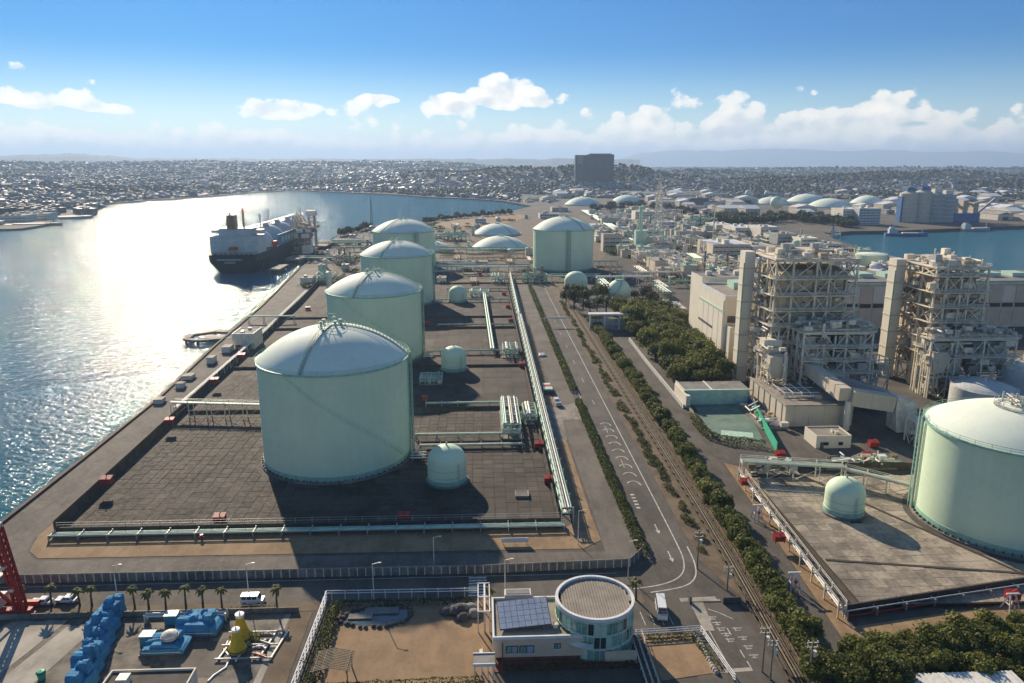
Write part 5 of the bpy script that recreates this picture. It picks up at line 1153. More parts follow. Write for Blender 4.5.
# yard clutter between court and boiler
t = thing('pipe_yard', 'strip of small pipes and valves along the foot of the concrete box', 'pipework', (101,255,.06)); clutter(t, 97.5,105,238,292,.7,2.4,60,random.Random(9),('light_steel','grey_steel',WP,BT),.7); b2('plinth', 'concrete', t, 97,105.4,238,292,.06,.4)
# ---- green court
t = thing('walled_court', 'walled yard with green painted floor and one bright green wall', 'court', (86,246,.06))
MB().sheet([(78,232),(93,224.5),(101,266),(81,266)], .14).build('floor', 'court_green', t)
bar('side_wall', 'green_wall', t, (94.2,218,1.6), (101.5,258,1.6), .3, 3.2); bar('side_wall', 'blue_paint', t, (101.5,258,1.6), (103,272,1.6), .3, 3.2)
b2('back_wall', 'pale_green', t, 78.5,102,266.3,267,0,5.5); b2('shelter_roof', 'roof_grey', t, 77.5,103,267,279,5.2,5.5); b2('roof_edge', 'pale_green', t, 77.2,103.3,266,267,5.5,6.0); b2('roof_edge', 'cream_wall', t, 77.2,77.6,267,279.4,5.0,5.9); b2('roof_edge', 'cream_wall', t, 88,88.5,267,279,5.5,5.8)
bar('kerb', 'pale_concrete', t, (77.8,262,.6), (77.6,232,.6), .4, 1.2); b2('end_wall', 'cream_wall', t, 76.8,78.4,262,279,0,5)
for i in range(5): b2('pillar', 'beige_wall', t, 79+i*5.6,79.5+i*5.6,267.2,267.6,0,5.2)
mark('court_patch', [(82,236),(92,233)], 5, z=.16, m='pale_green')
# ---- right hand yard: elevated pipes and edge pipes
pipe_rack('elevated rack of pale pipes crossing behind the small vessel to the right hand tank', (76,199.5), (104,194), [(-1.6,5.2,.24,PG),(-.9,5.2,.3,LS),(-.2,5.3,.24,PG),(.5,5.2,.3,LS),(1.2,5.2,.22,PG)], 6, 4.0, rail=True, post=LS, z0=.9, deck=GS)
pipe_rack('sloping green pipe rack that reaches the flank of the right hand tank', (104,194), (117,182), [(-1.1,4.6,.24,PG),(-.4,4.6,.3,LS),(.4,4.6,.24,PG),(1.0,4.6,.26,LS)], 5.5, 3.2, rail=True, post=LS, z0=.9, deck=GS)
pipe_rack('white pipes with handrail along the road side of the raised slabs', (75.2,197), (72.6,130), [(-.6,2.4,.17,WP),(0,2.4,.22,LS),(.5,2.4,.17,WP),(0,3.1,.16,'rusty_pale')], 6.5, 1.6, post=LS, rail=True)
pipe_rack('pale blue pipes along the front wall of the raised slabs', (73.4,130.0), (135,141.5), [(-.5,1.2,.14,'ship_white'),(.1,1.7,.14,'ship_white'),(.4,.7,.16,'red_paint')], 6.5, 1.2)
for px, py, lab in [(793,590,'white A shaped pipe stand beside the raised slabs'),(757,520,'white pipe stand with red valves at the far end of the raised slabs'),(1010,612,'white pipe stand at the front wall of the raised slabs')]:
    x, y = gp(px,py); t = thing('pipe_stand', lab, 'pipe stand', (x,y,.1))
    for s in (-1.2,1.2): bar('leg', WP, t, (x+s,y-1.5,0), (x+s*.4,y,4.2), .25); bar('leg', WP, t, (x+s,y+1.5,0), (x+s*.4,y,4.2), .25); bar('cross_bar', WP, t, (x+s*.7,y-.8,2.0), (x+s*.7,y+.8,2.0), .16)
    bar('top_bar', WP, t, (x-1.4,y,4.2), (x+1.4,y,4.2), .3); pp('pipe', LS, t, (x,y-1.0,.0), (x,y-1.0,3.6), .2); pp('valve', 'red_paint', t, (x-.3,y-1.0,2.6), (x+.3,y-1.0,2.6), .34)
rnd = random.Random(77)
for x0, x1, y0, y1, n, lab in [(79,94,199.5,203.5,20,'tangle of pale pipes and valves at the far end of the raised slabs'),(100,128,203,208,18,'row of pale pipes and valves beyond the raised slabs')]:
    t = thing('valve_station', lab, 'pipework', ((x0+x1)/2,(y0+y1)/2,.1)); b2('base', 'concrete', t, x0,x1,y0,y1,.05,.5); clutter(t, x0,x1,y0,y1,.9,4.2,n*2,rnd,('light_steel','pale_green',WP,'rusty_pale'),.6)
panel_wall('long dark wall between the raised slabs and the power station yard', [(84,206.5),(128,203),(172,200)], 2.2, 4.0)
# ================================================================== foreground plots
mat('stained_yard', (.24,.205,.165), .9, c2=(.085,.072,.06), sc=.22, fine=.9, bump=.03)
sheet('works_yard', rect(-122,-36.5,90,136.6), .05, 'stained_yard')
sheet('works_yard_patch', [(-95,136),(-84,136),(-88,118),(-104,118)], .08, 'pale_concrete'); sheet('works_yard_patch', [(-83,134),(-77,134),(-81,112),(-88,112)], .08, 'pale_concrete'); sheet('works_yard_patch', [(-60,128),(-48,128),(-47,118),(-58,117)], .08, 'old_asphalt')
sheet('works_yard_kerb', [(-40.6,136.4),(-39.4,136.4),(-39.8,110),(-41.2,110)], .1, 'pale_concrete'); sheet('grass_strip', [(-39.2,136.4),(-35.2,137),(-35.2,108),(-39.8,108)], .09, 'dark_soil')
sheet('lawn', [(-31,139.5),(1.5,139.5),(1.5,110),(-31,110)], .09, 'dry_lawn')
sheet('parking_lot', rect(27,43.4,127,137.2), .07, 'asphalt'); sheet('forecourt', rect(1.5,34,108,137.2), .06, 'dark_concrete'); sheet('small_lawn', [(30.5,126),(42,126),(43.5,115),(31.5,113)], .1, 'dry_lawn')
sheet('sidewalk', [(43.4,137.2),(46.2,137.2),(45.6,127),(43.4,127)], .1, 'pale_concrete'); 
# yard walls and long pipe behind the blue machines
panel_wall('low pale wall at the back of the works yard, below the palms', [(-104,137),(-38,137)], 1.2, 5.0, 'concrete', .3)
pipe_rack('white pipe handrail on posts behind the blue covered machines', (-68,135), (-52,135), [(0,1.8,.22,LS),(.5,1.5,.2,WP)], 4, 1.2, post=LS)
# blue covered machinery
def tarp(x, y, w, l, h, label, seed, rz=0.0, extra=2):
    rnd = random.Random(seed); t = thing('covered_machine', label, 'machine', (x,y,.06))
    def lump(name, cx, cy, sw, sl, z0, z1, m='blue_tarp'):
        b = MB(); k = rnd.uniform(.74,.94); q = rnd.uniform(.72,.95); dx, dy = rnd.uniform(-.08,.08)*sw, rnd.uniform(-.08,.08)*sl; zm = z0+(z1-z0)*rnd.uniform(.62,.82); V = []
        for z, f, g_ in ((z0,1.0,1.0),(zm,.97,.96),(z1,k,q)):
            for sx, sy in ((-1,-1),(0,-1.03),(1,-1),(1.03,0),(1,1),(0,1.03),(-1,1),(-1.03,0)): V.append((cx+sx*sw/2*f+dx*(z-z0)/(z1-z0)+rnd.uniform(-.07,.07), cy+sy*sl/2*g_+dy*(z-z0)/(z1-z0)+rnd.uniform(-.07,.07), z+(rnd.uniform(-.12,.12) if z > z0 else 0)))
        F_ = [(r*8+i, r*8+(i+1)%8, (r+1)*8+(i+1)%8, (r+1)*8+i) for r in range(2) for i in range(8)]; V.append((cx+dx,cy+dy,z1+rnd.uniform(0,.2))); F_ += [(16+i,16+(i+1)%8,24) for i in range(8)]
        b.add(V, F_); return b.build(name, m, t)
    lump('cover', x, y, w, l, .2, h*.62)
    for i in range(3): lump('cover_section', x+rnd.uniform(-.2,.2)*w, y+l*(-.3+.3*i)+rnd.uniform(-.05,.05)*l, w*rnd.uniform(.5,.8), l*rnd.uniform(.26,.4), h*.5, h*rnd.uniform(.8,1.02))
    for i in range(extra): lump('covered_head', x+rnd.uniform(-.26,.26)*w, y+rnd.uniform(-.34,.34)*l, rnd.uniform(.9,1.7), rnd.uniform(.9,1.8), h*.7, h*rnd.uniform(1.05,1.3))
    for i in range(4): v = y-l/2+l*(i+.5)/4; bar('strap', 'light_steel', t, (x-w/2-.1,v,.2), (x-w/2-.04,v,h*.5), .07)
    for i in range(3): v = x-w/2+w*(i+.5)/3; bar('frame_post', 'dark_steel', t, (v,y-l/2-.12,.1), (v,y-l/2-.12,h*.55), .1)
    pp('pipe', 'light_steel', t, (x-w*.45,y-l/2-.2,h*.35), (x+w*.45,y-l/2-.2,h*.35), .09); b2('pallet', 'dark_steel', t, x-w/2-.25,x+w/2+.25,y-l/2-.2,y+l/2+.2,.05,.24)
    return t
names = ['nearest the flat roofed store','second from the flat roofed store','third from the flat roofed store','fourth from the flat roofed store','fifth from the flat roofed store','last, beside the palms']
for i in range(6):
    f = i/5; px, py = 92+(122-92)*f, 683+(612-683)*f; x, y = gp(px-10, py+6); tarp(x, y, 4.2, 4.3, 4.2-.15*(i%3)+.5*(i%2), 'blue covered machine in the long row, ' + names[i], 3+i)
tarp(-56.5, 132.6, 8.6, 6.2, 2.6, 'broad low blue covered machine with a bump, in front of the palms', 21, extra=4); tarp(-60.5, 126.3, 8.0, 4.6, 2.3, 'broad blue covered machine with a pale drum on top', 25, extra=3)
x, y = -59.5,126; t = thing('drum', 'pale round drum on the blue covered machine', 'drum', (x,y,2.4)); MB().lathe([(1.3,0),(1.5,.3),(1.4,1.0),(.8,1.4),(.1,1.5)],18,(x,y,2.4)).build('body','light_steel',t,40); MB().lathe([(1.55,.4),(1.6,.4),(1.6,.55),(1.55,.55)],18,(x,y,2.4)).build('band','grey_steel',t)
for x, y, lab in [(-64.6,128,'blue box standing at the end of the blue machine with the drum'),(-62.6,134.5,'blue box standing beside the broad low blue machine')]:
    t = thing('steel_box', lab, 'box', (x,y,.06)); b2('body','ship_blue',t,x-1.2,x+1.2,y-1,y+1,.1,2.0); b2('lid','ship_white',t,x-1.3,x+1.3,y-1.1,y+1.1,2.0,2.15); b2('skid','dark_steel',t,x-1.1,x+1.1,y-.9,y+.9,.04,.12)
# yellow buoys
for px, py, s, lab in [(242,640,1.15,'tall yellow bell shaped buoy on the steel cradle'),(238,652,1.0,'shorter yellow bell shaped buoy in front of the tall one')]:
    x, y = gp(px,py); t = thing('marker_buoy', lab, 'buoy', (x,y,.3)); MB().lathe([(.05,.3),(1.6*s,.3),(1.7*s,1.0*s),(1.2*s,1.9*s),(.75*s,3.4*s),(.62*s,4.6*s)],24,(x,y,0)).build('body','yellow_paint',t,30); MB().lathe([(.7*s,4.5*s),(.75*s,4.6*s),(.75*s,5.0*s),(.05,5.1*s)],20,(x,y,0)).build('cap','white_paint',t,30); MB().lathe([(1.75*s,.7),(1.85*s,.8),(1.75*s,1.0)],24,(x,y,0)).build('fender','dark_steel',t); pp('eye', 'grey_steel', t, (x,y,5.0*s), (x,y,5.5*s), .12)
t = thing('buoy_cradle', 'low steel cradle with loose pale hoses beside the yellow buoys', 'frame', (-44,125,.06))
for a in (-49.5,-46,-42,-39.8): bar('rail', 'light_steel', t, (a,121.5,.3), (a+1.2,130.5,.3), .3)
for y in (122,126,130): bar('cross_rail', 'grey_steel', t, (-50,y,.5), (-39.4,y,.5), .25)
for i in range(4): MB().tube([(-43+random.uniform(-1,3),122+2*i+random.uniform(-1,1)*.5+.3*k+math.sin(k)*.6,.75) for k in range(6)], .16, 6).build('hose', ['orange_paint','white_paint','light_steel','dark_steel'][i], t)
x, y = gp(254,640); t = thing('small_shrub', 'small green bush growing by the yellow buoys', 'shrub', (x,y,.05)); L = MB(); leaf_cloud(L, [(x+random.gauss(0,.7),y+random.gauss(0,.7),.8+random.gauss(0,.45)) for _ in range(120)], .26, random.Random(2)); L.build('foliage','leaf',t); MB().tube([(x,y,0),(x,y,.9)],.1,6).build('stem','bark',t)
MB().tube([(x_,y_,.12) for x_,y_ in (gp(208,682),gp(214,676),gp(226,668),gp(230,658),gp(224,650),gp(228,642))], .22, 6).build('hose', 'white_paint'); o = bpy.data.objects['hose'] if 'hose' in bpy.data.objects and bpy.data.objects['hose'].parent is None else col.objects[-1]
tag(o, 'thick white hose lying in curves on the works yard', 'hose')
# store with flat roof (only its roof shows)
shed(-65,-50.5,102,115.2,3.4,'store with a grey flat roof and pale parapet beside the long blue row','cream_wall','dark_concrete',name='store_building',units=1)
x, y = gp(42,679); t = thing('green_bin', 'small green bin standing alone on the pale paving', 'bin', (x,y,.06)); MB().lathe([(.6,0),(.75,1.3),(.6,1.6),(.1,1.7)],14,(x,y,.06)).build('body','green_wall',t,40); MB().lathe([(.8,1.25),(.85,1.3),(.8,1.4)],14,(x,y,.06)).build('rim','dark_steel',t)
# red crane
t = thing('red_crane', 'red lattice crane legs at the edge of the works yard', 'crane', (-92,137,.05))
def lattice(t, p, q, w, m, n, bw=.28, taper=1.0):
    p = Vector(p); q = Vector(q); d = (q-p).normalized(); u = d.cross(Vector((0,1,0))).normalized(); v = d.cross(u); C = [(-1,-1),(1,-1),(1,1),(-1,1)]
    def P(k, c): f = k/n; s = w/2*(1+(taper-1)*f); return p.lerp(q,f)+u*c[0]*s+v*c[1]*s
    for c in C: bar('chord', m, t, P(0,c), P(n,c), bw)
    for k in range(n):
        for i in range(4): bar('lacing', m, t, P(k,C[i]), P(k+1,C[(i+1)%4]), bw*.55)
fx, fy = gp(27,616); tx, ty = gp(3,545,17)
lattice(t, (fx-.6,fy,.3), (fx-3.2,fy+.4,19.5), 1.3, 'red_paint', 14, .45); lattice(t, (fx-11,fy+.5,.3), (fx-4.4,fy+.4,19.5), 1.1, 'red_paint', 12, .35); b2('head', 'light_steel', t, fx-4.6,fx-2.6,fy-.6,fy+1.4,19,20.4); [b2('bracket', 'light_steel', t, fx-2.2-.9*k,fx-1.4-.9*k,fy-.9,fy+.1,6+5*k,6.6+5*k) for k in range(3)]
bar('base_beam', 'red_paint', t, (fx-15,fy,1.2), (fx+1.2,fy,1.2), 1.3, 1.1); bar('base_beam', 'red_paint', t, (fx-15,fy+3,1.2), (fx+1.0,fy+3,1.2), .9); b2('foot', 'dark_steel', t, fx-.8,fx+1.6,fy-1,fy+1,.05,.7); b2('foot', 'dark_steel', t, fx-15.5,fx-13,fy-1,fy+1,.05,.7)
bar('strut', 'red_paint', t, (fx-1,fy,1.2), (fx-7,fy,8), .5); b2('platform', 'light_steel', t, fx-6.6,fx-3.6,fy-1.3,fy+1.2,9.0,9.3); b2('machinery_house', 'light_steel', t, fx-9,fx-5,fy-1,fy+3,1.8,4)
# verge clutter beside the palms
t = thing('planter_fence', 'low timber fence on the verge behind the yellow buoys', 'fence', (-47,138,.1))
for i in range(9): bar('post', 'timber', t, (-52+i*1.1,138.0,.1), (-52+i*1.1,138.0,1.3), .12)
for z in (.5,.9,1.25): bar('rail', 'timber', t, (-52,137.95,z), (-43.2,137.95,z), .1)
# ---- garden
t = thing('white_pipe_fence', 'white tubular fence running beside the garden hedge towards the road', 'fence', (-33,126,.06))
for z in (.6,1.2,1.8,2.4): 
    pp('rail', WP, t, (-33.4,110,z), (-33.0,140.6,z), .13); pp('rail', WP, t, (-33.0,140.8,z), (-1.2,140.4,z), .10) if z > 1.5 else None
for i in range(13): y = 110.5+i*2.5; bar('post', WP, t, (-33.6,y,0), (-33.2,y,2.5), .18)
for i in range(12): x = -32+i*2.8; bar('post', WP, t, (x,140.8,0), (x,140.8,2.4), .16)
t = thing('garden_pond', 'garden pond with grey stone terraces at the corner of the dry lawn', 'pond', (-22,135,.09))
MB().sheet([(-29,133),(-26.5,136.5),(-21,138),(-15.5,137),(-15.5,133.5),(-19,131.6),(-24,131.5)], .13).build('water','pond_water',t)
P_ = [(-29.4,133),(-26.8,137),(-21,138.5),(-15,137.4),(-15,133.2),(-18.8,131.2),(-24,131),(-29.4,133)]
for a, c in zip(P_, P_[1:]):
    for k in range(4): u = Vector(a).lerp(Vector(c),(k+.5)/4); b_ = MB(); s = random.uniform(.4,.7); b_.lathe([(.05,0),(s,.02),(s*.9,.35),(s*.4,.5),(.05,.52)],7,(u.x+random.uniform(-.2,.2),u.y+random.uniform(-.2,.2),.1)); b_.build('edge_stone','rock',t)
b2('terrace','roof_grey',t,-24.5,-17.5,135.2,137.4,.14,.45); b2('terrace','concrete',t,-27.5,-23.2,133.6,135.4,.14,.4); b2('terrace','concrete',t,-24.5,-22.6,133.6,135.2,.14,.42)
t = thing('rock_mound', 'grey rock mound beside the lawn and the white arch', 'rocks', (-4.5,135,.09))
for i in range(26): b_ = MB(); s = random.uniform(.6,1.7); a = random.uniform(0,6.28); q = random.uniform(0,3.4); b_.lathe([(.05,-.1),(s,0),(s*.8,s*.4),(s*.35,s*.65),(.05,s*.7)],7,(-4.5+q*math.cos(a)*1.2,135+q*math.sin(a)*.8,.1+max(0,1.2-q*.4)),a0=a,a1=a+2*math.pi); b_.build('rock',random.choice(['rock','roof_grey']),t)
t = thing('pergola', 'bare timber pergola with open slats on the lawn', 'pergola', (-27,116.5,.09)); PX0,PX1,PY0,PY1 = -30.6,-23.6,113.8,119.6
for x in (PX0+.6,PX1-.6):
    for y in (PY0+.6,PY1-.6): bar('post', 'timber', t, (x,y,0), (x,y,3.0), .2)
for x in (PX0+.6,PX1-.6): bar('beam', 'timber', t, (x,PY0,3.0), (x,PY1,3.0), .22)
for i in range(13): y = PY0+.2+i*(PY1-PY0-.4)/12; bar('slat', 'timber', t, (PX0,y,3.2), ((PX0+PX1)/2,y,4.0), .13); bar('slat', 'timber', t, ((PX0+PX1)/2,y,4.0), (PX1,y,3.2), .13)
for i in range(5): x = PX0+.6+i*(PX1-PX0-1.2)/4; bar('purlin', 'timber', t, (x,PY0,3.35+.6*(1-abs(i-2)/2)), (x,PY1,3.35+.6*(1-abs(i-2)/2)), .1)
bt = thing('bare_tree', 'bare leafless tree by the pergola', 'tree', (-31,117.5,.09)); T = MB()
def twig(T, p, d, L, r, k, rnd):
    q = p+d*L; T.tube([tuple(p),tuple(q)], [r,r*.65], 5)
    if k: 
        for _ in range(3): e = (d+Vector((rnd.gauss(0,.45),rnd.gauss(0,.45),rnd.gauss(.12,.3)))).normalized(); twig(T, q, e, L*.72, r*.6, k-1, rnd)
T0 = MB(); T0.tube([(-31,117.5,0),(-30.9,117.5,1.6)],[.2,.15],7); T0.build('trunk','bark',bt)
for i in range(4): T = MB(); rn = random.Random(i); a = i*1.57; twig(T, Vector((-30.9,117.5,1.5)), Vector((math.cos(a)*.6,math.sin(a)*.6,.8)).normalized(), 1.1, .1, 3, rn); T.build('branch','bark',bt)
x, y = gp(481,655); t = thing('garden_bench', 'small pale bench on the dry lawn near the visitor building', 'bench', (x,y,.09)); b2('seat','light_steel',t,x-.3,x+.3,y-1,y+1,.5,.6); b2('backrest','light_steel',t,x+.25,x+.33,y-1,y+1,.65,1.1)
for yy in (y-.8,y+.8): bar('leg','grey_steel',t,(x-.2,yy,0),(x-.2,yy,.5),.08); bar('leg','grey_steel',t,(x+.28,yy,0),(x+.28,yy,1.0),.08)
# white arch at the entrance
t = thing('entrance_arch', 'white tubular arch at the corner between lawn and visitor building', 'arch', (.5,134,.06))
for x in (-1.1,.2,1.2):
    for y in (128.5,138.5): bar('post', WP, t, (x,y,0), (x,y,4.6), .34 if x == .2 else .2)
    bar('top_rail', WP, t, (x,128.4,4.6), (x,138.6,4.6), .34 if x == .2 else .2)
for y in (128.5,133.5,138.5): bar('cross_rail', WP, t, (-1.2,y,4.7), (1.3,y,4.7), .2)
t = thing('entrance_canopy', 'small grey canopy on white posts at the foot of the visitor building', 'canopy', (0,115.2,.06)); b2('roof','roof_grey',t,-1.9,1.9,114.4,117.2,3.2,3.5)
for x in (-1.7,-.4,.7,1.7): 
    for y in (114.6,117.0): bar('post', WP, t, (x,y,0), (x,y,3.2), .2)
for a,b_,c,d in ((-2.0,2.0,114.2,114.4),(-2.0,2.0,117.2,117.4)): b2('fascia', WP, t, a,b_,c,d,3.1,3.7)
# ---- visitor building
t = thing('visitor_building', 'beige two storey visitor building with a sloped solar array and a round glass tower', 'building', (12,126,.06))
VX0,VX1,VY0,VY1,VH = 1.6,22.0,118.9,131.8,5.0
b2('wall','tan_render',t,VX0,VX1,VY0,VY1,1.4,VH); b2('brick_base','brick_red',t,VX0+2,VX1,VY0+.15,VY1,0,1.4); b2('porch_floor','brick_red',t,VX0,VX0+2.4,VY0-2.4,VY0+4,.05,.2); bar('porch_post','tan_render',t,(VX0+.3,VY0+.3,0),(VX0+.3,VY0+.3,1.5),.5)
b2('plinth_step','brick_red',t,VX0+2.4,VX1+5,VY0-1.6,VY0+.1,.05,.5); b2('roof','roof_brown',t,VX0+.35,VX1-.35,VY0+.35,VY1-.35,VH,VH+.1)
for a,b_,c,d in ((VX0,VX1,VY0,VY0+.35),(VX0,VX1,VY1-.35,VY1),(VX0,VX0+.35,VY0+.35,VY1-.35)): b2('parapet','white_paint',t,a,b_,c,d,VH,VH+.65)
for i in range(9): a = VX0+.05+i*2.3; b2('wall_panel','tan_render',t,a,a+2.24,VY0-.05,VY0,1.45,2.25); b2('wall_panel','tan_render',t,a,a+2.24,VY0-.05,VY0,3.9,5.1)
for x0,x1,z0,z1 in ((4.0,6.2,2.3,3.8),(6.5,9.2,2.3,3.8),(12.9,14.1,3.0,4.1)):
    w_ = b2('window','glass_dark',t,x0,x1,VY0-.12,VY0-.05,z0,z1); b2('pane','glass_green',w_,x0+.15,(x0+x1)/2-.06,VY0-.16,VY0-.12,z0+.12,z1-.12); b2('pane','solar',w_,(x0+x1)/2+.06,x1-.15,VY0-.16,VY0-.12,z0+.12,z1-.12); b2('sill','light_steel',w_,x0-.1,x1+.1,VY0-.25,VY0-.05,z0-.15,z0)
for x in (3.4,20.4): pp('downpipe','dark_steel',t,(x,VY0-.14,.1),(x,VY0-.14,4.6),.09)
b2('stair_house','white_paint',t,4.2,9.5,VY1-.4,VY1+1.8,0,VH+1.3); b2('stair_roof','roof_grey',t,4.5,9.2,VY1-.1,VY1+1.5,VH+1.3,VH+1.4)
for i in range(5): x, y = 13.5+i*1.1, 122.3+(i%2)*1.4; b2('roof_unit','light_steel',t,x-.4,x+.4,y-.4,y+.4,VH+.1,VH+.9)
TXc,TYc,TRd,THt = 21.3,125.6,7.35,9.0
# solar array: tilted frame with separate modules
sa = bx('solar_frame','dark_steel',t,(7.6,124.6,VH+1.7),(9.8,6.8,.14),.06,R(15),R(-3))
rotm = sa.rotation_euler.to_matrix()
for i in range(8):
    for j in range(5):
        c = Vector((7.6,124.6,VH+1.7))+rotm@Vector((-4.2+i*1.2,-2.6+j*1.3,.12)); o = bx('solar_module','solar',t,c,(1.12,1.22,.06)); o.rotation_euler = sa.rotation_euler
for x in (3.9,7.6,11.2): 
    for y in (122.2,127.0): bar('array_leg','grey_steel',t,(x,y,VH+.1),(x,y,VH+(.75 if y < 125 else 1.9)),.14)
# round tower
tw = MB().lathe([(TRd-.3,0),(TRd-.3,THt-1)],60,(TXc,TYc,.05)).build('tower_core','dark_steel',t,30)
for lev,(z0,z1) in enumerate(((.3,2.8),(3.1,5.5),(5.8,8.2))):
    for i in range(40):
        a0,a1 = 2*math.pi*i/40+.012, 2*math.pi*(i+1)/40-.012
        m_ = MB(); m_.lathe([(TRd,z0),(TRd,z1)],2,(TXc,TYc,0),a0,a1); m_.build('glass_pane',['glass_green','glass_green','pale_green','glass_dark'][(i*7+lev*3+i//3)%4],t)
for i in range(40): a = 2*math.pi*i/40; x,y = TXc+(TRd+.06)*math.cos(a),TYc+(TRd+.06)*math.sin(a); bar('mullion','pale_green',t,(x,y,.3),(x,y,8.4),.12)
for z in (.1,2.85,5.55,8.25): m_ = MB(); ring(m_,TXc,TYc,TRd+.05,z,.35,.28,60); m_.build('ring_beam','pale_green',t,30)
m_ = MB(); m_.lathe([(TRd-.35,8.5),(TRd-.35,THt+.3),(TRd+.2,THt+.3),(TRd+.25,THt),(TRd+.2,8.6),(TRd-.1,8.5)],72,(TXc,TYc,0)); m_.build('roof_rim','white_paint',t,30)
n = 26
for i in range(n):                                                   # standing seam strips of the round roof
    x0 = TXc-(TRd-.4)+2*(TRd-.4)*i/n; x1 = x0+2*(TRd-.4)/n-.07; rr = TRd-.4; h0 = math.sqrt(max(0.05,rr*rr-max(abs(x0-TXc),abs(x1-TXc))**2)); b2('roof_strip','roof_brown',t,x0,x1,TYc-h0,TYc+h0,8.55,8.8+.03*(i%2))
b2('annex_wall','tan_render',t,22.2,28.2,118.0,118.4,0,2.6); m_ = MB(); m_.lathe([(TRd+1.6,4.0),(TRd+.4,4.3),(TRd+.4,4.0)],30,(TXc,TYc,0),R(150),R(260)); m_.build('canopy','light_steel',t)
# white rails beside the parking and round the small lawn
t = thing('white_rail', 'white tubular rail enclosing the small dry lawn beside the gate road', 'railing', (36,120,.06))
Q = [(28,125.6),(42.6,126.6),(44.6,112)]
for a, c in zip(Q, Q[1:]):
    for z in (.6,1.1,1.6): pp('rail', WP, t, (*a,z), (*c,z), .1)
    L_ = (Vector(c)-Vector(a)).length
    for i in range(int(L_/2)+1): p = Vector(a).lerp(Vector(c), i*2/L_); bar('post', WP, t, (p.x,p.y,0), (p.x,p.y,1.65), .12)
for k, (px,py) in enumerate([(646,650),(651,660),(657,670)]): pass
t = thing('ramp_rails', 'long dark stair ramp with steel rails between tower and small lawn', 'ramp', (29.5,119,.06)); b2('ramp','dark_concrete',t,28.6,30.6,110,126,.05,.6)
for x in (28.5,29.6,30.7):
    for z in (1.0,1.6): bar('rail','light_steel',t,(x,110,z),(x,126,z),.09)
    for i in range(9): bar('post','light_steel',t,(x,110+i*2,.1),(x,110+i*2,1.6),.08)
hedge('ragged planting round the small dry lawn', [(31.5,125),(41,125.3),(42.6,116)], 1.6, .7, 18, size=.2)
t = thing('gate_barrier', 'low striped block and sliding gate across the gate road at the bend', 'gate', (49,137.5,.06)); b2('rail_bed','pale_concrete',t,43.8,50,136.9,137.5,.06,.2); b2('gate_leaf','dark_steel',t,50.2,54,136.0,136.3,.1,1.5); b2('gate_post','dark_steel',t,43.2,43.6,136.2,137.4,0,1.7)
for i in range(8): bar('bar','dark_steel',t,(50.3+i*.5,136.15,.1),(50.3+i*.5,136.15,1.7),.08)
for k in range(16):
    px, py = 694+k*1.5, 633+k*2.7
    x, y = gp(px,py); 
    if k == 0: st_ = thing('pale_kerb_stones', 'row of pale stones along the gate road beside the small lawn', 'kerb', (x,y,.06))
    m_ = MB(); s = random.uniform(.4,.75); m_.lathe([(.05,0),(s,.02),(s*.9,.4),(s*.4,.6),(.05,.6)],7,(x,y,.1)); m_.build('stone','pale_concrete',st_)
# white corrugated roof below the belt of trees
t = thing('corrugated_shed', 'shed with a white corrugated roof below the belt of trees', 'building', (82.5,103,.05)); b2('wall','cream_wall',t,73.5,91.5,99,106.6,0,3.6); m_ = MB(); n = 44
for i in range(n): x = 73+19*i/n; b2('roof_sheet','white_paint' if i % 3 else 'light_steel',t,x,x+.32,98.4,108.2,3.7,3.95 if i%2 else 3.88)
b2('roof_deck','white_paint',t,73,92,98.4,108.2,3.6,3.72)
# ================================================================== ship, jetty, far works
def gpl(pts, z=0.0): return [gp(x,y,z) for x,y in pts]
sheet('dry_grass', gpl([(424,225),(452,219),(486,215),(512,213.5),(530,216),(515,222),(490,226),(462,229),(436,229)]), .2, 'soil')
sheet('brown_ground', gpl([(436,232),(470,227),(530,219),(600,214),(640,210),(600,262),(532,283),(436,284)]), .13, 'dark_soil')
sheet('works_ground', gpl([(590,212),(640,206),(720,214),(830,240),(900,262),(900,330),(640,300),(592,262)]), .04, 'dark_concrete')
sheet('quay_apron', gpl([(318,254),(345,235),(372,229),(372,262),(330,290),(296,290)]), .05, 'dark_concrete')
# ---- gas carrier
SX, SY, SL, SBm = -212.0, 642.0, 258.0, 42.0
t = thing('gas_carrier', 'big dark hulled gas carrier moored stern on at the long jetty', 'ship', (SX,SY+SL/2,SEA_Z))
def hull_ring(u):                                                    # half width at deck and waterline along the hull
    wd = 1.0 if .04 < u < .80 else (.93+.07*u/.04 if u <= .04 else math.sqrt(max(0,1-((u-.80)/.205)**2)))
    ww = 1.0 if .14 < u < .74 else (.55+.45*u/.14 if u <= .14 else max(.02,(1-(u-.74)/.26)**.7))
    return wd*SBm/2, ww*SBm/2
us = [0,.01,.04,.08,.14,.25,.4,.55,.7,.76,.82,.87,.91,.95,.98,1.0]; V = []; Fh = []
for u in us:
    a, w = hull_ring(u); y = SY+SL*u; sh = 13.5+3.0*max(0,(u-.85)/.15)**1.5; ov = 4.0*(1-u/.04) if u < .04 else 0
    V += [(SX-a,y,sh),(SX-a*.995,y+ov*.3,sh*.55),(SX-w,y+ov,SEA_Z-.5),(SX+w,y+ov,SEA_Z-.5),(SX+a*.995,y+ov*.3,sh*.55),(SX+a,y,sh)]
for i in range(len(us)-1):
    for k in range(6): Fh.append((i*6+k, i*6+(k+1)%6, (i+1)*6+(k+1)%6, (i+1)*6+k))
Fh.append((5,4,3,2,1,0)); m_ = MB(); m_.add(V, Fh); m_.build('hull', 'ship_hull', t)
b2('deck', 'dark_steel', t, SX-20,SX+20,SY+1,SY+SL*.8,13.45,13.6)
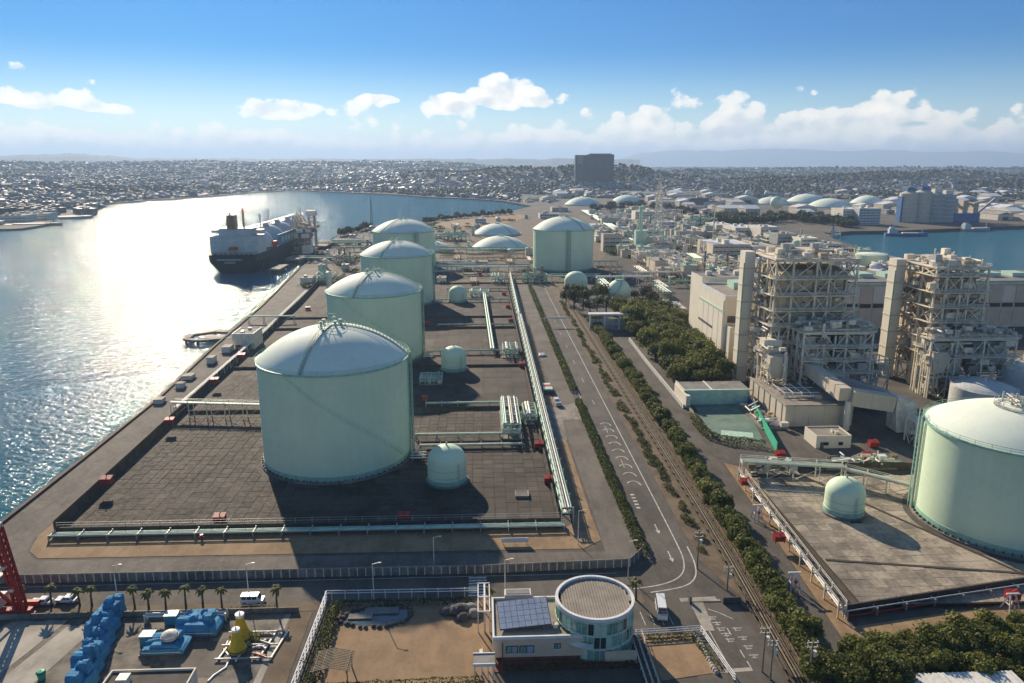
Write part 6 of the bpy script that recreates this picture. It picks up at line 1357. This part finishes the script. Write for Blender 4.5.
b2('accommodation', 'ship_white', t, SX-20.5,SX+20.5,SY+9,SY+32,13.6,28.5); b2('bridge_wing', 'ship_white', t, SX-21.5,SX+21.5,SY+18,SY+30,30.8,33.2)
b2('upper_house', 'ship_white', t, SX-14,SX+14,SY+13,SY+30,28.5,34.5); b2('house_roof', 'light_steel', t, SX-15,SX+15,SY+12,SY+31,34.5,35)
for z in (17,21,25): 
    w_ = b2('deck_line', 'light_steel', t, SX-20.6,SX+20.6,SY+8.8,SY+9,z,z+.3)
b2('funnel', 'ship_funnel', t, SX-5.5,SX+1.5,SY+10,SY+18,34.5,44); b2('funnel_top', 'dark_steel', t, SX-5.2,SX+1.2,SY+10.3,SY+17.7,44,46.5); pp('exhaust', 'ship_funnel', t, (SX-3.5,SY+14,46), (SX-3.5,SY+14,48.5), .9); pp('mast', 'ship_funnel', t, (SX+6,SY+20,35), (SX+6,SY+20,52), .9); bar('yard_arm', 'ship_funnel', t, (SX+3,SY+20,49), (SX+10,SY+20,49), .7)
for i in range(4):
    yc = SY+66+i*42; m_ = MB(); m_.lathe([(18.5*math.cos(a), 11+17*math.sin(a)) for a in [math.pi/2*k/10 for k in range(11)]], 32, (SX,yc,3)); m_.build('tank_cover', 'ship_white', t, 40); pp('dome_hatch', 'light_steel', t, (SX,yc,30.5), (SX,yc,33), 3)
b2('side_screen', 'ship_blue', t, SX+20.4,SX+21.2,SY+72,SY+150,13.6,24); b2('catwalk', 'light_steel', t, SX-1.5,SX+1.5,SY+34,SY+225,32.5,33.2); b2('manifold', 'red_paint', t, SX+17,SX+21.3,SY+62,SY+68,13.6,19)
for i in range(5): b2('side_letter', 'ship_white', t, SX+21.2,SX+21.35,SY+84+i*12,SY+91+i*12,16,21)
for i in range(7): bar('catwalk_post', 'light_steel', t, (SX,SY+36+i*31,13.6), (SX,SY+36+i*31,32.5), .8)
for x in (-9,3,13): pp('vent_mast', 'light_steel', t, (SX+x,SY+44+abs(x)*12,13), (SX+x,SY+44+abs(x)*12,43), .6)
for i in range(9): x = SX-18+i*4.4; b2('winch', 'grey_steel', t, x,x+2,SY+2,SY+5,13.6,15.2)
for i in range(14): b2('stern_letter', 'ship_white', t, SX-13+i*1.55,SX-12+i*1.55,SY+.35,SY+.55,8.6,9.9)
for i in range(7): b2('stern_letter', 'ship_white', t, SX-7+i*1.4,SX-6.1+i*1.4,SY+.7,SY+.9,6.2,7.3)
b2('foremast', 'light_steel', t, SX-.8,SX+.8,SY+SL-22,SY+SL-20,15,36); b2('forecastle', 'dark_steel', t, SX-12,SX+12,SY+SL-26,SY+SL-10,14,17)
b2('lifeboat', 'orange_paint', t, SX-3,SX+3,SY+1.5,SY+8.5,17,19.6)
# ---- jetty
t = thing('jetty', 'long concrete jetty on piles with loading arms beside the gas carrier', 'jetty', (-165,800,SEA_Z))
def deck(t, x0,x1,y0,y1,z=2.5): 
    b2('deck', 'concrete', t, x0,x1,y0,y1,z-1.6,z)
    nx = max(1,int((x1-x0)/12)); ny = max(1,int((y1-y0)/16))
    for i in range(nx+1):
        for j in range(ny+1): pp('pile', 'dark_concrete', t, (x0+1+(x1-x0-2)*i/nx,y0+1+(y1-y0-2)*j/ny,-9), (x0+1+(x1-x0-2)*i/nx,y0+1+(y1-y0-2)*j/ny,z-1.5), 1.0)
deck(t,-190,-171,746,816,3); deck(t,-183,-168,700,730); deck(t,-182,-164,800,862,4); deck(t,-166,-120,838,850,4); deck(t,-181,-172,640,672,1.5)
pipe_pts = ((-164,841),(-118,841))
for k in range(4): pp('pipe', ['pale_green','light_steel'][k%2], t, (-166,840+k*2.4,6), (-118,840+k*2.4,6), .7)
for i in range(4): bar('trestle', 'grey_steel', t, (-160+i*12,839,4), (-160+i*12,839,6), 1)
for i in range(4):
    y = 760+i*12; bar('arm_post', 'boiler_dark', t, (-182,y,3), (-182,y,27), 2.2); bar('arm_boom', 'boiler_tan', t, (-182,y,27), (-187,y,38), 1.5); bar('arm_boom', 'boiler_tan', t, (-187,y,38), (-191,y,24), 1.2); b2('counterweight', 'dark_steel', t, -181,-177,y-1.5,y+1.5,20,24)
lattice(t, (-179,806,3), (-179,806,40), 7, 'boiler_dark', 8, .9, .8); b2('tower_cabin', 'ship_white', t, -184,-174,802,810,36,41); b2('control_house', 'light_steel', t, -176,-168,742,756,2.5,10)
rn = random.Random(21); clutter(t, -187,-173,752,812,4,30,60,rn,('boiler_dark','boiler_tan','dark_steel','light_steel'),1.8)
# shore plant between the third and fourth tank
for k,(px0,px1,py,z,lab) in enumerate([(318,362,247,5,'green trestle of pipes along the shore by the jetty root'),(300,352,262,4,'grey pipe trestle along the quay before the jetty root'),(436,470,241,6,'green pipe rack between the fourth tank and the low domes'),(440,532,253,4,'long green pipe rack in front of the low white domes'),(436,530,271,4,'pipe rack across the far slab yards'),(536,600,281,4,'pipe rack in front of the lone tank')]):
    a = gp(px0,py); b = gp(px1,py); pipe_rack(lab, a, b, [(-1.8,z,.5,G),(-.6,z,.6,PG),(.8,z,.5,LS),(1.8,z+1.8,.5,G)], 12, 5)
rn = random.Random(31)
for px, py, w, l, h, n, lab in [(455,240,26,16,9,26,'green process frame beside the fourth tank'),(428,262,12,16,6,14,'small process frame behind the fourth tank flank'),(372,252,14,24,7,18,'process frame on the quay in front of the fourth tank'),(345,262,16,22,7,20,'brown process frame on the quay by the third tank'),(325,282,14,20,6,16,'low process frame on the quay left of the third tank'),(535,282,18,10,6,18,'process frame at the corner of the far slab yard'),
        (612,224,34,30,14,26,'green process frame below the pale low dome'),(650,232,44,26,16,34,'tangled pale process frame at the foot of the lattice mast'),(678,250,46,30,14,36,'green process frame in front of the long white roofed hall'),(655,262,40,24,10,30,'green piping frame behind the brown slab yard'),(690,275,34,26,12,30,'pale green piping frame beside the tall pale block'),(715,278,30,24,14,26,'piping frame between the tall pale block and the white roofed hall'),(625,238,30,20,10,22,'pale process frame beside the long pipeway'),
        (668,218,40,30,14,22,'far green process frame behind the lattice mast'),(700,226,40,30,12,22,'green frame before the dark belt of trees'),(720,205,60,40,14,20,'far green frame under the first far dome'),(790,244,40,24,10,24,'grey frame beside the basin corner'),(845,262,30,20,8,18,'frame behind the boilers near the low green tank')]:
    x, y = gp(px, py); t = thing('process_unit', lab, 'process plant', (x,y,.06)); gm = rn.choice([G,LS,'boiler_tan']) if px > 560 else rn.choice([G,BT,GS]); mats_ = (G,PG,LS,'white_paint','cream_wall','beige_wall',BD) if px > 560 else (G,BT,BD,'grey_steel','concrete')
    frame(t, [x-w/2,x-w/6,x+w/6,x+w/2], [y-l/2,y,y+l/2], [0,h*.5,h], .55, gm, faces=('f','l')); clutter(t, x-w/2,x+w/2,y-l/2,y+l/2,1.5,h+1,n,rn,mats_,1.5)
    for i in range(3): pp('column', rn.choice(mats_), t, (x+rn.uniform(-.4,.4)*w,y+rn.uniform(-.4,.4)*l,0), (x+rn.uniform(-.4,.4)*w*0+rn.uniform(-.4,.4)*0+x*0+x+rn.uniform(-.01,.01),y,h+rn.uniform(2,7)), rn.uniform(.6,1.2)) if False else pp('column', rn.choice(mats_), t, (x-w*.3+w*.3*i,y,0), (x-w*.3+w*.3*i,y,h+rn.uniform(2,8)), rn.uniform(.6,1.3))
# long pale pipeway
a = gp(584,212); b = gp(650,251); pipe_rack('long pale pipeway running from the far dome towards the process frames', a, b, [(-5,3,1.1,WP),(-2,3,1.2,'light_steel'),(1,3,1.1,WP),(4,3,1.2,PG)], 30, 14, post='pale_green')
a = gp(690,262); b = gp(745,297); pipe_rack('pale green pipeway slanting past the tall pale block', a, b, [(-3,8,.6,PG),(-1,8,.7,WP),(1,8,.6,LS),(3,8,.7,PG)], 14, 9, post='pale_green')
# row of red cabinets on a pale wall in the brown slab yard
a = gp(637,256); b = gp(676,283); t = thing('yard_divider', 'pale wall with brown boxes crossing the brown slab yard', 'wall', (*a,.06)); bar('wall', 'cream_wall', t, (*a,1), (*b,1), 2.0, 2.0)
for k in (.05,.3,.55,.75,.95): p = Vector(a).lerp(Vector(b),k); b2('box', 'orange_paint' if k in (.3,.55) else 'boiler_tan', t, p.x-1.4,p.x+1.4,p.y-1.4,p.y+1.4,2,4)
sheet('brown_yard', gpl([(592,262),(632,257),(674,284),(600,286)]), .1, 'slab_left'); 
# ---- buildings of the works
BL = [(603,622,252,18,16,'beige_wall','roof_grey','beige block with a dark front beside the long pipeway'),(635,656,222,16,30,'cream_wall','light_steel','cream hall in front of the far low dome'),(690,709,207,18,40,'dark_steel','roof_grey','dark grey hall far behind the green stack'),(646,664,241,12,20,'pale_green','pale_concrete','pale green flat roofed block beside the green stack'),
      (676,702,241,11,30,'beige_wall','pale_concrete','beige hall behind the red and white mast'),(712,750,262,16,50,'beige_wall','white_paint','long hall with a bright white roof behind the boilers'),(752,775,262,14,40,'cream_wall','pale_concrete','cream hall beside the white roofed hall'),(715,734,270,10,20,'light_steel','roof_grey','low pale building before the white roofed hall'),
      (735,758,236,10,50,'cream_wall','white_paint','white roofed shed by the dark belt of trees'),(760,778,239,14,40,'light_steel','light_steel','silver domed shed beside the white roofed shed'),(716,733,231,8,50,'light_steel','white_paint','low white shed before the dark belt of trees'),(800,818,250,12,24,'cream_wall','cream_wall','cream cube of a building near the basin corner'),(822,842,252,8,24,'light_steel','roof_grey','grey flat building near the basin corner'),
      (777,796,247,14,24,'grey_steel','roof_grey','grey building behind the first boiler'),(858,880,225,24,40,'ship_white','light_steel','white office block on the quay across the basin'),(842,858,224,22,40,'light_steel','light_steel','grey ribbed building beside the white office block'),(884,905,276,9,22,'cream_wall','roof_brown','low cream building behind the second boiler'),(905,935,279,8,22,'beige_wall','pale_green','low building with a green roof on the near shore of the basin'),
      (690,706,222,9,40,'beige_wall','roof_brown','brown roofed shed in front of the dark hall'),(660,675,231,12,24,'white_paint','white_paint','small bright white building at the foot of the green stack'),(592,604,232,9,30,'light_steel','white_paint','small pale building beyond the lone tank'),(540,560,219,8,40,'light_steel','roof_grey','grey shed by the neck of the bay'),(475,486,224,8,20,'cream_wall','white_paint','small white shed on the dry grass'),(552,568,212,8,40,'beige_wall','roof_brown','brown shed by the neck of the bay')]
for x0p, x1p, py, h, dp, wl_, rf_, lab in BL:
    xa, ya = gp(x0p, py); xb, _ = gp(x1p, py); shed(xa, xb, ya, ya+dp, h, lab, wl_, rf_, name='works_building')
# low green tank by the basin
x, y = gp(870,268); t = thing('flat_tank', 'low flat pale green tank behind the boilers by the basin', 'tank', (x,y,.05)); MB().lathe([(13,0),(13,12)],48,(x,y,0)).build('shell','tank_green',t,30); MB().lathe([(13.2,12),(12,12.6),(.1,13.2)],48,(x,y,0)).build('roof','tank_dome',t,30); railing('rim_rail','green_steel',t,x,y,13,12,1.1,36)
# silos and conveyor across the basin
for k,(px,w,h,mm,lab) in enumerate([(906,22,44,'beige_wall','beige ribbed silo with a blue side across the basin'),(920,20,46,'beige_wall','beige silo between the blue sided one and the grey ones'),(933,22,42,'grey_steel','grey silo beside the beige pair across the basin'),(944,20,40,'grey_steel','grey silo at the end of the row across the basin')]):
    x, y = gp(px,222); t = thing('silo', lab, 'silo', (x,y,.05), 'silos across the basin'); MB().lathe([(w*.62,0),(w*.62,h),(w*.2,h+4),(.1,h+4.5)],20,(x,y,0)).build('barrel',mm,t,30)
    for i in range(6): m_ = MB(); ring(m_,x,y,w*.63,h*(i+.5)/6.5,.5,.5,20); m_.build('hoop','light_steel',t)
    b2('head_house','blue_paint' if k<2 else 'light_steel',t,x-6,x+6,y-5,y+5,h+3,h+9); b2('side_panel','blue_paint' if k==0 else mm,t,x-w*.66,x-w*.5,y-w*.3,y+w*.3,0,h*.9)
x, y = gp(962,222); t = thing('conveyor', 'tan conveyor towers with a blue base beside the silos', 'conveyor', (x,y,.05)); b2('base','blue_paint',t,x-26,x+22,y-8,y+8,0,14)
for i in range(3): b2('tower','boiler_tan',t,x-22+i*17,x-14+i*17,y-5,y+5,14,36-i*3); bar('gallery','beige_wall',t,(x-20+i*17,y,34-i*3),(x-2+i*17,y,20+i*6),3.5)
bar('gallery','grey_steel',t,(x+20,y,12),(x+48,y,36),3)
# ships in the basin
def small_ship(px, py, L, Bm, label, hull, rz, z=SEA_Z):
    x, y = gp(px,py,z); t = thing('cargo_ship', label, 'ship', (0,0,0)); m_ = MB(); V=[]; 
    for u in (0,.05,.2,.7,.88,1):
        w = Bm/2*(1 if .05<=u<=.7 else .85 if u<.05 else .62 if u<1 else .05); V += [(-L/2+L*u,-w,3.4+(1.6 if u>.85 else 0)),(-L/2+L*u,-w*.8,-.5),(-L/2+L*u,w*.8,-.5),(-L/2+L*u,w,3.4+(1.6 if u>.85 else 0))]
    m_.add(V,[(i*4+k,i*4+(k+1)%4,(i+1)*4+(k+1)%4,(i+1)*4+k) for i in range(5) for k in range(4)]+[(3,2,1,0)]); m_.build('hull',hull,t); MB().box(-L*.42,-L*.22,-Bm*.38,Bm*.38,3.2,9).build('wheelhouse','ship_white',t); MB().box(-L*.40,-L*.3,-Bm*.3,Bm*.3,9,11.5).build('bridge','ship_white',t); MB().box(-L*.1,L*.28,-Bm*.3,Bm*.3,3.4,4.6).build('hatch','light_steel',t); MB().tube([(L*.36,0,4),(L*.36,0,12)],.5,6).build('mast','ship_white',t); MB().tube([(-L*.36,0,11),(-L*.36,0,15)],.9,6).build('funnel','blue_paint',t)
    t.location = (x,y,z); t.rotation_euler[2] = rz
small_ship(906,236,52,11,'blue hulled coaster under way in the basin','blue_paint',-.25); small_ship(975,231,46,10,'grey coaster lying at the far quay of the basin','grey_steel',0.1); small_ship(836,237.5,18,5,'small white launch at the corner of the basin','ship_white',.4); small_ship(55,219,120,18,'long grey vessel at the dock on the far left shore','grey_steel',.15)
small_ship(22,226.5,110,18,'dark vessel at the outer dock on the far left shore','dark_steel',.2)
# far quay strip and docks
b_ = MB(); q = shoreB[:7]
for a, c in zip(q, q[1:]): b_.beam((a[0],a[1]+4,.4), (c[0],c[1]+4,.4), 8, 1.6)
tag(b_.build('far_quay', 'dark_concrete'), 'dark quay wall along the far side of the basin', 'quay')
# masts and stacks
def lattice_mast(px, py, h, w, label, m, n=12):
    x, y = gp(px,py); t = thing('lattice_mast', label, 'mast', (x,y,.05)); lattice(t,(x,y,0),(x,y,h),w,m,n,max(.25,w*.06),.18)
    for z in (h*.55,h*.8,h): b2('platform',m,t,x-w*.3,x+w*.3,y-w*.3,y+w*.3,z-.5,z)
    bar('antenna',m,t,(x,y,h),(x,y,h+6),.4)
lattice_mast(657,250,74,11,'tall pale lattice mast rising from the process frames','light_steel',14); lattice_mast(372,229,40,4,'thin dark lattice mast on the shore behind the fourth tank','dark_steel',10); lattice_mast(560,214,30,4,'thin pale mast beyond the lone tank','light_steel',8)
x, y = gp(640,248); t = thing('green_stack', 'slender pale green stack above a green box', 'stack', (x,y,.05)); pp('stack',PG,t,(x,y,0),(x,y,44),2.0); b2('base_box',PG,t,x-6,x+6,y-5,y+5,0,19); b2('cap',G,t,x-2.6,x+2.6,y-2.6,y+2.6,42,44.4); bar('brace',PG,t,(x-5,y,19),(x,y,32),.8)
x, y = gp(712,256); t = thing('warning_mast', 'slim red and white banded mast near the white roofed hall', 'mast', (x,y,.05))
for i in range(8): pp('band',['cream_wall','boiler_tan'][i%2],t,(x,y,i*6.2),(x,y,i*6.2+6.2),1.0-.08*i)
b2('platform','light_steel',t,x-3,x+3,y-3,y+3,16,16.6)
# ---- shoreline trees and belts
sh_t = tree_protos('shore_tree', 'dark round tree on the rocky shore behind the tanks', 'trees along the near shore of the bay', 'tree', [dict(seed=41,r=5.0,h=9,leaf='leaf_dark',nb=12,per=30,trunk=.3,size=.5),dict(seed=42,r=4.4,h=8,leaf='leaf_dark',nb=12,per=30,trunk=.3,size=.5)])
spots = []
for (xa,ya,xb,yb,n) in [(340,236,372,227,22),(424,223,450,218,16),(450,218.5,512,213,34)]:
    for i in range(n): u = (i+random.random())/n; x, y = gp(xa+(xb-xa)*u, ya+(yb-ya)*u+random.uniform(.3,1.6)); spots.append((x,y,.05))
scatter(sh_t, spots, smin=.6, smax=1.2)
bl_t = tree_protos('belt_tree', 'dark tree in the long belt between the works and the far domes', 'trees of the far dark belt', 'tree', [dict(seed=51,r=7.5,h=13,leaf='leaf_dark',nb=14,per=34,trunk=.4,size=.45),dict(seed=52,r=6.5,h=11,leaf='leaf_dark',nb=14,per=34,trunk=.4,size=.45)])
spots = []
for i in range(150):
    px = random.uniform(704,856); py = np.interp(px,[704,740,780,820,856],[224,223,220,222,226])+random.uniform(-3.4,3.0); x, y = gp(px,py)
    spots.append((x,y,.05))
for i in range(50): px = random.uniform(590,700); py = np.interp(px,[590,640,700],[210,207,216])+random.uniform(-2,2); spots.append((*gp(px,py),.05))
scatter(bl_t, spots, smin=.7, smax=1.2)
# ---- industrial sheds and houses between the works and the city
fp = []
for k,(w,l,h,wm_,rm_,lab) in enumerate([(30,50,9,'cream_wall','pale_concrete','pale industrial shed on the flat land before the city'),(22,34,8,'grey_steel','roof_grey','grey industrial shed on the flat land before the city'),(40,26,12,'beige_wall','white_paint','beige industrial hall on the flat land before the city'),(16,24,7,'light_steel','roof_brown','small brown roofed shed on the flat land before the city'),(14,18,6,'cream_wall','roof_grey','small grey roofed house on the flat land before the city')]):
    o = thing('industrial_shed', lab, 'building', (0,0,0), 'sheds on the flat land before the city'); MB().box(-w/2,w/2,-l/2,l/2,0,h).build('wall',wm_,o); r_ = MB(); r_.add([(-w/2-.5,-l/2-.5,h),(w/2+.5,-l/2-.5,h),(w/2+.5,l/2+.5,h),(-w/2-.5,l/2+.5,h),(0,-l/2-.5,h+w*.12),(0,l/2+.5,h+w*.12)],[(0,1,4),(2,3,5),(1,2,5,4),(3,0,4,5),(0,3,2,1)]); r_.build('roof',rm_,o); MB().box(-w*.2,w*.2,-l/2-.2,-l/2,0,h*.6).build('door','dark_steel',o); fp.append(o)
spots = []; tries = 0
domes_px = [(583,205),(627,204),(772,204),(807,202),(830,207),(868,203),(776,212),(748,196),(767,195)]
while len(spots) < 285 and tries < 9000:
    tries += 1; px = random.uniform(525,1040); lo, hi = (198.5, np.interp(px,[525,600,640,700,850,1040],[203,203,206,214,219,221]))
    py = random.uniform(194.5 if px > 560 else 199.5, hi)
    if any(abs(px-a)<26 and abs(py-b)<7 for a,b in domes_px) or (840<px<985 and py>214): continue
    x, y = gp(px,py)
    if all((x-a)**2+(y-b)**2 > 30**2 for a,b,_ in spots): spots.append((x,y,.05))
scatter(fp, spots, smin=.55, smax=1.15)
for o in [q for q in col.objects if q.parent is None and q.get('group') == 'sheds on the flat land before the city']: o.rotation_euler[2] = random.choice([0,1.57])+.1
# flat roofed docks on the left far shore
for px, py, lab in [(12,222,'grey warehouse on the outer dock of the far left shore'),(34,220,'pale warehouse on the outer dock of the far left shore'),(70,206.5,'white warehouse on the inner dock of the far left shore'),(86,204,'beige warehouse by the inner dock of the far left shore'),(30,212,'brown warehouse behind the docks of the far left shore')]:
    x, y = gp(px,py); w = 44; shed(x-w/2,x+w/2,y,y+30,10,lab,random.choice(['light_steel','cream_wall','beige_wall']),random.choice(['roof_grey','pale_concrete']),name='warehouse')
# rocks along the seaward shore
rk = MB()
for a, c in zip(shoreA[7:18], shoreA[8:19]):
    L_ = math.dist(a,c)
    for i in range(int(L_/4)):
        u = (i+random.random())/(L_/4); s = random.uniform(1,2.6); x, y = a[0]+(c[0]-a[0])*u+random.uniform(-4,1), a[1]+(c[1]-a[1])*u+random.uniform(-2,2); rk.add([(x+vx*s,y+vy*s,-2+vz*s*.9) for vx,vy,vz in ico], icf)
tag(rk.build('shore_rocks','rock'),'dark boulders of the rocky shore behind the tanks','rocks',kind='stuff')

# ================================================================== small plant filling the works between the big units
def fill(protos, n, poly_px, avoid, seed, mind=12.0, smin=.7, smax=1.3):
    rnd = random.Random(seed); spots = []; tries = 0
    def inside(px, py):
        c = False; j = len(poly_px)-1
        for i in range(len(poly_px)):
            (xi,yi),(xj,yj) = poly_px[i], poly_px[j]
            if (yi > py) != (yj > py) and px < (xj-xi)*(py-yi)/(yj-yi)+xi: c = not c
            j = i
        return c
    xs = [p[0] for p in poly_px]; ys = [p[1] for p in poly_px]
    while len(spots) < n and tries < 20000:
        tries += 1; px, py = rnd.uniform(min(xs),max(xs)), rnd.uniform(min(ys),max(ys))
        if not inside(px,py) or any(a<=px<=b and c<=py<=d for a,b,c,d in avoid): continue
        x, y = gp(px,py)
        if any(math.hypot(x-T[0],y-T[1]) < T[2]+7 for T in (T4,T5)) or any((x-a)**2+(y-b)**2 < mind**2 for a,b,_ in FILLED): continue
        spots.append((x,y,.05)); FILLED.append((x,y,0))
    used = set()
    for x, y, z in spots:
        p_ = rnd.choice(protos); s = rnd.uniform(smin,smax)
        if p_.name not in used: used.add(p_.name); p_.location = (x,y,z); p_.scale = (s,s,s); p_.rotation_euler[2] = rnd.choice([0,1.5708])
        else: dup(p_, (x,y,z), rnd.choice([0,1.5708,0]), scale=(s,s*rnd.uniform(.8,1.2),s*rnd.uniform(.8,1.2)))
FILLED = []
avoid = [(b_[0]-3,b_[1]+3,b_[2]-9,b_[2]+1) for b_ in BL] + [(470,532,236,252),(478,528,222,237)]
cab = []
for k,(w,l,h,wm_,rm_,lab) in enumerate([(14,9,5,'cream_wall','white_paint','white roofed cabin among the process frames'),(10,16,6,'light_steel','roof_grey','grey roofed cabin among the process frames'),(18,10,7,'beige_wall','pale_concrete','beige flat roofed cabin among the process frames'),(9,9,8,'beige_wall','green_steel','green roofed equipment house among the process frames')]):
    o = thing('plant_cabin', lab, 'building', (0,0,0), 'cabins among the process frames'); MB().box(-w/2,w/2,-l/2,l/2,0,h).build('wall',wm_,o); MB().box(-w/2-.4,w/2+.4,-l/2-.4,l/2+.4,h,h+.5).build('roof',rm_,o); MB().box(-w*.1,w*.1,-l/2-.1,-l/2,0,2.4).build('door','dark_steel',o); MB().box(w*.2,w*.42,-l/2-.1,-l/2,1.2,2.4).build('window','glass_dark',o); MB().box(-w*.3,-w*.1,-l*.2,l*.1,h+.5,h+2).build('roof_unit','grey_steel',o); cab.append(o)
ves = []
for k,(r,h,m_,lab) in enumerate([(3.2,8,'tank_green','small upright green tank among the process frames'),(2.2,12,'light_steel','slim upright pale column among the process frames'),(4.5,6,'ship_white','squat white tank among the process frames')]):
    o = thing('upright_tank', lab, 'tank', (0,0,0), 'upright tanks among the process frames'); MB().lathe([(r,0),(r,h)],20).build('shell',m_,o,30); MB().lathe(dome_prof(r,r*.35,h,6),20).build('dome',m_,o,40); MB().tube([(r+.4,0,0),(r+.4,0,h+1)],.15,5).build('riser','light_steel',o); MB().lathe([(r+.5,0),(r+.5,.4),(r,.4)],20).build('plinth','concrete',o); ves.append(o)
rks = []
for k in range(3):
    o = thing('pipe_trestle', ['short green pipe trestle among the process frames','short pale pipe trestle among the process frames','low brown pipe trestle among the process frames'][k], 'pipe rack', (0,0,0), 'short pipe trestles among the process frames'); z = (4,5,2.5)[k]; L_ = (26,34,20)[k]; ms = [('green_steel','grey_steel'),('light_steel','cream_wall'),('boiler_tan','boiler_dark')][k]
    for i in range(5): MB().tube([(-L_/2,-2+i,z+.3*(i%2)),(L_/2,-2+i,z+.3*(i%2))],.32,7).build('pipe',ms[i%2],o)
    for i in range(5): x_ = -L_/2+L_*i/4; MB().box(x_-.2,x_+.2,-2.6,-2.2,0,z+1.4).build('post',ms[0],o); MB().box(x_-.2,x_+.2,2.2,2.6,0,z+1.4).build('post',ms[0],o); MB().box(x_-.2,x_+.2,-2.8,2.8,z-.7,z-.35).build('cross_beam',ms[0],o)
    rks.append(o)
WORKS = [(590,216),(640,207),(705,226),(770,240),(830,243),(856,256),(900,270),(880,282),(760,282),(700,292),(676,284),(634,258),(604,256),(596,235)]
fill(rks, 95, WORKS, avoid, 1, 17); fill(cab, 120, WORKS, avoid, 2, 13); fill(ves, 36, WORKS, avoid, 3, 11)
SHOREZ = [(318,256),(345,238),(372,230),(440,226),(530,217),(532,284),(440,284),(436,262),(372,262),(330,288),(300,288)]
fill(rks, 46, SHOREZ, avoid, 4, 19); fill(cab, 14, SHOREZ, avoid, 5, 22, .5, .9); fill(ves, 14, SHOREZ, avoid, 6, 16, .6, 1.0)
fill(rks, 14, [(600,262),(676,286),(668,300),(600,296)], avoid, 7, 16)
# green undergrowth between the units
gs = []
for k in range(2):
    rnd = random.Random(80+k); L = MB(); T = MB(); leaf_cloud(L, [(rnd.gauss(0,3),rnd.gauss(0,2.2),1.2+abs(rnd.gauss(0,.9))) for _ in range(160)], .75, rnd); T.tube([(0,0,0),(0,0,1.6)],.2,5); o = thing('bush_clump', 'low green bush clump between the process frames', 'bush', (0,0,0), 'bush clumps between the process frames'); L.build('foliage','leaf_hedge',o); T.build('stem','bark',o); gs.append(o)
fill(gs, 110, WORKS, avoid, 8, 9, .8, 1.8); fill(gs, 40, SHOREZ, avoid, 9, 12, .7, 1.3)
